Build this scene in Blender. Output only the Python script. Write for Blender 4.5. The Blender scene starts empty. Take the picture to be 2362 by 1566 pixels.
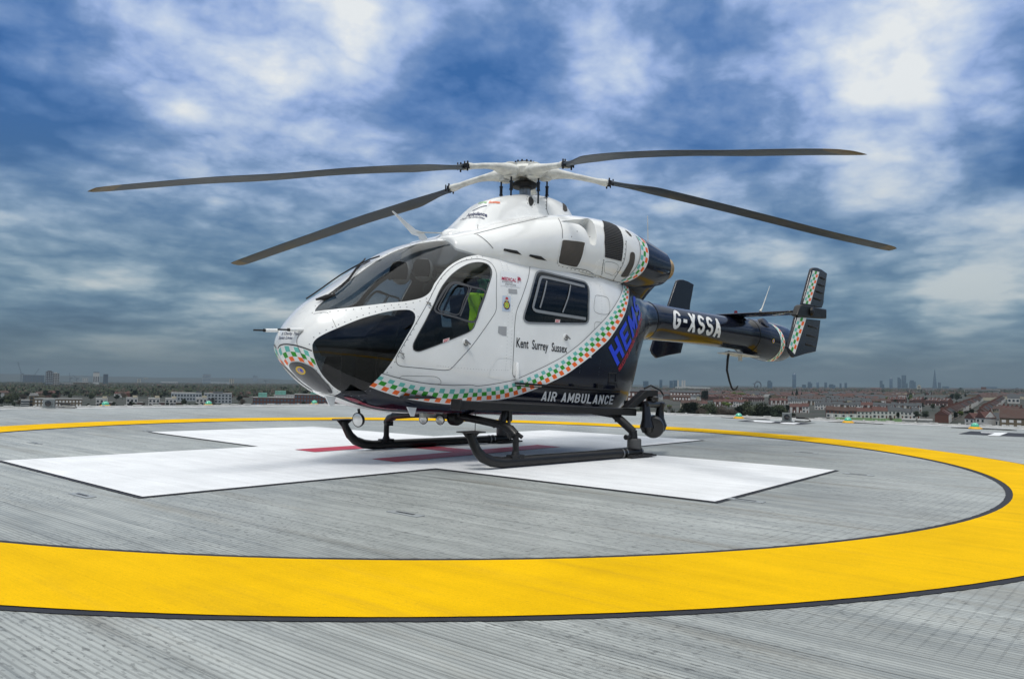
import bpy, bmesh, math, random
import numpy as np
from mathutils import Vector, Matrix, geometry
from mathutils.bvhtree import BVHTree
R = math.radians
SC = bpy.context.scene
COL = SC.collection
random.seed(7)

# ------------------------------------------------------------------ camera
CAM_LOC = Vector((-7.351, -7.233, 0.9167))
YAW, PITCH, ROLL, FPX = 0.684765, 0.0481943, 0.0212662, 1837.41
_fw = Vector((math.cos(YAW)*math.cos(PITCH), math.sin(YAW)*math.cos(PITCH), math.sin(PITCH)))
_r = Vector((math.sin(YAW), -math.cos(YAW), 0)); _u = _r.cross(_fw)
_r2 = _r*math.cos(ROLL) + _u*math.sin(ROLL); _u2 = -_r*math.sin(ROLL) + _u*math.cos(ROLL)
cd = bpy.data.cameras.new('camera'); cam = bpy.data.objects.new('camera', cd); COL.objects.link(cam)
m3 = Matrix((_r2, _u2, -_fw)).transposed(); cam.matrix_world = Matrix.Translation(CAM_LOC) @ m3.to_4x4()
cd.sensor_width = 36; cd.sensor_fit = 'HORIZONTAL'; cd.lens = 36*FPX/2362
cd.clip_start = 0.05; cd.clip_end = 60000
SC.camera = cam

# ------------------------------------------------------------------ sky, sun, exposure
SC.view_settings.view_transform = 'Standard'; SC.view_settings.look = 'None'; SC.view_settings.gamma = 1
SC.view_settings.exposure = 0.18
SUN_EL, SUN_AZ = 58.0, 200.0    # azimuth: world angle (from +X, anticlockwise) the light comes from
wd = bpy.data.worlds.new('World'); SC.world = wd; wd.use_nodes = True
wn = wd.node_tree; wn.nodes.clear(); WL = wn.links.new
def N(t, **k):
    n = wn.nodes.new(t)
    for a, b in k.items(): setattr(n, a, b)
    return n
def MA(op, a, b=None, c=None, clamp=False):
    n = N('ShaderNodeMath', operation=op, use_clamp=clamp)
    for i, v in enumerate((a, b, c)):
        if v is None: continue
        if isinstance(v, (int, float)): n.inputs[i].default_value = v
        else: WL(v, n.inputs[i])
    return n.outputs[0]
tc = N('ShaderNodeTexCoord'); nrm = N('ShaderNodeVectorMath', operation='NORMALIZE'); WL(tc.outputs['Generated'], nrm.inputs[0])
sep = N('ShaderNodeSeparateXYZ'); WL(nrm.outputs[0], sep.inputs[0]); zc = MA('MAXIMUM', sep.outputs[2], 0.0)
den = MA('ADD', zc, 0.16)
cmb = N('ShaderNodeCombineXYZ'); WL(sep.outputs[0], cmb.inputs[0]); WL(sep.outputs[1], cmb.inputs[1]); WL(MA('MULTIPLY', MA('LOGARITHM', MA('ADD', zc, .13), 2.718), .85), cmb.inputs[2])
def noise(scale, det, rough, dist=0.0, off=(0, 0, 0)):
    mp = N('ShaderNodeMapping'); mp.inputs['Location'].default_value = off; WL(cmb.outputs[0], mp.inputs[0])
    n = N('ShaderNodeTexNoise'); n.inputs['Scale'].default_value = scale; n.inputs['Detail'].default_value = det; n.inputs['Roughness'].default_value = rough
    n.inputs['Distortion'].default_value = dist; WL(mp.outputs[0], n.inputs['Vector']); return n.outputs[0]
n1 = noise(4.6, 7, .46, .15, (3.1, 1.7, 0)); n2 = noise(9.0, 9, .56, .5, (7.7, 2.2, 1.3)); n3 = noise(1.6, 3, .5, .2, (1.3, 5.2, 2))
n4 = MA('ABSOLUTE', MA('SUBTRACT', noise(6.0, 6, .5, .1, (2.2, 9.1, 4.3)), .5)); n5 = MA('ABSOLUTE', MA('SUBTRACT', noise(15.0, 5, .5, .1, (5.2, 1.1, 8.3)), .5))
val = MA('ADD', MA('MULTIPLY', n1, .55), MA('ADD', MA('MULTIPLY', n2, .22), MA('MULTIPLY', n3, .12)))
val = MA('ADD', val, MA('ADD', MA('MULTIPLY', n4, .66), MA('MULTIPLY', n5, .26)))
val = MA('MULTIPLY', MA('SUBTRACT', val, .53), 2.5)
# broad bright and dark masses of the cloud deck: (direction, radius in degrees, amount)
SPOTS = [((.896, .243, .371), 6.5, .34), ((.931, .150, .375), 4, .22), ((.781, .485, .393), 3.2, .26), ((.502, .817, .284), 4, .14), ((.534, .752, .385), 4.5, .04), ((.583, .699, .414), 3.5, .16), ((.40, .83, .40), 3.5, .06), ((.30, .89, .31), 4, -.16),
         ((.332, .881, .338), 6, -.14), ((.3165, .924, .213), 6, -.20), ((.696, .631, .342), 5, -.12), ((.942, .148, .302), 4.5, -.34), ((.876, .382, .295), 5, -.08), ((.985, .06, .30), 5, -.34), ((.82, .42, .40), 4, -.05), ((.66, .63, .41), 3.5, -.04), ((.73, .54, .415), 3.5, -.05),
         ((.9456, .19, .235), 5, .20), ((.975, .10, .20), 5, .12), ((.961, .261, .094), 8, -.06), ((.43, .87, .20), 6, .12), ((.335, .935, .14), 6, -.12), ((.55, .82, .10), 6, -.06), ((.84, .53, .06), 9, -.05), ((.78, .60, .24), 5, .06), ((.90, .40, .19), 6, .06)]
acc = val
for d, r, a in SPOTS:
    L_ = math.sqrt(sum(k*k for k in d)); dt = N('ShaderNodeVectorMath', operation='DOT_PRODUCT'); WL(nrm.outputs[0], dt.inputs[0]); dt.inputs[1].default_value = [k/L_ for k in d]
    mr = N('ShaderNodeMapRange', interpolation_type='SMOOTHERSTEP'); mr.inputs[1].default_value = math.cos(R(r*1.7)); mr.inputs[2].default_value = 1.0; mr.inputs[3].default_value = 0; mr.inputs[4].default_value = a*.66
    WL(dt.outputs['Value'], mr.inputs[0]); acc = MA('ADD', acc, mr.outputs[0])
v = MA('ADD', acc, .575, clamp=True)
def ramp(els):
    r = N('ShaderNodeValToRGB'); cr = r.color_ramp
    while len(cr.elements) < len(els): cr.elements.new(.5)
    for e, (p, c) in zip(cr.elements, els): e.position = p; e.color = tuple(c)+(1,)
    WL(v, r.inputs[0]); return r.outputs[0]
def sr(r, g, b): return tuple(((c/255)/12.92 if c <= 10 else ((c/255+.055)/1.055)**2.4) for c in (r, g, b))
hi = ramp([(.06, sr(50, 98, 158)), (.26, sr(84, 122, 176)), (.42, sr(112, 142, 188)), (.56, sr(146, 170, 214)), (.74, sr(184, 200, 226)), (.97, sr(226, 230, 232))])
lo = ramp([(.12, sr(68, 102, 132)), (.32, sr(92, 124, 150)), (.48, sr(120, 147, 167)), (.62, sr(152, 172, 185)), (.82, sr(188, 198, 202))])
hz = ramp([(.2, sr(74, 97, 109)), (.5, sr(90, 112, 122)), (.8, sr(108, 128, 136))])
mx1 = N('ShaderNodeMix', data_type='RGBA'); f1 = N('ShaderNodeMapRange', interpolation_type='SMOOTHSTEP'); f1.inputs[1].default_value = .07; f1.inputs[2].default_value = .34; WL(sep.outputs[2], f1.inputs[0])
WL(f1.outputs[0], mx1.inputs['Factor']); WL(lo, mx1.inputs['A']); WL(hi, mx1.inputs['B'])
mx2 = N('ShaderNodeMix', data_type='RGBA'); f2 = N('ShaderNodeMapRange', interpolation_type='SMOOTHSTEP'); f2.inputs[1].default_value = -.01; f2.inputs[2].default_value = .085; WL(sep.outputs[2], f2.inputs[0])
WL(f2.outputs[0], mx2.inputs['Factor']); WL(hz, mx2.inputs['A']); WL(mx1.outputs['Result'], mx2.inputs['B'])
# unseen sky high overhead, brightened and turned neutral as added fill light
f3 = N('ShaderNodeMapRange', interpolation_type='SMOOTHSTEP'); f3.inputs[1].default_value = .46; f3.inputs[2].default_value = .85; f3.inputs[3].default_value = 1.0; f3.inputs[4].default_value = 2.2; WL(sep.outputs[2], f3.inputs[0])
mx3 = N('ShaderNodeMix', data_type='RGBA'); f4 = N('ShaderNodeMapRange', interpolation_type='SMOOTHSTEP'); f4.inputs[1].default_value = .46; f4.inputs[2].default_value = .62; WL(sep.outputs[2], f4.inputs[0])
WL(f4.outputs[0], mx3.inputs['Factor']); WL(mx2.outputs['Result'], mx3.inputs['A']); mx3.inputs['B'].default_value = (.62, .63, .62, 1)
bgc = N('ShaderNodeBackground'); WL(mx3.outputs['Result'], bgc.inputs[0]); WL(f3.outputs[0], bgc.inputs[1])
sky = N('ShaderNodeTexSky', sky_type='NISHITA'); sky.sun_disc = False; sky.sun_elevation = R(SUN_EL); sky.sun_rotation = R(90-SUN_AZ); sky.air_density = 1.2; sky.dust_density = 1.5
bgs = N('ShaderNodeBackground'); WL(sky.outputs[0], bgs.inputs[0]); bgs.inputs[1].default_value = .06
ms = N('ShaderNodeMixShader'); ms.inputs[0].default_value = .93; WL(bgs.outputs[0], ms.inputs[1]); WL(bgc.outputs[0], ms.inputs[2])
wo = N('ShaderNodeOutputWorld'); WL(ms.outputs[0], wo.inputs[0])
sd = bpy.data.lights.new('sun', 'SUN'); sd.energy = 1.5; sd.angle = R(11); sd.color = (1, .965, .91)
so_ = bpy.data.objects.new('sun', sd); COL.objects.link(so_)
sv = Vector((math.cos(R(SUN_AZ))*math.cos(R(SUN_EL)), math.sin(R(SUN_AZ))*math.cos(R(SUN_EL)), math.sin(R(SUN_EL))))
so_.rotation_euler = sv.to_track_quat('Z', 'Y').to_euler(); so_.location = (0, 0, 60)

HAZE = 7e-5
# ------------------------------------------------------------------ helpers
def link(o, parent=None):
    COL.objects.link(o)
    if parent is not None: o.parent = parent
    return o
def tag(o, label=None, cat=None, group=None, kind=None):
    if label: o['label'] = label
    if cat: o['category'] = cat
    if group: o['group'] = group
    if kind: o['kind'] = kind
    return o
def empty(name, loc=(0, 0, 0), rz=0.0):
    o = bpy.data.objects.new(name, None); COL.objects.link(o)
    o.location = loc; o.rotation_euler = (0, 0, rz); o.empty_display_size = .2
    return o
def mesh_obj(name, verts, faces, mats, parent=None, smooth=True, fm=None, auto=None):
    me = bpy.data.meshes.new(name); me.from_pydata([tuple(v) for v in verts], [], [tuple(f) for f in faces])
    if not isinstance(mats, (list, tuple)): mats = [mats]
    for m in mats: me.materials.append(m)
    if fm is not None: me.polygons.foreach_set('material_index', fm)
    me.polygons.foreach_set('use_smooth', [smooth]*len(me.polygons)); me.update()
    o = bpy.data.objects.new(name, me); link(o, parent)
    if auto is not None: me.set_sharp_from_angle(angle=R(auto))
    return o
class MB:
    """collects simple solids, then links them as ONE mesh object"""
    def __init__(s): s.v, s.f, s.m, s.s = [], [], [], []
    def add(s, vs, fs, m=0, smooth=False):
        o = len(s.v); s.v += [tuple(v) for v in vs]; s.f += [tuple(i+o for i in f) for f in fs]
        s.m += [m]*len(fs); s.s += [smooth]*len(fs); return s
    def box(s, c, d, m=0, rot=None, bev=0):
        x, y, z = [k/2 for k in d]
        P = [Vector((a*x, b*y, e*z)) for e in (-1, 1) for b in (-1, 1) for a in (-1, 1)]
        if rot is not None: P = [rot @ p for p in P]
        P = [p+Vector(c) for p in P]
        return s.add(P, [(0, 2, 3, 1), (4, 5, 7, 6), (0, 1, 5, 4), (2, 6, 7, 3), (0, 4, 6, 2), (1, 3, 7, 5)], m)
    def tube(s, pts, rad, n=12, m=0, cap=True, flat=(1, 1), up=None):
        pts = [Vector(p) for p in pts]; k = len(pts)
        if not isinstance(rad, (list, tuple)): rad = [rad]*k
        ref = Vector(up) if up else Vector((0, 0, 1)); vs = []; prev = None
        for i, p in enumerate(pts):
            t = (pts[min(i+1, k-1)]-pts[max(i-1, 0)]).normalized()
            if prev is None:
                a = t.cross(ref)
                if a.length < 1e-3: a = t.cross(Vector((1, 0, 0)))
                a.normalize()
            else: a = (prev-t*prev.dot(t)).normalized()
            prev = a; b = t.cross(a)
            for j in range(n):
                q = 2*math.pi*j/n; vs.append(p+rad[i]*(a*math.cos(q)*flat[0]+b*math.sin(q)*flat[1]))
        fs = [(i*n+j, i*n+(j+1) % n, (i+1)*n+(j+1) % n, (i+1)*n+j) for i in range(k-1) for j in range(n)]
        s.add(vs, fs, m, True)
        if cap:
            s.add([vs[j] for j in range(n)], [tuple(reversed(range(n)))], m); s.add(vs[-n:], [tuple(range(n))], m)
        return s
    def lathe(s, prof, origin, axis=(0, 0, 1), n=32, m=0, smooth=True):
        """prof: (radius, height along axis) list"""
        ax = Vector(axis).normalized(); a = ax.cross(Vector((0, 0, 1)))
        if a.length < 1e-3: a = Vector((1, 0, 0))
        a.normalize(); b = ax.cross(a); O = Vector(origin); vs = []
        for r, h in prof:
            for j in range(n):
                q = 2*math.pi*j/n; vs.append(O+ax*h+(a*math.cos(q)+b*math.sin(q))*r)
        k = len(prof)
        fs = [(i*n+j, i*n+(j+1) % n, (i+1)*n+(j+1) % n, (i+1)*n+j) for i in range(k-1) for j in range(n)]
        s.add(vs, fs, m, smooth)
        s.add([vs[j] for j in range(n)], [tuple(reversed(range(n)))], m); s.add(vs[-n:], [tuple(range(n))], m)
        return s
    def prism(s, poly, ex, m=0):
        """poly: 3D outline, ex: extrusion vector"""
        ex = Vector(ex); n = len(poly); P = [Vector(p) for p in poly]
        return s.add(P+[p+ex for p in P], [tuple(reversed(range(n))), tuple(range(n, 2*n))]+[(i, (i+1) % n, n+(i+1) % n, n+i) for i in range(n)], m)
    def build(s, name, mats, parent=None, bev=0, seg=2, auto=None):
        me = bpy.data.meshes.new(name); me.from_pydata(s.v, [], s.f)
        if not isinstance(mats, (list, tuple)): mats = [mats]
        for m in mats: me.materials.append(m)
        me.polygons.foreach_set('material_index', s.m); me.polygons.foreach_set('use_smooth', s.s)
        bm = bmesh.new(); bm.from_mesh(me); bmesh.ops.remove_doubles(bm, verts=bm.verts, dist=1e-5)
        bmesh.ops.recalc_face_normals(bm, faces=bm.faces)
        bm.to_mesh(me); bm.free(); me.update()
        o = bpy.data.objects.new(name, me); link(o, parent)
        if bev:
            b = o.modifiers.new('bevel', 'BEVEL'); b.width = bev; b.segments = seg; b.limit_method = 'ANGLE'; b.angle_limit = R(35)
            b.harden_normals = False
        me.set_sharp_from_angle(angle=R(auto or 35))
        return o
def interp(keys, x):
    """monotone-ish cubic (catmull) interpolation of rows keyed by first column"""
    n = len(keys)
    if x <= keys[0][0]: return list(keys[0][1:])
    if x >= keys[-1][0]: return list(keys[-1][1:])
    i = max(j for j in range(n) if keys[j][0] <= x); i = min(i, n-2)
    h = keys[i+1][0]-keys[i][0]; t = (x-keys[i][0])/h; out = []
    for c in range(1, len(keys[0])):
        d = (keys[i+1][c]-keys[i][c])/h
        dm = (keys[i][c]-keys[i-1][c])/(keys[i][0]-keys[i-1][0]) if i > 0 else d
        dp = (keys[i+2][c]-keys[i+1][c])/(keys[i+2][0]-keys[i+1][0]) if i+2 < n else d
        def sl(a, b): return 0 if a*b <= 0 else 2*a*b/(a+b)
        m0 = sl(dm, d) if i > 0 else d; m1 = sl(d, dp) if i+2 < n else d
        p0, p1 = keys[i][c], keys[i+1][c]
        out.append((2*t**3-3*t*t+1)*p0+(t**3-2*t*t+t)*h*m0+(-2*t**3+3*t*t)*p1+(t**3-t*t)*h*m1)
    return out
def loft(rings, closed_ends=True):
    n = len(rings[0]); vs = [p for r in rings for p in r]; k = len(rings)
    fs = [(i*n+j, (i+1)*n+j, (i+1)*n+(j+1) % n, i*n+(j+1) % n) for i in range(k-1) for j in range(n)]
    if closed_ends: fs += [tuple(range(n)), tuple(reversed(range((k-1)*n, k*n)))]
    return vs, fs
def superring(u, cy, zm, w, up, dn, nt, nb, n=96, tilt=0.0, nw=None):
    out = []
    for j in range(n):
        q = 2*math.pi*(j+.5)/n; c, s = math.cos(q), math.sin(q)
        e = nt if s > 0 else nb
        y = w*math.copysign(abs(c)**(2/e), c); z = (up if s > 0 else dn)*math.copysign(abs(s)**(2/e), s)
        out.append((u+tilt*z, cy+y, zm+z))
    return out
def apply_mods(o):
    dg = bpy.context.evaluated_depsgraph_get(); me = bpy.data.meshes.new_from_object(o.evaluated_get(dg))
    old = o.data; o.modifiers.clear(); o.data = me; me.name = old.name
    return o
def bvh_of(*objs):
    bm = bmesh.new()
    for o in objs: bm.from_mesh(o.data)
    t = BVHTree.FromBMesh(bm); bm.free(); return t
# ------------------------------------------------------------------ materials
def mat(name, col, rough=.5, metal=0.0, spec=.5, coat=0.0, noise=None, bump=None, vary=None, emis=None, dirt=None):
    m = bpy.data.materials.new(name); m.use_nodes = True; nt = m.node_tree; b = nt.nodes['Principled BSDF']
    c = tuple(col)+(1,) if len(col) == 3 else col
    b.inputs['Base Color'].default_value = c; b.inputs['Roughness'].default_value = rough; b.inputs['Metallic'].default_value = metal
    b.inputs['Specular IOR Level'].default_value = spec; b.inputs['Coat Weight'].default_value = coat; b.inputs['Coat Roughness'].default_value = .04
    tc = nt.nodes.new('ShaderNodeTexCoord')
    def nz(scale, detail=4, r=.55):
        n = nt.nodes.new('ShaderNodeTexNoise'); n.inputs['Scale'].default_value = scale; n.inputs['Detail'].default_value = detail
        n.inputs['Roughness'].default_value = r; nt.links.new(tc.outputs['Object'], n.inputs['Vector']); return n
    if vary:   # (scale, amount)
        n = nz(vary[0]); mr = nt.nodes.new('ShaderNodeMapRange'); mr.inputs[1].default_value = .3; mr.inputs[2].default_value = .7
        mr.inputs[3].default_value = 1-vary[1]; mr.inputs[4].default_value = 1+vary[1]*.5; nt.links.new(n.outputs[0], mr.inputs[0])
        mx = nt.nodes.new('ShaderNodeVectorMath'); mx.operation = 'SCALE'; mx.inputs[0].default_value = c[:3]
        nt.links.new(mr.outputs[0], mx.inputs['Scale']); nt.links.new(mx.outputs[0], b.inputs['Base Color'])
        mr2 = nt.nodes.new('ShaderNodeMapRange'); mr2.inputs[1].default_value = .3; mr2.inputs[2].default_value = .7
        mr2.inputs[3].default_value = max(.02, rough*.8); mr2.inputs[4].default_value = min(1, rough*1.25); nt.links.new(n.outputs[0], mr2.inputs[0]); nt.links.new(mr2.outputs[0], b.inputs['Roughness'])
    if bump:   # (scale, strength, distance)
        n = nz(bump[0], 3); bp = nt.nodes.new('ShaderNodeBump'); bp.inputs['Strength'].default_value = bump[1]; bp.inputs['Distance'].default_value = bump[2]
        nt.links.new(n.outputs[0], bp.inputs['Height']); nt.links.new(bp.outputs[0], b.inputs['Normal'])
    if emis: b.inputs['Emission Color'].default_value = tuple(emis[0])+(1,); b.inputs['Emission Strength'].default_value = emis[1]
    return m
def glass(name, tint, refl=1.0):
    m = bpy.data.materials.new(name); m.use_nodes = True; nt = m.node_tree; nt.nodes.clear()
    o = nt.nodes.new('ShaderNodeOutputMaterial'); mx = nt.nodes.new('ShaderNodeMixShader'); t = nt.nodes.new('ShaderNodeBsdfTransparent')
    g = nt.nodes.new('ShaderNodeBsdfGlossy'); f = nt.nodes.new('ShaderNodeFresnel'); f.inputs['IOR'].default_value = 1.45
    t.inputs['Color'].default_value = tuple(tint)+(1,); g.inputs['Roughness'].default_value = .02; g.inputs['Color'].default_value = (refl, refl, refl, 1)
    ge = nt.nodes.new('ShaderNodeNewGeometry'); iv = nt.nodes.new('ShaderNodeMath'); iv.operation = 'SUBTRACT'; iv.inputs[0].default_value = 1; nt.links.new(ge.outputs['Backfacing'], iv.inputs[1]); mu = nt.nodes.new('ShaderNodeMath'); mu.operation = 'MULTIPLY'; nt.links.new(f.outputs[0], mu.inputs[0]); nt.links.new(iv.outputs[0], mu.inputs[1]); nt.links.new(mu.outputs[0], mx.inputs[0]); nt.links.new(t.outputs[0], mx.inputs[1]); nt.links.new(g.outputs[0], mx.inputs[2]); nt.links.new(mx.outputs[0], o.inputs[0])
    return m
XCROSS = [(-4.497, -1.451), (-4.387, 1.66), (-1.579, 1.538), (-1.466, 4.504), (1.314, 4.303), (1.451, 1.473), (4.245, 1.345), (4.447, -1.544), (1.5, -1.47), (1.604, -4.474), (-1.518, -4.534), (-1.571, -1.564)]
XGLYPH = [[(11.838, -4.272), (12.187, -4.72), (10.66, -4.768), (10.622, -4.572), (11.69, -4.552), (11.589, -4.325)], [(11.788, 0.639), (11.797, 0.07), (11.223, -0.038), (11.137, 0.515), (11.372, 0.42)], [(11.326, -0.203), (11.654, -0.284), (11.666, -0.574), (11.037, -0.653), (10.951, -0.434)]]
XTIES = [(-4.761, -1.078), (-3.597, -3.273), (-3.406, 3.548), (3.621, -3.476), (-1.249, -4.669), (-1.407, 4.677), (1.414, -4.769)]
TIE_LB = ['worn tie-down recess just in front of the left tip of the white cross', 'tie-down recess on the ribbed deck in the middle foreground, below the red letter', 'faint tie-down recess at the far left, between the circle and the cross', 'tie-down recess on the deck to the right beyond the white cross arm', 'tie-down recess beside the near right corner of the white cross', 'tie-down recess at the far left tip of the white cross', 'tie-down recess touching the right corner of the white cross arm']
XLIGHTS = [(1.603, 12.985, 'green domed perimeter light on a yellow base, leftmost on the far deck edge', -0.1), (4.157, 12.648, 'green domed perimeter light on the far edge, second from the left', -0.1), (7.392, 12.356, 'green domed perimeter light partly behind the helicopter nose aerial', -0.1), (12.549, 1.332, 'green domed perimeter light on the right edge, left of the small box floodlight', -1.5), (13.181, -1.217, 'green domed perimeter light on the right edge in front of the white terraced houses', -1.5), (13.298, -3.94, 'green domed perimeter light furthest right, beyond the black painted box', -1.5)]
XFLOOD = [(0.177, 12.615, 'grey box floodlight with a round lens at the left of the far deck edge', 1.05), (12.227, -0.049, 'grey box floodlight with a round lens on the right deck edge between two green lights', 0.35)]
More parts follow.
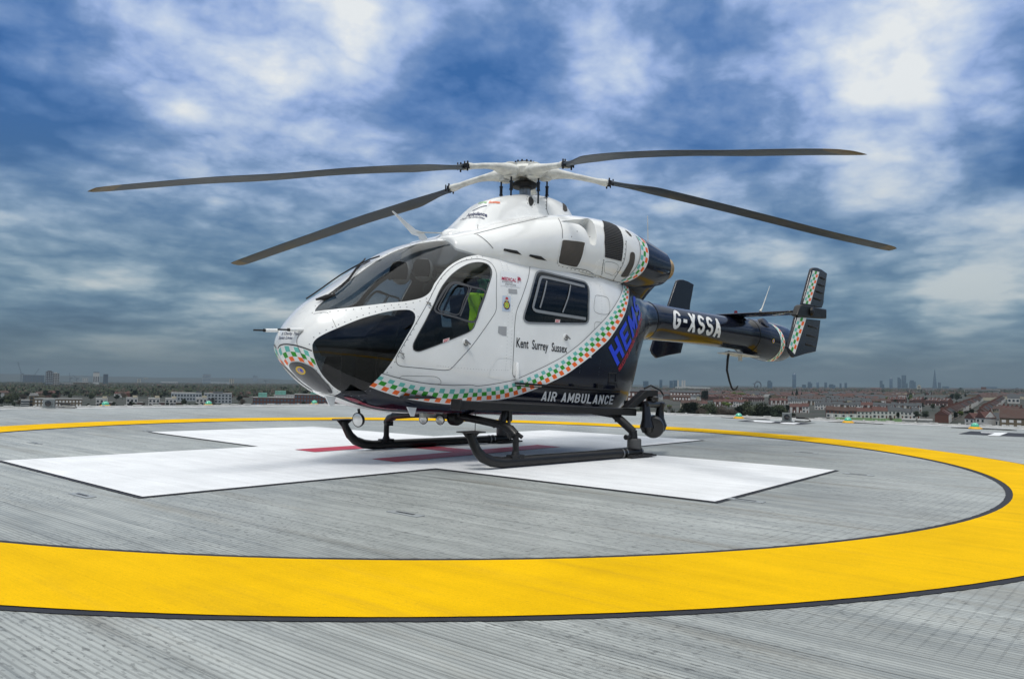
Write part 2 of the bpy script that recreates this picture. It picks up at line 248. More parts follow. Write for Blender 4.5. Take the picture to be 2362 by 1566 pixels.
# outlines of windows, seams and markings, in metres in the helicopter frame
D = {
 'windshield': [[-3.001,-0.222,1.523],[-2.879,-0.333,1.545],[-2.744,-0.423,1.569],[-2.566,-0.512,1.602],[-2.371,-0.583,1.638],[-2.215,-0.633,1.663],[-2.075,-0.667,1.7],[-1.992,-0.677,1.742],[-1.937,-0.675,1.793],[-1.889,-0.661,1.867],[-1.837,-0.653,1.924],[-1.783,-0.642,1.981],[-1.72,-0.631,2.04],[-1.642,-0.624,2.098],[-1.559,-0.622,2.147],[-1.459,-0.621,2.194],[-1.359,-0.625,2.226],[-1.247,-0.635,2.252],[-1.175,-0.643,2.262],[-1.146,-0.636,2.28],[-1.131,-0.601,2.324],[-1.14,-0.559,2.361],[-1.165,-0.515,2.389],[-1.26,-0.438,2.415],[-1.359,-0.388,2.418],[-1.496,-0.346,2.405],[-1.61,-0.277,2.39],[-1.733,-0.221,2.36],[-1.872,-0.191,2.312],[-2.014,-0.17,2.25],[-2.156,-0.154,2.173],[-2.294,-0.138,2.084],[-2.475,-0.151,1.954],[-2.601,-0.15,1.86],[-2.73,-0.16,1.761],[-2.822,-0.179,1.69],[-2.917,-0.196,1.615],[-2.98,-0.206,1.556]],
 'chin_window': [[-3.07,-0.319,1.192],[-3.058,-0.33,1.228],[-3.036,-0.347,1.258],[-2.972,-0.392,1.307],[-2.884,-0.443,1.357],[-2.78,-0.49,1.411],[-2.669,-0.528,1.462],[-2.554,-0.564,1.504],[-2.435,-0.597,1.541],[-2.338,-0.624,1.563],[-2.265,-0.645,1.573],[-2.205,-0.664,1.576],[-2.169,-0.678,1.565],[-2.147,-0.689,1.543],[-2.141,-0.697,1.509],[-2.154,-0.702,1.459],[-2.195,-0.701,1.383],[-2.235,-0.698,1.32],[-2.292,-0.689,1.221],[-2.344,-0.674,1.122],[-2.391,-0.653,1.037],[-2.433,-0.623,0.964],[-2.462,-0.586,0.897],[-2.489,-0.543,0.842],[-2.509,-0.5,0.799],[-2.53,-0.459,0.768],[-2.551,-0.416,0.743],[-2.575,-0.377,0.727],[-2.607,-0.339,0.72],[-2.644,-0.309,0.721],[-2.69,-0.294,0.735],[-2.741,-0.285,0.757],[-2.812,-0.287,0.798],[-2.886,-0.295,0.857],[-2.93,-0.299,0.897],[-2.975,-0.306,0.95],[-3.016,-0.316,1.013],[-3.046,-0.32,1.076],[-3.064,-0.32,1.134]],
 'door_window': [[-2.17,-0.714,1.238],[-2.175,-0.713,1.201],[-2.168,-0.714,1.179],[-2.148,-0.718,1.166],[-2.121,-0.722,1.162],[-2.088,-0.728,1.168],[-1.882,-0.759,1.244],[-1.649,-0.783,1.336],[-1.557,-0.791,1.372],[-1.511,-0.794,1.394],[-1.472,-0.796,1.422],[-1.448,-0.797,1.455],[-1.417,-0.797,1.541],[-1.333,-0.792,1.716],[-1.256,-0.778,1.881],[-1.186,-0.754,2.022],[-1.174,-0.743,2.064],[-1.176,-0.73,2.098],[-1.191,-0.716,2.128],[-1.216,-0.703,2.146],[-1.258,-0.691,2.154],[-1.317,-0.679,2.153],[-1.396,-0.671,2.137],[-1.479,-0.669,2.105],[-1.578,-0.67,2.05],[-1.679,-0.675,1.977],[-1.749,-0.683,1.911],[-1.818,-0.693,1.834],[-1.873,-0.705,1.753],[-1.925,-0.716,1.66],[-1.989,-0.723,1.555],[-2.049,-0.725,1.452],[-2.118,-0.721,1.338]],
 'cabin_window': [[-0.498,-0.744,2.109],[-0.464,-0.734,2.134],[-0.397,-0.727,2.151],[-0.068,-0.735,2.129],[0.299,-0.74,2.103],[0.353,-0.743,2.093],[0.382,-0.752,2.065],[0.389,-0.764,2.027],[0.388,-0.774,1.987],[0.355,-0.802,1.816],[0.343,-0.813,1.649],[0.329,-0.813,1.612],[0.295,-0.814,1.591],[0.248,-0.814,1.582],[-0.227,-0.814,1.555],[-0.653,-0.815,1.535],[-0.703,-0.814,1.542],[-0.736,-0.814,1.56],[-0.748,-0.814,1.588],[-0.736,-0.813,1.636],[-0.694,-0.809,1.734],[-0.648,-0.801,1.833],[-0.582,-0.781,1.971]],
 'door_line': [[-1.99,-0.699,1.668],[-1.939,-0.69,1.748],[-1.876,-0.675,1.843],[-1.803,-0.659,1.933],[-1.724,-0.648,2.006],[-1.637,-0.639,2.074],[-1.538,-0.638,2.131],[-1.426,-0.644,2.172],[-1.301,-0.659,2.196],[-1.215,-0.681,2.191],[-1.162,-0.702,2.169],[-1.129,-0.727,2.123],[-1.114,-0.752,2.056],[-1.145,-0.792,1.85],[-1.153,-0.808,1.664],[-1.17,-0.809,1.616],[-1.204,-0.809,1.568],[-1.349,-0.803,1.39],[-1.49,-0.795,1.229],[-1.639,-0.781,1.084],[-1.709,-0.77,1.012],[-1.743,-0.764,0.989],[-1.807,-0.755,0.981],[-2.058,-0.717,0.995],[-2.282,-0.675,1.01],[-2.322,-0.669,1.024],[-2.342,-0.669,1.056],[-2.342,-0.673,1.098],[-2.297,-0.687,1.184],[-2.169,-0.706,1.397],[-2.069,-0.706,1.55]],
 'slide_door_line': [[0.558,-0.698,2.178],[-0.032,-0.698,2.206],[-0.442,-0.684,2.236],[-0.503,-0.685,2.235],[-0.554,-0.703,2.203],[-0.629,-0.758,2.064],[-0.764,-0.802,1.823],[-0.866,-0.813,1.615],[-0.889,-0.815,1.266],[-0.895,-0.81,0.976],[-0.88,-0.808,0.936],[-0.823,-0.807,0.92]],
 'pinstripe_line': [[-2.461,-0.603,0.933],[-2.321,-0.631,0.898],[-2.162,-0.658,0.866],[-2.025,-0.679,0.846],[-1.889,-0.704,0.834],[-1.677,-0.737,0.826],[-1.452,-0.765,0.833],[-1.37,-0.769,0.822],[-1.164,-0.789,0.844],[-0.868,-0.804,0.894],[-0.665,-0.81,0.958],[-0.47,-0.813,1.027],[-0.302,-0.814,1.091],[-0.128,-0.815,1.163],[0.05,-0.815,1.256],[0.233,-0.815,1.364],[0.421,-0.815,1.498],[0.617,-0.812,1.641],[0.735,-0.804,1.734],[0.845,-0.787,1.829],[0.961,-0.758,1.926],[1.082,-0.709,2.027],[1.169,-0.659,2.092],[1.258,-0.59,2.161]],
 'band_lower': [[-2.533,-0.494,0.805],[-2.381,-0.516,0.755],[-2.216,-0.533,0.71],[-2.076,-0.548,0.681],[-1.938,-0.571,0.662],[-1.772,-0.602,0.643],[-1.584,-0.631,0.63],[-1.309,-0.705,0.663],[-1.039,-0.741,0.677],[-0.855,-0.762,0.708],[-0.681,-0.781,0.751],[-0.528,-0.793,0.796],[-0.369,-0.803,0.849],[-0.203,-0.809,0.908],[-0.03,-0.812,0.975],[0.148,-0.814,1.066],[0.333,-0.815,1.166],[0.524,-0.815,1.285],[0.723,-0.812,1.413],[0.899,-0.798,1.574],[1.081,-0.767,1.754],[1.182,-0.726,1.871],[1.288,-0.665,1.993],[1.395,-0.582,2.104],[1.448,-0.518,2.17],[1.435,-0.482,2.213]],
 'band_upper_front': [[-3.266,-0.018,1.156],[-3.265,-0.053,1.182],[-3.25,-0.102,1.193],[-3.226,-0.148,1.193],[-3.173,-0.217,1.18],[-3.119,-0.27,1.159],[-3.069,-0.315,1.135]],
 'band_lower_front': [[-3.162,-0.025,0.987],[-3.174,-0.07,1.009],[-3.168,-0.128,1.028],[-3.135,-0.188,1.031],[-3.086,-0.236,1.015],[-3.032,-0.275,0.983],[-2.98,-0.295,0.944]],
 'nose_panel_line': [[-3.123,-0.237,1.323],[-3.159,-0.216,1.277],[-3.175,-0.211,1.232],[-3.17,-0.22,1.18],[-3.14,-0.237,1.114],[-3.103,-0.242,1.048]],
 'nose_hatch_line': [[-3.108,-0.045,1.486],[-3.086,-0.135,1.481]],
 'nose_side_line': [[-3.019,-0.232,1.495],[-2.922,-0.327,1.509],[-2.886,-0.441,1.361]],
 'nose_dark_panel': [[-3.166,-0.063,0.998],[-3.172,-0.105,1.02],[-3.156,-0.151,1.028],[-3.123,-0.197,1.024],[-3.078,-0.237,1.004],[-3.023,-0.273,0.969],[-2.967,-0.281,0.918],[-2.901,-0.274,0.855],[-2.833,-0.263,0.798],[-2.766,-0.204,0.736],[-2.787,-0.145,0.731],[-2.826,-0.091,0.741],[-2.862,-0.032,0.755],[-2.927,-0.037,0.793],[-2.995,-0.035,0.838],[-3.057,-0.022,0.886],[-3.111,-0.026,0.935],[-3.147,-0.037,0.972]],
 'handle_recess_top': [[-0.969,-0.793,1.893],[-0.838,-0.793,1.897],[-0.838,-0.799,1.846],[-0.97,-0.799,1.842]],
 'handle_recess': [[-1.123,-0.813,1.472],[-1.002,-0.815,1.473],[-1.003,-0.815,1.372],[-1.064,-0.814,1.375],[-1.125,-0.813,1.398]],
 'crest': [[-1.061,-0.801,1.809],[-0.941,-0.802,1.813],[-0.952,-0.813,1.642],[-1.073,-0.812,1.641]],
 'medical_panel': [[-1.047,-0.747,2.086],[-0.754,-0.754,2.075],[-0.79,-0.789,1.921],[-1.083,-0.786,1.917]],
 'text_kent': [[-0.852,-0.815,1.261],[-0.031,-0.815,1.228],[-0.024,-0.815,1.309],[-0.85,-0.815,1.354]],
 'text_air': [[-0.398,-0.757,0.667],[0.905,-0.735,0.616],[0.897,-0.774,0.729],[-0.398,-0.791,0.776]],
 'text_hems': [[0.916,-0.797,1.092],[1.696,-0.551,1.806],[1.535,-0.539,2.084],[0.721,-0.812,1.315]],
 'text_heli': [[0.965,-0.792,1.027],[1.75,-0.533,1.753],[1.736,-0.528,1.845],[0.935,-0.795,1.073]],
 'text_exit': [[-1.833,-0.765,1.265],[-1.772,-0.772,1.286],[-1.771,-0.772,1.311],[-1.831,-0.765,1.292]],
 'text_exit2': [[-0.239,-0.814,1.571],[-0.174,-0.814,1.572],[-0.167,-0.814,1.6],[-0.231,-0.814,1.601]],
 'text_med': [[-1.059,-0.775,1.982],[-0.843,-0.778,1.978],[-0.829,-0.77,2.017],[-1.047,-0.766,2.02]],
 'text_av': [[-1.059,-0.78,1.958],[-0.902,-0.782,1.958],[-0.896,-0.778,1.979],[-1.053,-0.775,1.982]],
 'text_serv': [[-1.016,-0.786,1.932],[-0.853,-0.787,1.933],[-0.846,-0.782,1.96],[-1.009,-0.782,1.956]],
 'text_charity1': [[-3.251,-0.042,1.28],[-3.159,-0.215,1.281],[-3.148,-0.216,1.308],[-3.237,-0.036,1.311]],
 'text_charity2': [[-3.267,-0.021,1.239],[-3.204,-0.172,1.242],[-3.194,-0.175,1.269],[-3.258,-0.024,1.271]],
 'lions_nose': [[-3.138,-0.127,0.991],[-3.123,-0.168,0.999],[-3.086,-0.192,0.974],[-3.053,-0.18,0.93],[-3.044,-0.152,0.907],[-3.067,-0.116,0.914],[-3.104,-0.107,0.947]],
 'fuel_door': [[0.495,-0.783,1.938],[0.548,-0.78,1.952],[0.721,-0.777,1.942],[0.752,-0.781,1.914],[0.729,-0.804,1.74],[0.462,-0.808,1.747]],
 'hatch2': [[0.45,-0.815,1.528],[0.459,-0.814,1.605],[0.508,-0.813,1.624],[0.616,-0.813,1.609]],
 'hatch_low': [[-0.908,-0.814,1.132],[-1.057,-0.814,1.139],[-1.131,-0.812,1.119],[-1.244,-0.799,0.952],[-1.175,-0.799,0.914],[-0.899,-0.803,0.89]],
 'access_low': [[-2.277,-0.642,0.895],[-2.257,-0.654,0.914],[-1.908,-0.726,0.914],[-1.842,-0.731,0.891],[-1.819,-0.72,0.841],[-2.021,-0.674,0.834],[-2.169,-0.649,0.85]],
 'belly_navy_top': [[-2.533,-0.494,0.805],[-2.763,-0.489,0.967],[-2.981,-0.396,1.137]],
 'win_frame_door': [[-1.932,-0.727,1.596],[-1.832,-0.714,1.756],[-1.764,-0.705,1.838],[-1.699,-0.703,1.889],[-1.642,-0.713,1.9],[-1.474,-0.753,1.869],[-1.301,-0.781,1.831],[-1.383,-0.793,1.66],[-1.457,-0.796,1.5],[-1.709,-0.77,1.535],[-1.894,-0.74,1.564]],
 'win_frame_inner': [[-1.891,-0.735,1.599],[-1.806,-0.722,1.745],[-1.736,-0.711,1.841],[-1.672,-0.711,1.885],[-1.59,-0.73,1.879],[-1.506,-0.752,1.853],[-1.581,-0.767,1.71],[-1.657,-0.774,1.564],[-1.795,-0.755,1.578]],
 'win_bar1': [[-1.475,-0.754,1.862],[-1.635,-0.778,1.546]],
 'cabin_frame': [[0.315,-0.761,2.039],[-0.404,-0.753,2.082],[-0.471,-0.77,2.019],[-0.604,-0.81,1.717],[-0.554,-0.811,1.679],[0.286,-0.813,1.645]],
 'cabin_bar': [[0.057,-0.765,2.033],[-0.008,-0.794,1.888],[-0.12,-0.811,1.692]],
 'cabin_bar2': [[-0.345,-0.764,2.044],[-0.494,-0.81,1.719]],
 'redflash': [[-2.777,-0.093,0.717],[-2.75,-0.21,0.73],[-2.547,-0.225,0.652],[-2.612,-0.17,0.662],[-2.654,-0.146,0.674]],
 'wiper1': [[-2.855,-0.191,1.663],[-2.596,-0.166,1.86],[-2.344,-0.009,2.064],[-2.204,-0.136,2.146]],
 'hinge1': [[-1.985,-0.703,1.656]],
 'hinge2': [[-2.289,-0.688,1.136]],
 'hinge3': [[-1.555,-0.791,1.277]],
 'hinge4': [[-0.054,-0.815,1.406]],
 'step_white': [[-0.827,-0.814,1.082],[-0.816,-0.801,0.862]],
 'drip_rail': [[-0.736,-0.674,2.251],[-0.555,-0.659,2.274],[-0.429,-0.67,2.257],[-0.014,-0.681,2.234],[0.552,-0.686,2.198],[1.344,-0.53,2.201]],
 'mesh_grille': [[-0.145,-0.817,2.541],[0.236,-0.828,2.561],[0.224,-0.829,2.502],[0.199,-0.8,2.346],[0.169,-0.757,2.261],[-0.159,-0.772,2.271],[-0.184,-0.808,2.364]],
 'black_louvre': [[0.797,-0.609,2.938],[0.938,-0.615,2.933],[1.018,-0.661,2.898],[1.023,-0.737,2.816],[0.999,-0.797,2.683],[0.975,-0.814,2.557],[0.959,-0.803,2.421],[0.621,-0.815,2.431],[0.603,-0.821,2.611],[0.655,-0.759,2.795]],
 'rear_vent': [[1.134,-0.808,2.546],[1.224,-0.803,2.55],[1.231,-0.792,2.432],[1.208,-0.764,2.335],[1.18,-0.721,2.26],[1.056,-0.721,2.249],[1.082,-0.775,2.347],[1.119,-0.799,2.436]],
 'rear_vent2': [[1.15,-0.701,2.852],[1.209,-0.71,2.836],[1.237,-0.744,2.783],[1.192,-0.746,2.785]],
 'cowl_band_front': [[1.363,-0.708,2.81],[1.377,-0.735,2.765],[1.375,-0.765,2.701],[1.365,-0.788,2.609],[1.349,-0.793,2.52],[1.324,-0.788,2.439],[1.271,-0.765,2.349],[1.201,-0.725,2.267],[1.124,-0.668,2.199]],
 'cowl_band_rear': [[1.568,-0.681,2.789],[1.587,-0.717,2.734],[1.579,-0.751,2.658],[1.57,-0.77,2.566],[1.547,-0.773,2.475],[1.501,-0.76,2.383],[1.43,-0.729,2.299],[1.342,-0.69,2.236],[1.239,-0.647,2.19]],
 'cowl_seam1': [[-0.052,-0.655,2.828],[-0.132,-0.803,2.611],[-0.143,-0.814,2.561]],
 'cowl_seam2': [[-0.181,-0.771,2.269],[0.114,-0.748,2.246],[0.365,-0.742,2.246],[0.581,-0.709,2.213],[1.011,-0.659,2.183],[1.236,-0.633,2.18]],
 'cowl_seam3': [[0.615,-0.808,2.397],[0.628,-0.777,2.314],[0.681,-0.722,2.231]],
 'cowl_seam4': [[1.059,-0.792,2.692],[1.033,-0.812,2.529],[1.004,-0.793,2.389],[0.964,-0.74,2.267],[0.962,-0.676,2.194]],
 'cowl_hinge_line': [[-1.27,-0.546,2.483],[-1.177,-0.563,2.516],[-0.994,-0.582,2.578],[-0.695,-0.595,2.678],[-0.438,-0.598,2.761],[-0.136,-0.567,2.851]],
 'cowl_front_seam': [[-1.249,-0.567,2.48],[-1.218,-0.636,2.434],[-1.176,-0.68,2.383],[-1.125,-0.702,2.327]],
 'dog_seam': [[0.327,-0.069,3.249],[0.222,-0.187,3.148],[0.162,-0.244,3.044],[0.161,-0.275,2.971]],
 'oval_hole': [[-0.068,-0.159,3.151],[-0.025,-0.144,3.171],[-0.015,-0.163,3.155],[-0.019,-0.195,3.115],[-0.05,-0.22,3.072],[-0.096,-0.239,3.033],[-0.126,-0.239,3.032],[-0.127,-0.22,3.065],[-0.108,-0.191,3.109]],
 'dog_grille': [[0.598,-0.092,3.212],[0.615,-0.104,3.2],[0.641,-0.124,3.175],[0.583,-0.204,3.083],[0.526,-0.222,3.062],[0.486,-0.219,3.079]],
 'vent_slot1': [[-0.99,-0.731,2.341],[-0.818,-0.757,2.335],[-0.744,-0.758,2.297],[-0.906,-0.741,2.305],[-1.001,-0.728,2.318]],
 'vent_slot2': [[-0.63,-0.773,2.316],[-0.467,-0.784,2.313],[-0.356,-0.774,2.275],[-0.527,-0.768,2.279],[-0.645,-0.766,2.296]],
 'scoop': [[-0.078,-0.692,2.795],[0.127,-0.677,2.848],[0.316,-0.66,2.884],[0.497,-0.611,2.927],[0.512,-0.688,2.876],[0.479,-0.763,2.786],[0.453,-0.81,2.676],[0.41,-0.827,2.568],[0.311,-0.826,2.588],[0.269,-0.784,2.736],[0.181,-0.74,2.795]],
 'text_amb': [[-0.953,-0.029,2.789],[-0.869,-0.296,2.766],[-0.838,-0.271,2.814],[-0.908,0.002,2.84]],
 'text_saves': [[-0.981,0.062,2.756],[-0.912,-0.299,2.732],[-0.892,-0.287,2.759],[-0.96,0.037,2.78]],
 'text_sussex': [[-0.735,-0.161,2.967],[-0.598,-0.213,2.979],[-0.558,-0.18,3.021],[-0.685,-0.127,3.008]],
 'text_surrey': [[-0.778,-0.027,2.971],[-0.739,-0.142,2.974],[-0.704,-0.113,3.003],[-0.719,0.005,3.01]],
 'logo_bird': [[-0.881,-0.052,2.87],[-0.775,-0.184,2.929]],
 'louvre_door': [[0.654,-0.801,2.377],[0.915,-0.79,2.365],[0.9,-0.727,2.244],[0.812,-0.733,2.249],[0.703,-0.747,2.265]],
 'text_reg': [[2.799,-0.255,1.697],[4.14,-0.22,1.623],[4.154,-0.208,1.917],[2.893,-0.192,1.978]],
 'thr_band_f': [[5.779,-0.202,1.944],[5.83,-0.277,1.865],[5.86,-0.33,1.754],[5.891,-0.339,1.613],[5.923,-0.297,1.488],[5.917,-0.215,1.392],[5.952,-0.005,1.314]],
 'thr_band_r': [[5.891,-0.227,1.918],[5.954,-0.296,1.832],[5.993,-0.336,1.729],[6.033,-0.341,1.603],[6.039,-0.304,1.492],[6.052,-0.212,1.381],[6.092,-0.051,1.31]],
 'thr_lions': [[5.641,-0.333,1.641]],
 'fin_up': [[4.775,-1.27,2.144],[4.834,-1.27,2.263],[4.937,-1.27,2.459],[5.057,-1.27,2.689],[5.087,-1.27,2.736],[5.149,-1.27,2.762],[5.273,-1.27,2.774],[5.431,-1.27,2.759],[5.614,-1.27,2.719],[5.56,-1.27,2.519],[5.507,-1.27,2.35],[5.491,-1.27,2.23],[5.434,-1.27,2.144]],
 'fin_low': [[4.581,-1.27,1.945],[4.502,-1.27,1.772],[4.418,-1.27,1.614],[4.349,-1.27,1.458],[4.392,-1.27,1.39],[4.506,-1.27,1.315],[4.855,-1.27,1.379],[5.225,-1.27,1.431],[5.311,-1.27,1.644],[5.388,-1.27,1.942],[4.926,-1.27,1.933]],
 'fin_joint': [[4.658,-1.27,2.114],[4.716,-1.27,2.139],[4.909,-1.27,2.143],[5.403,-1.27,2.127],[5.537,-1.27,2.13],[5.537,-1.27,1.974],[5.185,-1.27,1.96],[4.645,-1.27,1.947],[4.552,-1.27,1.958]],
 'fin_up_s': [[4.937,1.27,2.299],[5.072,1.27,2.551],[5.21,1.27,2.773],[5.267,1.27,2.804],[5.411,1.27,2.816],[5.634,1.27,2.739],[5.534,1.27,2.507],[5.445,1.27,2.279]],
 'fin_low_s': [[4.488,1.27,1.633],[4.386,1.27,1.447],[4.574,1.27,1.319],[5.207,1.27,1.434],[5.275,1.27,1.596]],
 'fin_chk_up': [[4.781,-1.27,2.147],[5.015,-1.27,2.151],[5.342,-1.27,2.727],[5.118,-1.27,2.725]],
 'fin_chk_low': [[4.335,-1.27,1.443],[4.52,-1.27,1.349],[4.917,-1.27,1.966],[4.616,-1.27,1.948]],
 'pt_helmets': [[-1.932,-0.12,2.028],[-1.633,-0.12,2.089],[-1.808,-0.12,1.89]],
 'pt_jacket': [[-1.398,-0.69,1.982],[-1.256,-0.69,1.761],[-1.336,-0.69,1.544],[-1.409,-0.69,1.354],[-1.452,-0.69,1.745]],
 'ridge_dark': [[-2.807,-0.393,1.547],[-2.479,-0.436,1.778],[-2.115,-0.433,2.052],[-1.708,-0.408,2.29],[-1.364,-0.502,2.351],[-1.151,-0.625,2.291]],
}
# ------------------------------------------------------------------ helicopter: main bodies (local frame: x aft, y starboard, z up, origin on the ground under the rotor mast)
HL = dict(ry=-7.6, o=(0.42830, -1.02420))
_th = R(-7.6)
_ax = Vector((math.cos(_th), math.sin(_th), 0)); _ay = Vector((-math.sin(_th), math.cos(_th), 0))
HORG = _ax*0.56 + _ay*(-0.95862)
NOSE = -3.27
#        u     ztop  zbot  w     zm    nt   nb
HULLK = [(-3.27, 1.21, 1.19, .01, 1.20, 2.0, 2.0), (-3.20, 1.37, 1.03, .185, 1.19, 2.0, 2.0), (-3.09, 1.51, .915, .30, 1.19, 2.0, 2.0), (-3.0, 1.60, .84, .385, 1.19, 2.0, 2.0),
         (-2.75, 1.77, .70, .545, 1.19, 2.05, 2.15), (-2.35, 2.06, .575, .675, 1.20, 2.1, 2.4), (-2.05, 2.25, .53, .735, 1.25, 2.2, 2.7), (-1.74, 2.38, .51, .775, 1.3, 2.4, 3.3),
         (-1.41, 2.47, .50, .80, 1.35, 2.7, 3.9), (-1.0, 2.50, .49, .815, 1.4, 3.1, 4.6), (0., 2.48, .465, .815, 1.4, 3.2, 5.2), (.6, 2.44, .445, .815, 1.4, 3.2, 5.4), (1.0, 2.40, .435, .79, 1.4, 3.1, 5.0),
         (1.3, 2.37, .455, .72, 1.45, 2.9, 4.0), (1.5, 2.34, .55, .65, 1.5, 2.8, 3.2), (1.7, 2.30, .78, .56, 1.58, 2.6, 2.5), (1.87, 2.26, 1.06, .485, 1.65, 2.4, 2.2), (2.05, 2.20, 1.37, .40, 1.72, 2.2, 2.1), (2.2, 2.14, 1.47, .34, 1.76, 2.1, 2.), (2.45, 2.08, 1.51, .285, 1.79, 2., 2.)]
def hull_rings(inset=0.0, nst=190, n=160):
    q1 = math.sqrt(2.45-NOSE); rings = []
    keys = [(math.sqrt(k[0]-NOSE),)+k[1:] for k in HULLK]
    for i in range(nst):
        q = .03+(q1-.03)*i/(nst-1)
        zt, zb, w, zm, a, b = interp(keys, q); u = NOSE+q*q
        rings.append(superring(u, 0, zm, max(w-inset, .004), max(zt-zm-inset, .004), max(zm-zb-inset, .004), a, b, n))
    return rings
def make_hull_raw(nst=190, n=160):
    v, f = loft(hull_rings(0, nst, n)); return v, f
# cowling
DOGK = [(-1.65, 2.38, .10, .05), (-1.35, 2.48, .34, .10), (-1.08, 2.66, .38, .25), (-.74, 3.0, .34, .6), (-.45, 3.12, .31, .75), (-.1, 3.21, .30, .8), (.35, 3.26, .29, .8), (.62, 3.23, .27, .8), (.80, 3.08, .22, .6), (.95, 2.8, .16, .3)]
#        u     ztop  zbot  yc    w
NACK = [(-1.5, 2.46, 2.12, .28, .24), (-1.16, 2.57, 2.08, .35, .345), (-.7, 2.72, 2.06, .39, .385), (-.2, 2.86, 2.08, .42, .40), (.3, 2.95, 2.10, .43, .40), (.8, 2.98, 2.10, .43, .39), (1.2, 2.965, 2.12, .43, .375), (1.55, 2.90, 2.14, .43, .345),
        (1.9, 2.82, 2.18, .43, .30), (2.2, 2.75, 2.25, .43, .25), (2.42, 2.70, 2.30, .43, .205), (2.50, 2.68, 2.32, .43, .19)]
def nac_rings(side, u0=-1.5, u1=2.42, n=64, k=70, grow=0.0):
    out = []
    for i in range(k):
        u = u0+(u1-u0)*i/(k-1); zt, zb, yc, w = interp(NACK, u)
        zm = (zt+zb)/2; out.append(superring(u, side*yc, zm, w+grow, zt-zm+grow, zm-zb+grow, 2.15, 2.15, n))
    return out
def make_cowl_raw():
    """joined raw solids, later fused by a voxel remesh"""
    V, F = [], []
    def ad(vf):
        o = len(V); V.extend(vf[0]); F.extend([tuple(i+o for i in f) for f in vf[1]])
    rings = []
    for i in range(60):
        u = -1.65+2.6*i/59; zt, w, sh = interp(DOGK, u); zb = 2.1
        # bell-like section: narrow top, flared foot
        r = []
        for j in range(64):
            q = 2*math.pi*(j+.5)/64; c, s = math.cos(q), math.sin(q)
            z = 2.45+(zt-2.45)*math.copysign(abs(s)**.75, s) if s > 0 else 2.45+.35*s
            t = max(0, (z-2.45)/max(zt-2.45, .05)); flare = 1+.55*sh*(1-t)**1.5
            r.append((u, w*flare*math.copysign(abs(c)**.8, c), z))
        rings.append(r)
    ad(loft(rings))
    for sd in (-1, 1): ad(loft(nac_rings(sd, -1.5, 2.48)))
    return V, F
def fuse(name, V, F, vox, it, material, parent=None):
    o = mesh_obj(name, V, F, material, parent)
    m = o.modifiers.new('remesh', 'REMESH'); m.mode = 'VOXEL'; m.voxel_size = vox; m.use_smooth_shade = True
    s = o.modifiers.new('smooth', 'SMOOTH'); s.factor = .5; s.iterations = it
    bpy.context.view_layer.update(); return apply_mods(o)
def boom_r(u):
    return interp([(2.3, .30), (2.6, .275), (4., .26), (5.1, .262), (5.3, .30), (5.6, .335), (6.1, .345), (6.4, .325), (6.6, .25), (6.7, .10)], u)[0]
def boom_c(u):
    return interp([(2.3, 1.80), (4., 1.765), (5.1, 1.73), (6., 1.655), (6.85, 1.63)], u)[0]
def make_boom_raw(u0=2.3, u1=6.7):
    rings = []
    for i in range(80):
        u = u0+(u1-u0)*i/79; r = boom_r(u); c = boom_c(u); rings.append(superring(u, 0, c, r, r, r, 2, 2, 64))
    return loft(rings)
# ------------------------------------------------------------------ helicopter: paint and materials
WHITE = mat('white_paint', (.79, .80, .79), .24, coat=.6, vary=(1.7, .09))
NAVY = mat('navy_paint', (.005, .007, .016), .16, spec=.3, coat=.22)
CABIN = mat('cabin_lining', (.02, .021, .024), .7)
BLACK = mat('black_paint', (.007, .007, .008), .42, spec=.35, coat=.05, vary=(9, .3), bump=(60, .15, .002))
RUBBER = mat('black_rubber', (.015, .015, .016), .75)
SATIN = mat('black_satin', (.006, .006, .007), .28)
DGREY = mat('dark_grey_paint', (.06, .062, .068), .5, vary=(8, .2))
BLADE = mat('blade_paint', (.036, .050, .068), .42, vary=(1.5, .3))
BLADE_TIP = mat('blade_tip_paint', (.13, .105, .07), .5)
STEEL = mat('steel', (.32, .32, .32), .35, 1.0, vary=(20, .3))
HUBW = mat('hub_white', (.60, .60, .56), .45, vary=(9, .3))
TAN = mat('heat_stained_steel', (.42, .30, .17), .42, .55, vary=(14, .35))
GOLD = mat('gold_trim', (.55, .36, .05), .4)
TEAL = mat('teal_square', (.14, .50, .44), .5)
GREEN = mat('green_square', (.02, .30, .015), .5)
ORANGE = mat('orange_square', (.88, .13, .004), .5)
CWHITE = mat('white_square', (.78, .79, .78), .4, coat=.2)
SEAM = mat('seam_line', (.06, .063, .066), .6)
RIVET = mat('rivet', (.20, .21, .22), .4, .4)
LINEB = mat('pinstripe', (.008, .008, .012), .3)
BLUE = mat('blue_lettering', (.01, .045, .62), .35)
REDL = mat('red_lettering', (.55, .01, .025), .35)
NAVYL = mat('navy_lettering', (.01, .02, .09), .4)
MAG = mat('crimson_lettering', (.42, .005, .06), .4)
GREYL = mat('grey_lettering', (.33, .34, .35), .5)
GRN2 = mat('light_green_lettering', (.16, .50, .08), .4)
YEL = mat('badge_yellow', (.75, .50, .03), .4)
WGREY = mat('window_channel_grey', (.20, .215, .23), .45)
GLS = glass('tinted_acrylic', (.62, .64, .66), .9); GLSD = glass('door_acrylic', (.72, .74, .75), .9); GLSC = glass('dark_tinted_acrylic', (.50, .52, .53), .9)
GLS2 = glass('cabin_glass', (.55, .57, .58), .9)
LENS = mat('lamp_lens', (.75, .74, .70), .12, .3, coat=1)
HIVIS = mat('hi_vis_yellow', (.50, .95, .01), .75, bump=(18, .5, .02))
SEATM = mat('seat_fabric', (.022, .023, .027), .9, vary=(30, .2))
JGREEN = mat('green_fabric', (.01, .09, .035), .9)
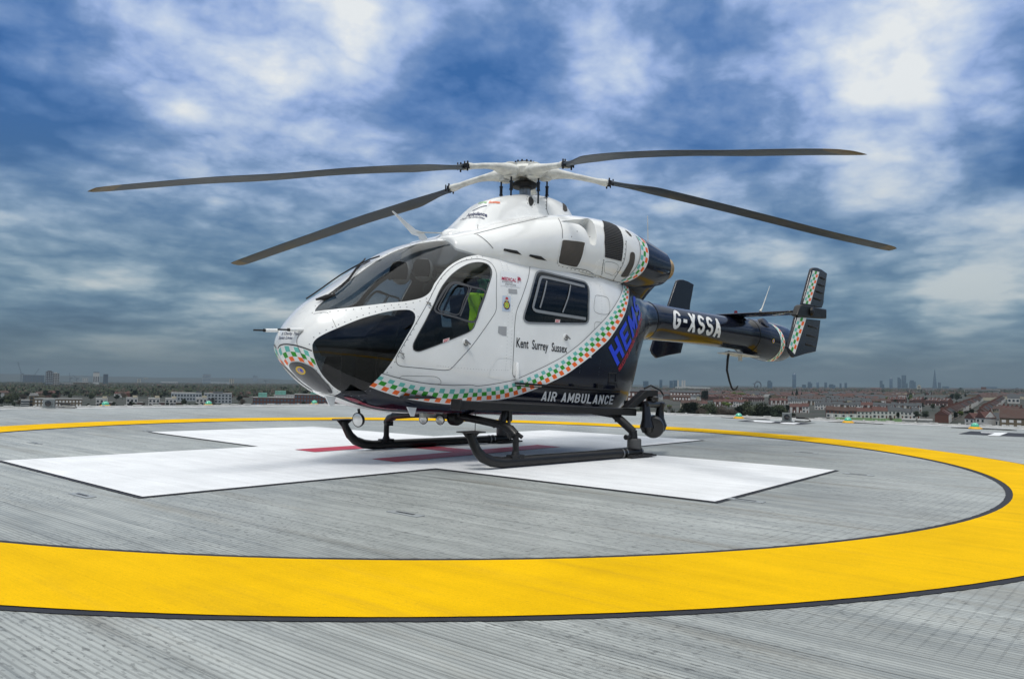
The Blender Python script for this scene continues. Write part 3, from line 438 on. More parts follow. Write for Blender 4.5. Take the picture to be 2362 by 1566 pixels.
def grille_mat(name, dark, light, freq, axis=2, mesh=False):
    m = bpy.data.materials.new(name); m.use_nodes = True; nt = m.node_tree; b = nt.nodes['Principled BSDF']
    tc = nt.nodes.new('ShaderNodeTexCoord'); w = nt.nodes.new('ShaderNodeTexWave'); w.bands_direction = 'XYZ'[axis] if not mesh else 'X'
    w.inputs['Scale'].default_value = freq; nt.links.new(tc.outputs['Object'], w.inputs['Vector'])
    r = nt.nodes.new('ShaderNodeValToRGB'); r.color_ramp.elements[0].color = tuple(dark)+(1,); r.color_ramp.elements[1].color = tuple(light)+(1,)
    r.color_ramp.elements[0].position = .35; r.color_ramp.elements[1].position = .65
    src = w.outputs['Fac']
    if mesh:
        w2 = nt.nodes.new('ShaderNodeTexWave'); w2.bands_direction = 'Z'; w2.inputs['Scale'].default_value = freq; nt.links.new(tc.outputs['Object'], w2.inputs['Vector'])
        mx = nt.nodes.new('ShaderNodeMath'); mx.operation = 'MAXIMUM'; nt.links.new(w.outputs['Fac'], mx.inputs[0]); nt.links.new(w2.outputs['Fac'], mx.inputs[1]); src = mx.outputs[0]
    nt.links.new(src, r.inputs[0]); nt.links.new(r.outputs[0], b.inputs['Base Color'])
    bp = nt.nodes.new('ShaderNodeBump'); bp.inputs['Strength'].default_value = .8; bp.inputs['Distance'].default_value = .01
    nt.links.new(src, bp.inputs['Height']); nt.links.new(bp.outputs[0], b.inputs['Normal']); b.inputs['Roughness'].default_value = .6
    return m
LOUVRE = grille_mat('black_louvre', (.003, .003, .003), (.022, .022, .024), 14)
MESHG = grille_mat('wire_mesh', (.02, .018, .016), (.10, .085, .07), 24, mesh=True)

HELI = empty('helicopter', HORG, R(-7.6))
tag(HELI, 'white and navy air ambulance helicopter with a checkered stripe parked on the white cross', 'helicopter')
P = lambda L: [Vector(p) for p in L]
mir = lambda L: [Vector((p[0], -p[1], p[2])) for p in L]

# ---- draping tools: markings and seams follow the skin they are painted on
class Surf:
    def __init__(s, objs, cen): s.t = bvh_of(*objs); s.cen = cen
    def n(s, p, n): return n if (p-s.cen(p)).dot(n) >= 0 else -n
    def snap(s, p, off=.002):
        q = s.t.find_nearest(p); n = s.n(q[0], q[1]); return q[0]+n*off, n
    def drop(s, p, d, off=.002):
        """project p along -d onto the skin"""
        h = s.t.ray_cast(p+d*.35, -d, .7)
        if h[0] is None: return s.snap(p, off)[0]
        n = s.n(h[0], h[1]); return h[0]+n*off
def newell(L):
    n = Vector()
    for i in range(len(L)): n += L[i].cross(L[(i+1) % len(L)])
    return n.normalized()
def resample(L, step, closed=False):
    L = [Vector(p) for p in L]
    if closed: L = L+[L[0]]
    seg = [0]
    for a, b in zip(L[:-1], L[1:]): seg.append(seg[-1]+(b-a).length)
    n = max(2, int(seg[-1]/step)+1) if step > 0 else int(-step)
    out = []; j = 0
    m = n if closed else n-1
    for i in range(n):
        t = seg[-1]*i/m
        while j < len(seg)-2 and seg[j+1] < t: j += 1
        # catmull-rom between points
        k = (t-seg[j])/max(seg[j+1]-seg[j], 1e-9); p1, p2 = L[j], L[j+1]
        p0 = L[j-1] if j > 0 else (L[-2] if closed else p1); p3 = L[j+2] if j+2 < len(L) else (L[1] if closed else p2)
        m1 = (p2-p0)*.5; m2 = (p3-p1)*.5; lim = (p2-p1).length
        if m1.length > lim: m1 = m1*(lim/m1.length)
        if m2.length > lim: m2 = m2*(lim/m2.length)
        out.append(p1*(2*k**3-3*k*k+1)+m1*(k**3-2*k*k+k)+p2*(-2*k**3+3*k*k)+m2*(k**3-k*k))
    return out
def patch(name, L, S, m, parent, off=.003, step=.03, smooth_outline=True):
    L = P(L); n = newell(L); c = sum(L, Vector())/len(L)
    if (c-S.cen(c)).dot(n) < 0: n = -n; L = L[::-1]
    a = (L[1]-L[0]).normalized(); a = (a-n*a.dot(n)).normalized(); b = n.cross(a)
    O = resample(L, step*.6, True) if smooth_outline else sum([[L[i].lerp(L[(i+1) % len(L)], k/6) for k in range(6)] for i in range(len(L))], [])
    o2 = [Vector(((p-c).dot(a), (p-c).dot(b))) for p in O]; N = len(o2)
    pts = list(o2); xs = [p.x for p in o2]; ys = [p.y for p in o2]
    x = min(xs)+step/2
    while x < max(xs):
        y = min(ys)+step/2
        while y < max(ys):
            pts.append(Vector((x, y))); y += step
        x += step
    v, e, f, _, _, _ = geometry.delaunay_2d_cdt(pts, [], [list(range(N))], 1, 1e-6)
    V = [S.drop(c+a*q.x+b*q.y, n, off) for q in v]
    return mesh_obj(name, V, f, m, parent)
def ribbon_geo(L, w, S, off, closed=False, step=.03):
    R_ = resample(L, step, closed); k = len(R_); V = []; 
    sn = [S.snap(p, off) for p in R_]
    for i in range(k):
        a = sn[(i-1) % k if closed else max(i-1, 0)][0]; b = sn[(i+1) % k if closed else min(i+1, k-1)][0]
        t = (b-a).normalized(); sd = t.cross(sn[i][1]).normalized()
        V += [S.snap(sn[i][0]+sd*w/2, off)[0], S.snap(sn[i][0]-sd*w/2, off)[0]]
    F = [(2*i, 2*i+1, 2*((i+1) % k)+1, 2*((i+1) % k)) for i in range(k if closed else k-1)]
    return V, F
def ribbons(name, specs, m, parent):
    """specs: (line, width, surface, offset, closed)"""
    for L, w, S, off, cl in specs:
        v, f = ribbon_geo(P(L), w, S, off, cl); o = mesh_obj(name, v, f, m, parent)
    return o
def dots(name, specs, m, parent, r=.006):
    """rows of rivet heads: (line, spacing, surface, closed, sideways shift)"""
    V, F = [], []
    for L, sp, S, cl, sh in specs:
        Rr = resample(P(L), sp, cl); c = sum(Rr, Vector())/len(Rr)
        for i, p in enumerate(Rr):
            q, n = S.snap(p, .001)
            if sh:
                a = Rr[(i-1) % len(Rr)]; b = Rr[(i+1) % len(Rr)]; t = (b-a).normalized(); sd = t.cross(n).normalized()
                if cl and sd.dot(p-c) < 0: sd = -sd
                q, n = S.snap(q+sd*sh, .001)
            a = n.orthogonal().normalized(); b = n.cross(a); o = len(V)
            V += [q+(a*math.cos(k*math.pi/3)+b*math.sin(k*math.pi/3))*r for k in range(6)]+[q+n*r*.5]
            F += [(o+k, o+(k+1) % 6, o+6) for k in range(6)]
    return tag(mesh_obj(name, V, F, m, parent), kind='stuff')
def lettering(name, txt, quad, S, m, parent, bold=0.0, off=.004, label=None, sp=1.0):
    """quad: bottom-left, bottom-right, top-right, top-left corners on the skin"""
    cu = bpy.data.curves.new('t', 'FONT'); cu.body = txt; cu.size = 1; cu.offset = bold; cu.resolution_u = 3; cu.space_character = sp
    o = bpy.data.objects.new('t', cu); COL.objects.link(o); bpy.context.view_layer.update()
    me = bpy.data.meshes.new_from_object(o.evaluated_get(bpy.context.evaluated_depsgraph_get()))
    bpy.data.objects.remove(o); bm = bmesh.new(); bm.from_mesh(me)
    xs = [v.co.x for v in bm.verts]; x0, x1 = min(xs), max(xs); y0, y1 = 0.0, .72 if txt.upper() == txt or any(ch.isupper() for ch in txt) else .72
    k = max(6, int((x1-x0)*3))
    for i in range(1, k): bmesh.ops.bisect_plane(bm, geom=bm.verts[:]+bm.edges[:]+bm.faces[:], plane_co=(x0+(x1-x0)*i/k, 0, 0), plane_no=(1, 0, 0))
    for i in range(1, 3): bmesh.ops.bisect_plane(bm, geom=bm.verts[:]+bm.edges[:]+bm.faces[:], plane_co=(0, y0+(y1-y0)*i/3, 0), plane_no=(0, 1, 0))
    bl, br, tr, tl = P(quad); n = newell(P(quad)); c = (bl+br+tr+tl)/4
    if (c-S.cen(c)).dot(n) < 0: n = -n
    for v in bm.verts:
        s, t = (v.co.x-x0)/(x1-x0), (v.co.y-y0)/(y1-y0)
        p = (bl*(1-s)+br*s)*(1-t)+(tl*(1-s)+tr*s)*t; v.co = S.drop(p, n, off)
    me2 = bpy.data.meshes.new(name); bm.to_mesh(me2); bm.free(); me2.materials.append(m)
    ob = bpy.data.objects.new(name, me2); link(ob, parent)
    if label: ob['label'] = label
    return ob
def _arc(cx, cy, rx, ry, a0, a1, n=10): return [(cx+rx*math.cos(R(a0+(a1-a0)*i/n)), cy+ry*math.sin(R(a0+(a1-a0)*i/n))) for i in range(n+1)]
def block_letters(name, txt, quad, S, m, parent, th=.17, w=.60, gap=.14, off=.005, label=None):
    """bold condensed capitals drawn as strokes, laid on the skin"""
    h_ = th/2; T_, B_ = 1-h_, h_; x0, x1 = h_, w-h_; mx_ = w/2; rx = (x1-x0)/2; ry = .26
    G = {'A': [[(x0-.01, 0), (mx_, T_+.02), (x1+.01, 0)], [(x0+.06, .27), (x1-.06, .27)]], 'I': [[(h_, 0), (h_, 1)]], 'R': [[(x0, 0), (x0, T_), (mx_, T_)]+_arc(mx_, T_-.22, rx, .22, 90, -90, 8)+[(x0, T_-.44)], [(mx_, T_-.44), (x1+.01, 0)]],
         'M': [[(x0, 0), (x0, T_), (mx_+.06, .25), (x1+.12, T_), (x1+.12, 0)]], 'B': [[(x0, B_), (x0, T_), (mx_, T_)]+_arc(mx_, T_-.20, rx*.9, .20, 90, -90, 8)+[(x0, T_-.40)], [(mx_, T_-.40)]+_arc(mx_, B_+.215, rx, .215, 90, -90, 8)+[(x0, B_)]],
         'U': [[(x0, 1), (x0, B_+ry)]+_arc(mx_, B_+ry, rx, ry, 180, 360)+[(x1, 1)]], 'L': [[(x0, 1), (x0, B_), (x1+h_, B_)]], 'N': [[(x0, 0), (x0, T_), (x1, B_), (x1, 1)]], 'C': [_arc(mx_, T_-ry, rx, ry, 0, 180)+_arc(mx_, B_+ry, rx, ry, 180, 360)],
         'E': [[(x1+h_, T_), (x0, T_), (x0, B_), (x1+h_, B_)], [(x0, .5), (x1, .5)]], 'H': [[(x0, 0), (x0, 1)], [(x1, 0), (x1, 1)], [(x0, .5), (x1, .5)]], 'S': [_arc(mx_, T_-.21, rx, .21, 20, 180)+_arc(mx_, T_-.21, rx, .21, 200, 270, 5)+_arc(mx_, B_+.21, rx, .21, 90, 0, 5)+_arc(mx_, B_+.21, rx, .21, -20, -160)],
         'G': [_arc(mx_, T_-ry, rx, ry, 10, 180)+_arc(mx_, B_+ry, rx, ry, 180, 360)+[(x1, .46), (mx_, .46)]], 'X': [[(mx_, .5), (x0-.01, 0)], [(mx_, .5), (x1+.01, 0)], [(mx_, .5), (x0-.01, 1)], [(mx_, .5), (x1+.01, 1)]], '-': [[(.06, .48), (w*.62, .48)]]}
    Wd = {'I': th, ' ': .28, 'M': w+.12, '-': w*.72}; pts, fcs = [], []; x = 0.0
    def addp(poly):
        o = len(pts); pts.extend(Vector(p) for p in poly); fcs.append(list(range(o, o+len(poly))))
    for ch in txt:
        for pl in G.get(ch, []):
            pl = [Vector((p[0]+x, p[1])) for p in pl]; pl = [p for i, p in enumerate(pl) if i == 0 or (p-pl[i-1]).length > 1e-4]
            for a, b in zip(pl[:-1], pl[1:]):
                d = (b-a).normalized(); n_ = Vector((-d.y, d.x))*h_; k = max(1, int((b-a).length/.34))
                for q in range(k): addp([a.lerp(b, q/k)-n_, a.lerp(b, (q+1)/k)-n_, a.lerp(b, (q+1)/k)+n_, a.lerp(b, q/k)+n_])
            for i in range(1, len(pl)-1):
                addp([pl[i]+Vector((math.cos(t), math.sin(t)))*h_*.98 for t in [2*math.pi*j/10+.1 for j in range(10)]])
        x += Wd.get(ch, w)+gap
    x -= gap
    bm = bmesh.new(); lay = bm.verts.layers.float.new('lift')
    for li, fc in enumerate(fcs):       # every stroke lies a hair above the one before it
        vs = []
        for i in fc:
            q = bm.verts.new((pts[i].x, min(1, max(0, pts[i].y)), 0)); q[lay] = (li % 24)*.00012; vs.append(q)
        bm.faces.new(vs)
    k = max(8, int(x*3))
    for i in range(1, k): bmesh.ops.bisect_plane(bm, geom=bm.verts[:]+bm.edges[:]+bm.faces[:], plane_co=(x*i/k, 0, 0), plane_no=(1, 0, 0))
    for i in range(1, 4): bmesh.ops.bisect_plane(bm, geom=bm.verts[:]+bm.edges[:]+bm.faces[:], plane_co=(0, i/4, 0), plane_no=(0, 1, 0))
    bl, br, tr, tl = P(quad); n = newell(P(quad)); c = (bl+br+tr+tl)/4
    if (c-S.cen(c)).dot(n) < 0: n = -n
    for q in bm.verts:
        s, t = q.co.x/x, q.co.y; p = (bl*(1-s)+br*s)*(1-t)+(tl*(1-s)+tr*s)*t; q.co = S.drop(p, n, off+q[lay])
    me = bpy.data.meshes.new(name); bm.to_mesh(me); bm.free(); me.materials.append(m)
    ob = bpy.data.objects.new(name, me); link(ob, parent)
    if label: ob['label'] = label
    return ob
def checker(name, up, lo, S, parent, rows, cell=.057, off=.003, phase=0, sub=2):
    """rows: (f0, f1, material index or -1, parity); white base below"""
    n = max(4, round(sum((b-a).length for a, b in zip(P(up)[:-1], P(up)[1:]))/cell))
    U = resample(up, -(n*sub+1)); Lw = resample(lo, -(n*sub+1)); V, F, M_ = [], [], []
    def quad(i, f0, f1, mi, off):
        o = len(V); ks = 3
        for k in range(ks+1):
            f = f0+(f1-f0)*k/ks
            for j in range(sub+1):
                V.append(S.snap(U[i*sub+j].lerp(Lw[i*sub+j], f), off)[0])
        w = sub+1
        for k in range(ks):
            for j in range(sub): F.append((o+k*w+j, o+k*w+j+1, o+(k+1)*w+j+1, o+(k+1)*w+j)); M_.append(mi)
    for i in range(n):
        prev = .0
        for f0, f1, mi, par in rows:
            if f0 > prev: quad(i, prev, f0, 0, off)
            quad(i, f0, f1, mi if (i+par+phase) % 2 == 0 else 0, off); prev = f1
        if prev < 1: quad(i, prev, 1, 0, off)
    return mesh_obj(name, V, F, [CWHITE, TEAL, GREEN, ORANGE], parent, fm=M_)

# ---- pod shell with window openings
v, f = make_hull_raw()
RAW = mesh_obj('raw', v, f, WHITE)
SH = Surf([RAW], lambda p: Vector((min(max(p.x, -2.4), 2.0), 0, 1.35+.15*max(0, p.x))))
def pin_mid(t): return P([Vector(a).lerp(Vector(b), t) for a, b in zip(resample(D['pinstripe_line'], -60), resample(D['band_lower'], -60))])
_mid = pin_mid(.5)
_mm = []
for p in _mid:
    if p.x > -2.5 and (not _mm or (p.x > _mm[-1].x+.004 and p.z > _mm[-1].z-.06)): _mm.append(p)
_np = [(-2.72, .95), (-2.55, .80)]+[(p.x, p.z) for p in _mm]+[(1.08, 2.25), (1.1, 3), (3.5, 3), (3.5, 0), (-2.72, 0)]
def inpoly(x, y, L):
    r = False; j = len(L)-1
    for i in range(len(L)):
        (xi, yi), (xj, yj) = L[i], L[j]
        if (yi > y) != (yj > y) and x < (xj-xi)*(y-yi)/(yj-yi)+xi: r = not r
        j = i
    return r
fus = bpy.data.objects.new('fuselage', RAW.data.copy()); link(fus, HELI); fus.data.materials.clear()
for m_ in (WHITE, NAVY, CABIN, CABIN): fus.data.materials.append(m_)
for p_ in fus.data.polygons: p_.material_index = 1 if inpoly(p_.center.x, p_.center.z, _np) else 0
bm = bmesh.new(); bm.from_mesh(fus.data); bmesh.ops.recalc_face_normals(bm, faces=bm.faces); bm.to_mesh(fus.data); bm.free()
sol = fus.modifiers.new('shell', 'SOLIDIFY'); sol.thickness = .016; sol.offset = -1; sol.material_offset = 2
bpy.context.view_layer.update(); apply_mods(fus)
def cutter(L, out=.55, inn=.06):
    L = resample(P(L), .035, True); n = newell(L); c = sum(L, Vector())/len(L)
    if (c-SH.cen(c)).dot(n) < 0: n = -n; L = L[::-1]
    k = len(L); V = [p-n*inn for p in L]+[p+n*out for p in L]
    F = [tuple(range(k-1, -1, -1)), tuple(range(k, 2*k))]+[(i, (i+1) % k, k+(i+1) % k, k+i) for i in range(k)]
    return V, F
WIN = [('windscreen_panel', 'windshield', GLS), ('chin_window', 'chin_window', GLSC), ('door_window', 'door_window', GLSD), ('cabin_window', 'cabin_window', GLS2)]
panes = {}
cv, cf = [], []
for nm, key, gm in WIN:
    for side in (0, 1):
        L = P(D[key]) if side == 0 else mir(D[key])
        V_, F_ = cutter(L, .55 if key in ('windshield', 'chin_window') else .12)
        o = len(cv); cv += V_; cf += [tuple(i+o for i in q) for q in F_]
        cu = mesh_obj('cut', V_, F_, gm); pn = bpy.data.objects.new(nm, fus.data.copy()); link(pn, HELI)
        b_ = pn.modifiers.new('b', 'BOOLEAN'); b_.operation = 'INTERSECT'; b_.solver = 'EXACT'; b_.object = cu
        cu.parent = HELI; bpy.context.view_layer.update(); apply_mods(pn); bpy.data.objects.remove(cu)
        pn.data.materials.clear(); pn.data.materials.append(gm); pn.data.polygons.foreach_set('material_index', [0]*len(pn.data.polygons))
        pn.data.set_sharp_from_angle(angle=R(30)); panes[key, side] = pn
cu = mesh_obj('cut', cv, cf, RUBBER, HELI)
b_ = fus.modifiers.new('b', 'BOOLEAN'); b_.operation = 'DIFFERENCE'; b_.solver = 'EXACT'; b_.object = cu
bpy.context.view_layer.update(); apply_mods(fus); bpy.data.objects.remove(cu); fus.data.set_sharp_from_angle(angle=R(40))
tag(panes['windshield', 0], 'windscreen panel on the side towards the camera'); tag(panes['chin_window', 0], 'large dark chin window under the windscreen on the near side')

# window rims and frames
for side in (0, 1):
    q = (lambda L: P(L)) if side == 0 else mir
    ribbons('window_seal', [(q(D['cabin_window']), .022, SH, .006, True)], WGREY, panes['cabin_window', side])
    ribbons('window_seal', [(q(D['door_window']), .010, SH, .004, True)], SEAM, panes['door_window', side])
    ribbons('window_frame', [(q(D['win_frame_door']), .022, SH, .008, True), (q(D['win_frame_inner']), .012, SH, .009, True), (q(D['win_bar1']), .018, SH, .008, False)], DGREY, panes['door_window', side])
    ribbons('window_frame', [(q(D['cabin_frame']), .034, SH, .009, False), (q(D['cabin_bar']), .02, SH, .009, False), (q(D['cabin_bar2']), .022, SH, .009, False)], WGREY, panes['cabin_window', side])
    dots('rivets', [(q(D['windshield']), .075, SH, True, .028), (q(D['chin_window']), .065, SH, True, .028)], RIVET, fus, .0065)
    # door and hatch seams
    ribbons('door_seam', [(q(D['door_line']), .006, SH, .002, True)], SEAM, fus)
    ribbons('sliding_door_seam', [(q(D['slide_door_line']), .007, SH, .002, False)], SEAM, fus)
    ribbons('hatch_seam', [(q(D['fuel_door']), .004, SH, .002, True), (q(D['hatch2']), .004, SH, .002, False), (q(D['access_low']), .004, SH, .002, True), (q(D['nose_side_line']), .004, SH, .002, False), (q(D['nose_panel_line']), .005, SH, .007, False)], SEAM, fus)
    hl = ribbons('reinforcement_edge', [(q(D['hatch_low']), .008, SH, .004, False)], CWHITE, fus)
    rr = ribbons('roof_rail', [(q(D['drip_rail']), .022, SH, .02, False)], mat('rail_cream', (.55, .55, .50), .5), HELI)
    sm = rr.modifiers.new('s', 'SOLIDIFY'); sm.thickness = .016
    patch('handle_recess', q(D['handle_recess']), SH, GREYL, fus, .003, .02, False); patch('handle_recess', q(D['handle_recess_top']), SH, GREYL, fus, .003, .02, False)
    # livery
    rows = [(.17, .40, 1, 0), (.40, .655, 2, 1), (.655, .93, 3, 0)]
    ck = checker('checker_stripe', q(D['pinstripe_line']), q(D['band_lower']), SH, HELI, rows, .0565, .006)
    if side == 0: ck['label'] = 'teal, green and orange checkered stripe sweeping along the near side'
    ribbons('pinstripe', [(q(D['pinstripe_line']), .011, SH, .005, False), (q(D['band_upper_front']), .011, SH, .005, False)], LINEB, HELI)
    fl = [Vector((p.x, p.y, p.z)) for p in q(D['band_lower_front'])]
    checker('nose_checker_stripe', q(D['band_upper_front']), fl, SH, HELI, [(.10, .40, 1, 0), (.40, .68, 2, 1), (.68, .96, 3, 0)], .05)
    patch('nose_underside_panel', q(D['nose_dark_panel']), SH, mat('charcoal_panel', (.016, .017, .021), .3, coat=.6), fus, .007, .03)
# rivet rows on the skin of the near and far doors
for side in (0, 1):
    q = (lambda L: P(L)) if side == 0 else mir
    rows_ = [[(-1.02, -.8, 2.28), (-.98, -.8, 1.7), (-1.0, -.8, 1.0)], [(-.93, -.8, 1.02), (-.92, -.8, 1.6), (-.93, -.8, 2.2)], [(-1.9, -.8, 1.02), (-1.4, -.8, 1.0), (-.95, -.8, 1.0)], [(.55, -.8, .98), (.57, -.8, 1.15)], [(.2, -.8, 1.0), (.22, -.8, 1.25)], [(.62, -.8, 2.1), (.60, -.8, 1.8), (.58, -.8, 1.6)]]
    dots('rivets', [(q(r_), .035, SH, False, 0) for r_ in rows_], RIVET, fus, .0034)
# lettering
lettering('lettering', 'Kent  Surrey  Sussex', [Vector(k_)+Vector((0, 0, .012 if i_ > 1 else -.004)) for i_, k_ in enumerate(D['text_kent'])], SH, LINEB, HELI, .012, label='black words Kent Surrey Sussex on the cabin door')
block_letters('lettering', 'AIR AMBULANCE', D['text_air'], SH, CWHITE, HELI, .17, .58, .15, label='white words AIR AMBULANCE low on the side')
block_letters('lettering', 'HEMS', D['text_hems'], SH, BLUE, HELI, .19, .62, .16, label='large slanted blue letters HEMS')
lettering('lettering', 'HELICOPTER EMERGENCY MEDICAL SERVICE', D['text_heli'], SH, REDL, HELI, .01, label='small red line of words beside the blue letters')
lettering('lettering', 'A Charity That', D['text_charity1'], SH, NAVYL, HELI, .01)
lettering('lettering', 'Saves Lives', D['text_charity2'], SH, NAVYL, HELI, .01)
patch('sticker', D['medical_panel'], SH, mat('sticker_white', (.72, .74, .76), .35), HELI, .003, .03, False)
lettering('lettering', 'MEDICAL', D['text_med'], SH, MAG, HELI, .02, .006); lettering('lettering', 'aviation', D['text_av'], SH, GREYL, HELI, .02, .0065); lettering('lettering', 'services', D['text_serv'], SH, GREYL, HELI, .02, .006)
def quad_of(u, z, w, h, y=-.8, sk=0): return [(u, y, z), (u+w, y, z), (u+w+sk, y, z+h), (u+sk, y, z+h)]
q0 = Vector(D['text_med'][1])
mbw = MB()
for k_ in range(7):   # small winged-staff mark after the crimson word
    a_ = -.5+k_*.35; c_ = Vector((q0.x+.03, q0.y-.004, q0.z+.03))
    mbw.prism([c_, c_+Vector((math.cos(a_)*.05, 0, math.sin(a_)*.03)), c_+Vector((math.cos(a_+.2)*.045, 0, math.sin(a_+.2)*.035))], (0, -.002, 0))
mbw.box((q0.x+.03, q0.y-.004, q0.z+.01), (.006, .003, .06)); mbw.build('staff_mark', MAG, HELI)
# service crest: pale card, crown, green-yellow ring
patch('crest_card', D['crest'], SH, mat('crest_card', (.50, .58, .70), .4), HELI, .003, .03, False)
cc = sum(P(D['crest']), Vector())/4
mc = MB()
def disc(mb, c, r, n, off, m, k=24, seg=None, r0=0):
    a = Vector((1, 0, 0)); a = (a-n*a.dot(n)).normalized(); b = n.cross(a)
    if b.z < 0: b = -b
    s0, s1 = seg or (0, 2*math.pi); V = []
    for i in range(k+1):
        t = s0+(s1-s0)*i/k; V += [c+n*off+(a*math.cos(t)+b*math.sin(t))*r0, c+n*off+(a*math.cos(t)+b*math.sin(t))*r]
    mb.add(V, [(2*i, 2*i+1, 2*i+3, 2*i+2) for i in range(k)], m)
nn = Vector((0, -1, 0))
c1, n1 = SH.snap(cc+Vector((0, 0, -.018)), 0)
disc(mc, c1, .046, n1, .006, 0, r0=.034); disc(mc, c1, .034, n1, .0065, 1, r0=.026); disc(mc, c1, .026, n1, .006, 2, r0=.012); disc(mc, c1, .012, n1, .0062, 1)
for k_ in range(12):
    t_ = k_*math.pi/6; disc(mc, c1+Vector((math.cos(t_)*.046, 0, math.sin(t_)*.046)), .006, n1, .007, 1 if k_ % 2 else 0, 6)
c2 = c1+Vector((0, -.0, .064))
disc(mc, c2, .022, n1, .0065, 3, 12, (0, math.pi)); disc(mc, c2+Vector((0, 0, -.006)), .02, n1, .006, 1, 12, r0=.015); disc(mc, c2+Vector((0, 0, .024)), .005, n1, .007, 1, 8)
mc.build('crest', [NAVYL, YEL, GRN2, REDL], HELI)
def round_badge(c, S, r, parent, nm='club_badge'):
    mb = MB(); c, n = S.snap(Vector(c), 0)
    disc(mb, c, r, n, .008, 0, 28, r0=r*.62); disc(mb, c, r*.62, n, .009, 1, 28); disc(mb, c, r*.5, n, .0095, 0, 28, r0=r*.44)
    ob = mb.build(nm, [YEL, BLUE], parent); return ob, c, n
ob_, c_, n_ = round_badge(sum(P(D['lions_nose']), Vector())/7, SH, .052, HELI)
a_ = Vector((1, 0, 0)); a_ = Vector((0, -1, 0)).cross(n_).cross(n_).normalized()
t_ = n_.cross(Vector((0, 0, 1))).normalized(); w_ = t_.cross(n_).normalized()
if w_.z < 0: w_ = -w_
if t_.x < 0: t_ = -t_
lettering('lettering', 'L', [c_-t_*.013-w_*.02, c_+t_*.013-w_*.02, c_+t_*.013+w_*.02, c_-t_*.013+w_*.02], SH, YEL, HELI, .04, .0115)
for key in ('text_exit', 'text_exit2'):
    Q = P(D[key]); patch('exit_sticker', [Q[0]+(Q[0]-Q[2])*.12, Q[1]+(Q[1]-Q[3])*.12, Q[2]+(Q[2]-Q[0])*.12, Q[3]+(Q[3]-Q[1])*.12], SH, CWHITE, HELI, .006, .02, False)
    lettering('lettering', 'EXIT', Q, SH, REDL, HELI, .03, .009)
# red flash painted under the belly
patch('belly_flash', [(-2.66, -.24, .66), (-2.58, -.30, .66), (-2.35, -.30, .56), (-2.1, -.36, .53), (-2.3, -.26, .54)], SH, mat('crimson_flash', (.22, .008, .03), .35, coat=.5), HELI, .006, .03)
patch('belly_white', [(-2.80, -.02, .68), (-2.72, -.16, .66), (-2.2, -.20, .53), (-1.9, -.30, .50), (-1.9, -.15, .5), (-2.2, -.02, .53)], SH, CWHITE, HELI, .005, .03)

# ---- engine cowling
V, F = make_cowl_raw()
cowl = fuse('engine_cowling', V, F, .02, 8, WHITE, HELI)
bm = bmesh.new(); bm.from_mesh(cowl.data); rr_ = bmesh.ops.bisect_plane(bm, geom=bm.verts[:]+bm.edges[:]+bm.faces[:], plane_co=(2.20, 0, 2.5), plane_no=(1, 0, .06), clear_outer=True)
bmesh.ops.holes_fill(bm, edges=[e for e in bm.edges if e.is_boundary]); bm.to_mesh(cowl.data); bm.free()
SCW = Surf([cowl], lambda p: Vector((p.x, 0 if (p.z > 2.99 or p.x < -.9) else math.copysign(.40, p.y) if abs(p.y) > .1 else 0, 2.5)))
cowl.data.materials.clear()
for m_ in (WHITE, NAVY): cowl.data.materials.append(m_)
_bf = [Vector(a).lerp(Vector(b), .6) for a, b in zip(resample(D['cowl_band_front'], -12), resample(D['cowl_band_rear'], -12))]
def band_u(z):
    L = sorted([(p.z, p.x) for p in _bf]); 
    if z <= L[0][0]: return L[0][1]
    if z >= L[-1][0]: return L[-1][1]
    for (z0, u0), (z1, u1) in zip(L[:-1], L[1:]):
        if z0 <= z <= z1: return u0+(u1-u0)*(z-z0)/max(z1-z0, 1e-6)
for p_ in cowl.data.polygons: p_.material_index = 1 if p_.center.x > band_u(p_.center.z) else 0
# intake scoops: pockets cut into each side
for side in (0, 1):
    L = P(D['scoop']) if side == 0 else mir(D['scoop'])
    L = resample(L, .03, True); n = newell(L); c = sum(L, Vector())/len(L)
    if n.y*(1 if side else -1) < 0: n = -n; L = L[::-1]
    u0 = min(p.x for p in L); u1 = max(p.x for p in L); k = len(L)
    V_ = [p-n*(.012+.15*((p.x-u0)/(u1-u0))**1.3)+Vector((.03, 0, -.03)) for p in L]+[p+n*.15 for p in L]
    F_ = [tuple(range(k-1, -1, -1)), tuple(range(k, 2*k))]+[(i, (i+1) % k, k+(i+1) % k, k+i) for i in range(k)]
    cu = mesh_obj('cut', V_, F_, WHITE, HELI); b_ = cowl.modifiers.new('b', 'BOOLEAN'); b_.operation = 'DIFFERENCE'; b_.solver = 'EXACT'; b_.object = cu
    bpy.context.view_layer.update(); apply_mods(cowl); bpy.data.objects.remove(cu)
cowl.data.set_sharp_from_angle(angle=R(38))
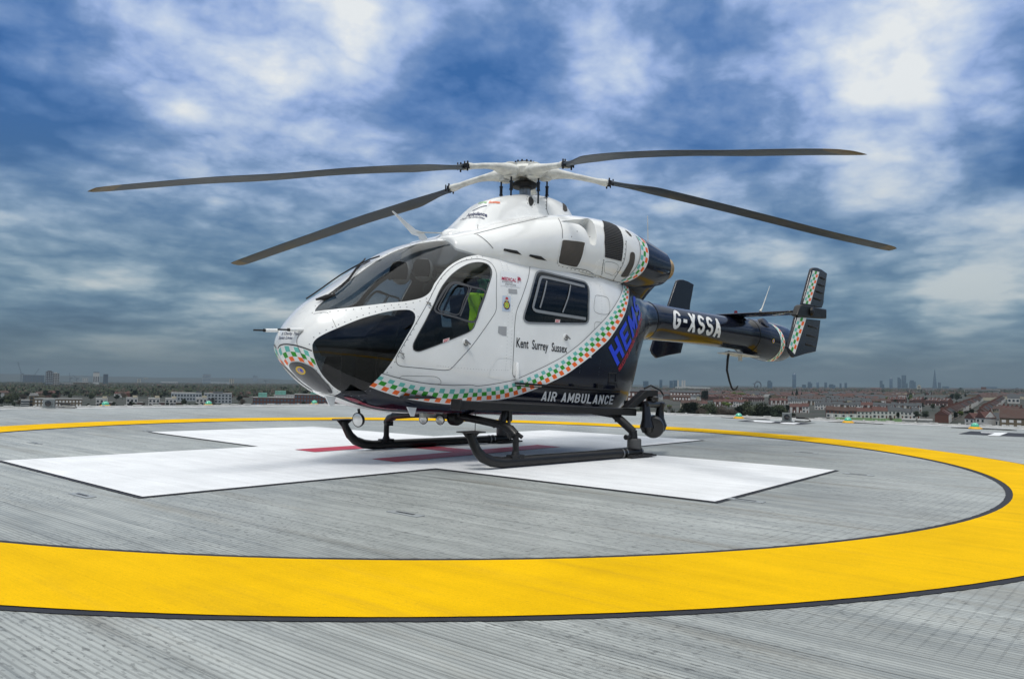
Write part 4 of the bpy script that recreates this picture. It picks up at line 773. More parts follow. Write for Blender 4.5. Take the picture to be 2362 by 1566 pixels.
for side in (0, 1):
    q = (lambda L: P(L)) if side == 0 else mir
    patch('mesh_grille', q(D['mesh_grille']), SCW, MESHG, cowl, .006, .03, False)
    ribbons('grille_frame', [(q(D['mesh_grille']), .014, SCW, .007, True)], CWHITE, cowl)
    patch('louvre_grille', q(D['black_louvre']), SCW, LOUVRE, cowl, .006, .03, False)
    patch('vent_grille', q(D['rear_vent']), SCW, MESHG, cowl, .006, .025); patch('vent_grille', q(D['rear_vent2']), SCW, MESHG, cowl, .006, .02)
    patch('vent_slot', q(D['vent_slot1']), SCW, RUBBER, cowl, .008, .02, False); patch('vent_slot', q(D['vent_slot2']), SCW, RUBBER, cowl, .008, .02, False)
    patch('oval_port', q(D['oval_hole']), SCW, RUBBER, cowl, .006, .02)
    patch('rear_grille', q(D['dog_grille']), SCW, MESHG, cowl, .006, .02, False)
    ribbons('panel_seam', [(q(D[k_]), .008, SCW, .003, False) for k_ in ('cowl_seam1', 'cowl_seam2', 'cowl_seam3', 'cowl_seam4', 'cowl_hinge_line', 'cowl_front_seam', 'dog_seam')]+[(q(D['louvre_door']), .004, SCW, .003, True)], SEAM, cowl)
    dots('fasteners', [(q(D['cowl_seam2']), .07, SCW, False, .02), (q(D['cowl_seam3']), .05, SCW, False, 0), (q(D['cowl_seam4']), .06, SCW, False, .015), (q(D['oval_hole']), .07, SCW, True, .02), (q(D['dog_seam']), .06, SCW, False, .01), (q([(D['cowl_seam1'][1][0]+.03+i*.11, D['cowl_seam1'][1][1], D['cowl_seam1'][1][2]+.05*((i*7) % 5)-.12) for i in range(5)]), .13, SCW, False, 0)], SEAM, cowl, .008)
    checker('cowling_checker_stripe', q(D['cowl_band_front']), q(D['cowl_band_rear']), SCW, HELI, [(.10, .38, 1, 0), (.38, .64, 2, 1), (.64, .92, 3, 0)], .066, sub=3)
    ribbons('cowling_pinstripe', [(q(D['cowl_band_front']), .008, SCW, .006, False)], LINEB, HELI)
    s_ = -1 if side == 0 else 1
    mb = MB(); mb.lathe([(.155, 0), (.158, .20), (.162, .22), (.148, .22), (.14, .08), (.0, .06)], (2.18, s_*.43, 2.50), (1, 0, .04), 40); mb.build('exhaust_pipe', TAN, HELI)
# belly of the exhaust fairing down to the boom
rg = []
for i in range(14):
    t = i/13; z = 2.42-.50*t; rg.append([(1.86-.02*t+(.56-.22*t)*math.copysign(abs(math.cos(a))**.85, math.cos(a)), (.50*(1-t)**1.5+.27)*math.copysign(abs(math.sin(a))**.85, math.sin(a)), z) for a in [2*math.pi*j/40 for j in range(40)]])
mesh_obj('boom_fairing', *loft(rg), NAVY, HELI)
lettering('lettering', 'Ambulance', D['text_amb'], SCW, NAVYL, cowl, .03, .006); lettering('lettering', 'Charity That Saves Lives', D['text_saves'], SCW, NAVYL, cowl, .02, .006)
lettering('lettering', 'Sussex', D['text_sussex'], SCW, ORANGE, cowl, .02, .006); lettering('lettering', 'Surrey', D['text_surrey'], SCW, GRN2, cowl, .02, .006)
_lb = P(D['logo_bird']); ribbons('swoosh_mark', [([_lb[0], _lb[0].lerp(_lb[1], .3)+Vector((0, 0, -.012)), _lb[0].lerp(_lb[1], .6), _lb[1]], .014, SCW, .006, False)], NAVYL, cowl)
# roof dome, handles, aerials, wire cutter, beacons
mb = MB(); mb.lathe([(.155, 0), (.15, .05), (.13, .09), (.09, .125), (.04, .142), (.0, .146)], (-1.22, -.10, 2.46), (0, 0, 1), 32); mb.build('roof_dome', WHITE, HELI)
mb = MB(); mb.lathe([(.012, 0), (.01, .03), (.004, .06), (.0025, .17)], (-1.11, -.42, 2.46), (0, 0, 1), 12); mb.build('aerial', RUBBER, HELI)
mb = MB(); mb.prism([(-1.985, .005, 2.70), (-1.97, .005, 2.705), (-1.67, .005, 2.545), (-1.56, .005, 2.53), (-1.50, .005, 2.47), (-1.50, .005, 2.43), (-1.60, .005, 2.44), (-1.62, .005, 2.475), (-1.71, .005, 2.485)], (0, -.012, 0)); mb.build('wire_cutter', WHITE, HELI)
mb = MB(); mb.tube([(-1.66, 0, 2.515), (-.98, -.18, 2.57)], .007, 8); mb.build('wire_cutter_brace', HUBW, HELI)
mb = MB(); mb.lathe([(.007, 0), (.0045, .42)], (2.0, -.43, 2.79), (-.04, 0, 1), 8); mb.build('aerial', HUBW, HELI)
mb = MB(); mb.lathe([(.028, 0), (.028, .02), (.02, .045), (0, .055)], (2.2, -.43, 2.745), (0, 0, 1), 16); mb.build('beacon', LENS, HELI)
for x_ in (-.93, .9):
    for s_ in (-1, 1):
        mb = MB(); c_, n_ = SH.snap(Vector((x_, s_*.72, 2.3)), 0); z_ = c_.z
        mb.tube([c_+Vector((0, 0, -.01)), c_+n_*.035, c_+n_*.04+Vector((.03, 0, 0)), c_+n_*.04+Vector((.15, 0, -.005)), c_+n_*.035+Vector((.18, 0, -.008)), c_+Vector((.18, 0, -.015))], .010, 8); mb.build('grab_handle', WHITE, HELI)
# door latches and hinges
for key in ('hinge1', 'hinge2'):
    for sd in (0, 1):
        c_, n_ = SH.snap(P(D[key])[0] if sd == 0 else mir(D[key])[0], 0); mb = MB()
        mb.tube([c_+Vector((-.03, 0, .01))+n_*.008, c_+Vector((.02, 0, -.005))+n_*.018], .007, 8); mb.tube([c_+n_*.01, c_+Vector((.025, 0, -.03))+n_*.014, c_+Vector((.015, 0, -.055))+n_*.014, c_+Vector((-.003, 0, -.04))+n_*.012], .004, 6); mb.build('hinge_pin', STEEL, HELI)
for key in ('hinge3', 'hinge4'):
    for sd in (0, 1):
        c_, n_ = SH.snap(P(D[key])[0] if sd == 0 else mir(D[key])[0], 0); mb = MB()
        mb.lathe([(.045, 0), (.045, .004), (.04, .006), (0, .006)], c_, n_, 24, 0)
        mb.lathe([(.016, 0), (.018, .03), (.010, .036), (0, .036)], c_, n_, 16, 1); mb.tube([c_+n_*.036+Vector((-.03, 0, .022)), c_+n_*.04+Vector((.035, 0, -.02))], [.012, .008], 10, 1)
        for k_ in range(5):
            t_ = -2.6+k_*.45; mb.box(c_+n_*.007+Vector((math.cos(t_)*.033, 0, math.sin(t_)*.033)), (.011, .003, .011), 2)
        mb.build('door_latch', [CWHITE, STEEL, RUBBER], HELI)
for sd in (-1, 1):
    mb = MB(); c_ = Vector((-.845, sd*.835, .90)); mb.lathe([(.012, 0), (.022, .02), (.022, .16), (.016, .185), (0, .19)], c_, (.0, 0, 1), 16); mb.box((-.845, sd*.82, 1.0), (.03, .03, .1)); mb.build('step_light', WHITE, HELI)
    mb = MB(); RT = Matrix.Rotation(R(2.4), 3, 'Y'); mb.box((.02, sd*.842, .822), (1.80, .022, .022), rot=RT); mb.box((.02, sd*.842, .795), (1.80, .012, .012), rot=RT); mb.box((.55, sd*.83, .84), (.10, .03, .06)); mb.box((.10, sd*.83, .84), (.07, .04, .03)); mb.build('sliding_door_rail', BLACK, HELI, .003)
    mb = MB()
    o = []
    for a_, b_, w_ in ((.62, .98, .13),): 
        mb.box((.82, sd*.80, 1.0), (.16, .03, .02)); mb.box((.82, sd*.80, .885), (.16, .03, .02)); mb.box((.745, sd*.80, .94), (.02, .03, .13)); mb.box((.895, sd*.79, .94), (.02, .03, .13))
    mb.build('foot_step_frame', BLACK, HELI, .004)
# pitot booms on the nose
for y_, u0 in ((.12, -3.46), (-.22, -3.38)):
    mb = MB(); mb.tube([(u0, y_, 1.325), (u0+.11, y_, 1.328)], .0085, 10, 1); mb.tube([(u0+.10, y_, 1.328), (u0+.125, y_, 1.328)], .015, 12, 1)
    mb.tube([(u0+.12, y_, 1.328), (u0+.44, y_, 1.345)], .018, 14, 0); mb.build('nose_boom', [WHITE, RUBBER], HELI)
# wiper
_w = P(D['wiper1']); wl = [SH.snap(p, .025)[0] for p in resample(_w, .1)]
mb = MB(); mb.tube(wl, .008, 8); mb.tube([p+Vector((-.01, -.02, -.02)) for p in wl[1:-1]], .006, 6); mb.build('wiper', RUBBER, HELI)
_b = SH.snap(_w[0], .015)[0]
mb = MB(); mb.tube([_b+Vector((-.10, .03, -.03)), _b, _b+Vector((.07, -.05, .03))], [.010, .028, .012], 10); mb.build('wiper_motor', RUBBER, HELI)
wl2 = [Vector((p.x, -p.y, p.z)) for p in wl]; mb = MB(); mb.tube(wl2, .008, 8); mb.build('wiper', RUBBER, HELI)

# ---- cabin
mb = MB(); mb.box((-.7, 0, .70), (3.0, 1.30, .03)); mb.box((-2.45, 0, .74), (.5, .85, .03)); mb.build('cabin_floor', CABIN, HELI)
mb = MB(); mb.prism([(-2.62, -.52, 1.28), (-2.40, -.58, 1.52), (-2.18, -.55, 1.50), (-2.24, -.5, 1.15), (-2.45, -.45, 1.1)], (0, 1.04, 0)); mb.box((-2.35, 0, .95), (.25, .3, .5)); mb.build('instrument_panel', SATIN, HELI, .02)
mb = MB(); mb.box((-.15, 0, .95), (.2, .30, .4)); mb.build('centre_console', SATIN, HELI, .02)
mb = MB(); mb.box((.95, 0, 1.5), (.03, 1.3, 1.5)); mb.build('rear_bulkhead', CABIN, HELI)
def seat(u, y, rot=1, s=1.0):
    mb = MB(); mb.box((u, y, 1.02), (.46, .44, .12)); mb.box((u+.27*rot, y, 1.45), (.12, .44, .78), rot=Matrix.Rotation(-.14*rot, 3, 'Y')); mb.box((u+.34*rot, y, 1.93), (.09, .26, .2), rot=Matrix.Rotation(-.14*rot, 3, 'Y'))
    mb.box((u, y, .85), (.34, .3, .24)); return mb.build('seat', SEATM, HELI, .035, 3)
for y_ in (-.36, .36): seat(-1.45, y_)
for y_ in (-.45, 0, .45): seat(.45, y_)
mb = MB(); mb.tube([(-1.0, -.72, .72), (-1.0, -.66, 2.0), (-1.0, -.5, 2.3), (-1.0, .5, 2.3), (-1.0, .66, 2.0), (-1.0, .72, .72)], .035, 10); mb.build('cabin_hoop', SATIN, HELI)
for y_ in (-.33, .33):
    mb = MB(); mb.tube([(-1.85, y_, .75), (-1.9, y_, 1.0), (-1.86, y_, 1.22)], .016, 8); mb.lathe([(.02, 0), (.03, .05), (.018, .11), (0, .12)], (-1.86, y_, 1.2), (0, 0, 1), 10); mb.build('control_stick', SATIN, HELI)
# ---- tail boom, thruster, stabiliser, fins
boom = mesh_obj('tail_boom', *make_boom_raw(), NAVY, HELI)
SB = Surf([boom], lambda p: Vector((p.x, 0, boom_c(p.x))))
for u_ in (2.46, 5.28):
    mb = MB(); mb.lathe([(boom_r(u_)+.003, 0), (boom_r(u_)+.006, .006), (boom_r(u_+.02)+.003, .02)], (u_, 0, boom_c(u_)), (1, 0, -.025), 48)
    mb.build('boom_joint_ring', BLACK, boom)
dots('rivets', [([(2.44, -.28*math.cos(a), 1.79+.28*math.sin(a)) for a in [-1.4+.12*i for i in range(24)]], .035, SB, False, 0)], SEAM, boom, .004)
block_letters('lettering', 'G-XSSA', D['text_reg'], SB, CWHITE, HELI, .18, .56, .13, off=.006, label='white registration letters G-XSSA on the tail boom')
for side in (0, 1):
    q = (lambda L: P(L)) if side == 0 else mir
    checker('thruster_checker_stripe', q(D['thr_band_f']), q(D['thr_band_r']), SB, HELI, [(.10, .38, 1, 0), (.38, .64, 2, 1), (.64, .92, 3, 0)], .055, .005)
round_badge(D['thr_lions'][0], SB, .035, HELI)
#patch('boom_gold_flash', [(2.5, -.12, 1.56), (2.9, -.20, 1.60), (3.5, -.18, 1.585), (4.2, -.10, 1.52), (3.3, -.02, 1.51), (2.5, -.0, 1.52)], SB, NAVY, boom, .003, .04)
mb = MB()
def foil(pl, chord_t):
    pass
# stabiliser: lofted airfoil from tip to tip
rs = []
for i in range(21):
    y = -1.22+2.44*i/20; le, te = 4.62, 5.22; r = []
    for j in range(24):
        a = 2*math.pi*j/24; x = .5+.5*math.cos(a); th = .11*(1-x)**.5*x**.35 if 0 < x < 1 else 0
        r.append((le+(te-le)*x, y, 2.035+math.copysign(th*.42, math.sin(a))))
    rs.append(r)
mesh_obj('stabilizer', *loft(rs), NAVY, HELI)
rg = []
for i in range(10):
    t = i/9; u = 4.35+1.3*t; h = math.sin(math.pi*min(1, .12+t*.85))**.6; rg.append([(u, (.10+.07*h)*math.cos(a), 1.90+.14*h*math.sin(a)) for a in [2*math.pi*j/24 for j in range(24)]])
mesh_obj('stabilizer_fairing', *loft(rg), NAVY, HELI)
mb = MB(); mb.lathe([(.03, 0), (.03, .05), (.022, .075), (0, .08)], (5.0, 0, 2.05), (0, 0, 1), 16); mb.build('tail_beacon', mat('red_lens', (.12, .006, .01), .2), HELI)
mb = MB(); mb.tube([(4.7, -.62, 2.06), (4.76, -.62, 2.12), (5.0, -.62, 2.50)], [.022, .010, .003], 8); mb.build('aerial', HUBW, HELI)
def fin(s):
    root = None
    up = P(D['fin_up']); lo = P(D['fin_low']); jt = P(D['fin_joint'])
    def plate(L, t, nm, mt, par, bev=.012):
        L = [Vector((p.x, s*1.27, p.z)) for p in L]; mb = MB(); mb.prism([p+Vector((0, -t/2, 0)) for p in L], (0, t, 0)); return mb.build(nm, mt, par, bev, 3)
    a = plate(up, .05, 'fin', NAVY, HELI); b = plate(lo, .05, 'fin', NAVY, HELI)
    a['label'] = 'upper fin panel'; b['label'] = 'lower fin panel'
    plate(jt, .11, 'fin_joint_cap', BLACK, HELI, .02)
    mb = MB(); mb.lathe([(.07, 0), (.06, .03), (.02, .045), (0, .047)], (5.0, s*(1.27+.055), 2.05), (.25, s, 0), 20); mb.build('fin_joint_boss', BLACK, HELI)
    for par, z0, z1, n, e0, e1 in ((a, 2.27, 2.62, 4, (5.12, 5.40), (5.33, 5.53)), (b, 1.53, 1.82, 3, (4.85, 5.19), (4.93, 5.29))):
        mb = MB()
        for k in range(n):
            t = k/(n-1); zz = z0+(z1-z0)*t; ua = e0[0]+(e1[0]-e0[0])*t+.02; ub = e0[1]+(e1[1]-e0[1])*t
            mb.tube([(ua, s*(1.27+.025), zz+.01), (ua+.03, s*(1.27+.032), zz+.008), (ub-.03, s*(1.27+.032), zz-.008), (ub, s*(1.27+.025), zz-.01)], [.006, .016, .016, .006], 10)
        mb.build('stiffener_beads', BLACK, par)
    for key, par, n in (('fin_chk_up', a, 11), ('fin_chk_low', b, 9)):
        Q = [Vector((p.x, s*1.27, p.z)) for p in P(D[key])]; off = Vector((0, s*.0275, 0))
        bl, br, tr, tl = Q
        if key == 'fin_chk_low': bl, br, tr, tl = Q[0], Q[1], Q[2], Q[3]
        V, F, M_ = [], [], []
        fx = [0, .08, .36, .64, .92, 1]
        for i in range(n):
            for j in range(5):
                o = len(V)
                for (ff, tt) in ((fx[j], i/n), (fx[j+1], i/n), (fx[j+1], (i+1)/n), (fx[j], (i+1)/n)):
                    tt2 = .03+tt*.94; V.append(bl.lerp(br, ff).lerp(tl.lerp(tr, ff), tt2)+off)
                F.append((o, o+1, o+2, o+3)); M_.append(j if j in (1, 2, 3) and (i+j) % 2 == 0 else 0)
        mesh_obj('fin_checker_stripe', V, F, [CWHITE, TEAL, GREEN, ORANGE], par, fm=M_)
fin(-1); fin(1)
mb = MB(); mb.tube([(4.80, 0, 1.44), (4.76, 0, 1.30), (4.74, 0, 1.12), (4.82, 0, .94), (4.89, 0, .83), (4.94, 0, .80), (5.02, 0, .81), (5.08, 0, .86)], [.022, .020, .018, .016, .015, .015, .013, .010], 12); mb.build('tail_skid', RUBBER, HELI)
mb = MB(); mb.prism([(4.55, -.16, 1.40), (5.5, -.16, 1.36), (5.3, .16, 1.36), (4.7, .16, 1.40)], (0, 0, .015)); mb.box((4.95, 0, 1.41), (.35, .12, .05)); mb.box((5.15, 0, 1.33), (.05, .05, .09)); mb.build('tail_underside_plate', [HUBW], HELI)
for s_ in (-1, 1):
    mb = MB(); c_ = Vector((5.55, s_*.20, 1.93)); mb.lathe([(.12, -.05), (.12, .0), (.09, .05), (0, .06)], c_, (0, s_*.9, .6), 20); mb.build('access_cover', NAVY, boom)

# ---- rotor
TILT = Matrix.Rotation(R(2.6), 3, 'Y')  # mast leans forward
mb = MB(); mb.lathe([(.10, 0), (.095, .03), (.072, .04), (.072, .30)], (0.02, 0, 3.18), (-.02, 0, 1), 28); mb.build('rotor_mast', STEEL, HELI)
mb = MB(); mb.lathe([(.0, -.075), (.13, -.075), (.16, -.06), (.17, -.02), (.12, .01), (0, .01)], (0, 0, 3.38), (-.03, 0, 1), 32); mb.build('rotor_drive_plate', BLACK, HELI)
mb = MB(); mb.lathe([(0, -.07), (.20, -.07), (.26, -.04), (.27, .03), (.22, .07), (.12, .09), (.115, .125), (.0, .13)], (0, 0, 3.50), (-.045, 0, 1), 40)
hub = mb.build('rotor_head', HUBW, HELI)
mb = MB()
for k_ in range(12):
    t_ = k_*math.pi/6; mb.lathe([(.011, 0), (.011, .022), (0, .024)], (.115*math.cos(t_), .115*math.sin(t_), 3.625), (0, 0, 1), 8)
mb.lathe([(.085, 0), (.085, .02), (0, .025)], (0, 0, 3.62), (0, 0, 1), 24); mb.build('hub_bolts', RUBBER, hub)
PROF = {'a': (-173.2, [(0, 3.49), (.5, 3.47), (1.10, 3.345), (1.91, 3.165), (2.78, 2.945), (3.56, 2.725), (4.24, 2.55), (4.75, 2.405), (5.16, 2.285)]),
        'b': (108.0, [(0, 3.51), (.57, 3.50), (1.10, 3.41), (1.81, 3.27), (2.56, 3.14), (3.36, 2.98), (4.21, 2.81), (5.16, 2.61)]),
        'c': (-107.6, [(0, 3.49), (.48, 3.455), (1.12, 3.35), (1.94, 3.22), (3.12, 2.97), (4.02, 2.75), (4.74, 2.58), (5.16, 2.475)]),
        'd': (-32.9, [(0, 3.53), (.51, 3.515), (1.04, 3.45), (1.55, 3.385), (2.27, 3.27), (3.19, 3.11), (4.14, 2.94), (5.16, 2.78)]),
        'e': (38.0, [(0, 3.53), (.51, 3.50), (1.04, 3.44), (1.55, 3.37), (2.27, 3.26), (3.19, 3.09), (4.14, 2.92), (5.16, 2.76)])}
def blade(ang, prof, tk=1.0):
    a = R(ang); d = Vector((math.cos(a), math.sin(a), 0)); s = Vector((-math.sin(a), math.cos(a), 0))  # s: trailing edge side
    zf = lambda r: interp(prof, r)[0]
    # white cuff (pitch case)
    rings = []
    for i in range(24):
        r = .14+.94*i/23; k = interp([(.14, .11, .075), (.35, .125, .075), (.5, .09, .050), (.7, .055, .036), (.95, .055, .034), (1.02, .075, .042), (1.08, .08, .045)], r)
        c = d*r+Vector((0, 0, zf(r))); rings.append([c+s*k[0]*math.cos(t)+Vector((0, 0, k[1]*math.sin(t))) for t in [2*math.pi*j/20 for j in range(20)]])
    cuff = mesh_obj('blade_cuff', *loft(rings), HUBW, HELI)
    rings = []; mi = []
    K = [(1.12, .09, .05, 14), (1.25, .10, .045, 14), (1.5, .18, .030, 13), (1.75, .25, .026, 12), (4.95, .25, .022, 4), (5.08, .24, .018, 3), (5.155, .17, .010, 3)]
    n = 70
    for i in range(n):
        r = 1.12+(5.155-1.12)*i/(n-1); ch, th, tw = interp(K, r); tw = R(tw)*tk; c = d*r+Vector((0, 0, zf(r)))
        ring = []
        for j in range(20):
            t = 2*math.pi*j/20; x = .5+.5*math.cos(t); y = th*1.3*(x**.45)*((1-x)**.6)*1.6*math.copysign(1, math.sin(t)) if 0 < x < 1 else 0
            # x=1: leading edge here
            px = (x-.72)*ch; ring.append(c+s*(px*math.cos(tw))+Vector((0, 0, px*math.sin(tw)+y*.5)))
        rings.append(ring)
    V, F = loft(rings); fm = [1 if k//20 >= n-4 else 0 for k in range((n-1)*20)]+[0, 1]
    bl = mesh_obj('rotor_blade', V, F, [BLADE, BLADE_TIP], HELI, fm=fm)
    mb = MB(); c = d*1.10+Vector((0, 0, zf(1.1))); rot = Matrix((d, s, Vector((0, 0, 1)))).transposed()
    mb.box(c, (.06, .13, .055), rot=rot)
    for y_ in (-.055, .055): mb.tube([c+s*y_+Vector((0, 0, -.058)), c+s*y_+Vector((0, 0, .058))], .011, 8); mb.tube([c+s*y_+d*.05+Vector((0, 0, -.045)), c+s*y_+d*.05+Vector((0, 0, .045))], .009, 8)
    mb.build('blade_clamp', BLACK, bl, .006)
    # lag damper pads above and below the root
    mb = MB(); c = d*.27+s*.0+Vector((0, 0, zf(.27))); mb.lathe([(.075, .0), (.075, .085), (.055, .095), (0, .095)], c, (0, 0, 1), 20); mb.lathe([(.085, .0), (.085, .085), (.06, .10), (0, .10)], c, (0, 0, -1), 20); mb.build('damper_pad', HUBW, cuff)
    # pitch link
    al = a+R(8.5); p0 = Vector((math.cos(al)*.31, math.sin(al)*.31, zf(.31)-.03)); p1 = Vector((p0.x*1.0, p0.y*1.0, 3.06))
    mb = MB(); mb.tube([p0, p0.lerp(p1, .2), p1], .011, 8); mb.tube([p0.lerp(p1, .33), p0.lerp(p1, .55)], .019, 10); mb.tube([p0.lerp(p1, .30), p0.lerp(p1, .34)], .024, 10); mb.tube([p0.lerp(p1, .55), p0.lerp(p1, .59)], .024, 10)
    mb.build('pitch_link', SATIN, HELI)
for k_ in PROF: blade(*PROF[k_], {'a': .95, 'b': 1.0, 'c': -.42, 'd': -.62}.get(k_, .5))

# ---- landing gear
for s_ in (-1, 1):
    y = s_*1.175; z0 = .056
    path = [(-1.80, y, .37), (-1.755, y, .28), (-1.70, y, .19), (-1.62, y, .12), (-1.50, y, .075), (-1.36, y, z0), (-1.2, y, z0), (-.2, y, z0), (.93, y, z0)]
    mb = MB(); mb.tube(path, [.042, .045, .05, .054, .056, .056, .056, .055, .052], 18)
    mb.prism([(-1.90, y-.09, .383), (-1.66, y-.09, .383), (-1.66, y+.09, .383), (-1.90, y+.09, .383)], (0, 0, -.012))
    mb.prism([(-1.89, y-.012, .375), (-1.66, y-.012, .375), (-1.755, y-.012, .30), (-1.80, y-.012, .28)], (0, .024, 0))
    mb.box((-1.17, y, .075), (.18, .10, .10)); 
    sk = mb.build('skid', BLACK, HELI, .006)
    mb = MB()
    for u_ in (.55, .62, .90): mb.lathe([(.060, -.008), (.060, .008)], (u_, y, z0), (1, 0, 0), 24)
    mb.build('skid_clamps', STEEL, sk)
    mb = MB(); mb.box((.85, y, .018), (.48, .24, .02)); 
    for k_ in range(5): mb.box((.66+.09*k_, y, .034), (.03, .22, .012))
    mb.build('skid_pad', RUBBER, sk, .004)
    mb = MB(); mb.tube([(-1.17, y, .08), (-1.17, y, .34)], [.036, .032], 12); mb.tube([(-1.17, y, .09), (-1.17, y, .16)], [.06, .036], 12)
    mb.tube([(-1.17, y-.0, .32), (-1.18, s_*1.10, .38), (-1.19, s_*.98, .42)], [.045, .05, .045], 12)
    mb.tube([(-1.10, s_*1.20, .30), (-1.16, s_*1.10, .38)], .022, 8); mb.tube([(-1.19, s_*.99, .44), (-1.14, s_*.98, .56)], [.03, .045], 8)
    mb.box((-1.17, s_*1.13, .33), (.10, .06, .08)); mb.build('front_leg', BLACK, HELI, .004)
    mb = MB(); mb.tube([(.78, y, .20), (.77, y, .32)], [.056, .05], 14); mb.tube([(.78, y, .30), (.72, s_*1.05, .42), (.68, s_*.92, .52)], [.05, .052, .045], 12)
    mb.tube([(.76, y+s_*.0, .25), (.66, y, .24)], .022, 10); mb.tube([(.65, y, .24), (.63, y, .24)], .032, 10); mb.box((.70, s_*1.0, .47), (.07, .05, .12)); mb.build('rear_leg', BLACK, HELI, .004)
    mb = MB(); mb.lathe([(.078, .10), (.085, .11), (.085, .21), (.075, .22)], (.80, y, 0), (0, 0, 1), 24); mb.build('skid_damper', mat('grey_damper', (.07, .07, .07), .6), HELI)
    mb = MB(); RT = Matrix.Rotation(R(2.3), 3, 'Y'); mb.box((-.42, s_*1.0, .583), (2.80, .14, .088), rot=RT); mb.box((-1.83, s_*1.0, .638), (.03, .16, .115), rot=RT)
    for u_ in (-1.14, .72): mb.box((u_, s_*.90, .545-.04*u_), (.06, .22, .03))
    st = mb.build('step_board', BLACK, HELI, .012)
    mb = MB(); mb.box((-1.12, s_*1.02, .53), (.05, .03, .14)); mb.tube([(-1.12, s_*1.02, .50), (-1.17, s_*1.06, .40)], .018, 8)
    mb.build('step_bracket', BLACK, st)
mb = MB(); mb.tube([(-1.19, -.99, .42), (-1.2, -.6, .455), (-1.2, -.35, .475), (-1.2, 0, .475), (-1.2, .35, .475), (-1.2, .6, .455), (-1.19, .99, .42)], .042, 14); mb.lathe([(.075, -.07), (.09, -.03), (.09, .05), (.075, .07)], (-1.2, -.22, .46), (0, 1, 0), 18); mb.box((-1.2, .72, .50), (.10, .18, .10)); mb.box((-1.2, -.1, .5), (.10, .5, .06)); mb.build('front_cross_tube', BLACK, HELI, .004)
mb = MB(); mb.tube([(.68, -.92, .50), (.68, -.4, .54), (.68, .4, .54), (.68, .92, .50)], .042, 14); mb.build('rear_cross_tube', BLACK, HELI)
def lamp(c, r, axis, nm='landing_light'):
    mb = MB(); mb.lathe([(r*.35, -r*.9), (r*.9, -r*.35), (r, 0), (r, r*.12), (r*.9, r*.12)], c, axis, 28); o = mb.build(nm, BLACK, HELI)
    mb = MB(); mb.lathe([(r*.88, r*.125), (r*.7, r*.19), (r*.4, r*.24), (0, r*.26)], c, axis, 28); mb.build('lens', LENS, o)
    mb = MB(); mb.tube([Vector(c)-Vector(axis).normalized()*r*.4, Vector(c)+Vector((.0, 0, r*1.5))], .014, 8); mb.build('lamp_stalk', BLACK, o)
lamp((-2.42, -.14, .455), .075, (-1, -.25, -.12), 'nose_light')
lamp((-1.50, -.02, .435), .055, (-1, -.35, -.15)); lamp((-1.34, -.12, .43), .055, (-1, -.35, -.15))
mb = MB(); mb.box((-1.50, -.10, .50), (.34, .05, .065), rot=Matrix.Rotation(.5, 3, 'Z')); mb.build('belly_box', HUBW, HELI, .004)
for c_ in ((-2.78, -.18, .70), (-2.02, -.50, .60)):
    mb = MB(); mb.prism([(c_[0]-.05, c_[1], c_[2]), (c_[0]+.07, c_[1], c_[2]-.01), (c_[0]+.045, c_[1], c_[2]-.10), (c_[0]+.005, c_[1], c_[2]-.10)], (0, .02, 0)); mb.build('blade_aerial', WHITE, HELI, .003)
mb = MB(); mb.tube([(-1.02, -.35, .50), (-1.02, -.35, .28)], .004, 6); mb.build('aerial', RUBBER, HELI)
# searchlight on its bracket behind the near step
mb = MB(); mb.prism([(.72, -1.12, .585), (1.10, -1.12, .80), (1.34, -1.12, .80), (1.34, -1.12, .72), (1.14, -1.12, .72), (.88, -1.12, .585)], (0, .10, 0)); mb.box((1.0, -1.0, .63), (.26, .10, .08)); mb.tube([(1.12, -1.07, .82), (1.25, -1.07, .86), (1.45, -1.07, .80), (1.52, -1.07, .74)], .012, 8)
sb = mb.build('searchlight_bracket', BLACK, HELI, .01)
mb = MB(); mb.lathe([(.07, 0), (.075, .02), (.075, .05), (.05, .07)], (1.28, -1.08, .66), (0, 0, 1), 24); mb.tube([(1.06, -1.14, .63), (1.60, -1.0, .61)], .042, 14)
for dy, uu in ((-.16, 1.10), (.13, 1.50)):
    L_ = [(uu, -1.08+dy*.2, .64), (uu-.01, -1.08+dy*.3, .55), (uu-.01, -1.08+dy*.35, .45), (uu, -1.08+dy*.35, .35), (uu+.005, -1.08+dy*.35, .28)]
    mb.tube(L_, [.045, .05, .06, .09, .06], 18, flat=(1, .55) if False else (1, 1))
mb.build('searchlight_yoke', SATIN, HELI)
mb = MB(); mb.lathe([(0, -.20), (.06, -.19), (.11, -.12), (.135, 0), (.135, .13), (.12, .16), (.10, .165)], (1.26, -1.10, .36), (-.75, -.66, -.12), 32); so = mb.build('searchlight', SATIN, HELI)
mb = MB(); mb.lathe([(.105, .158), (.0, .150)], (1.26, -1.10, .36), (-.75, -.66, -.12), 32); mb.build('lens', mat('dark_lens', (.01, .01, .012), .05), so)
bpy.data.objects.remove(RAW)
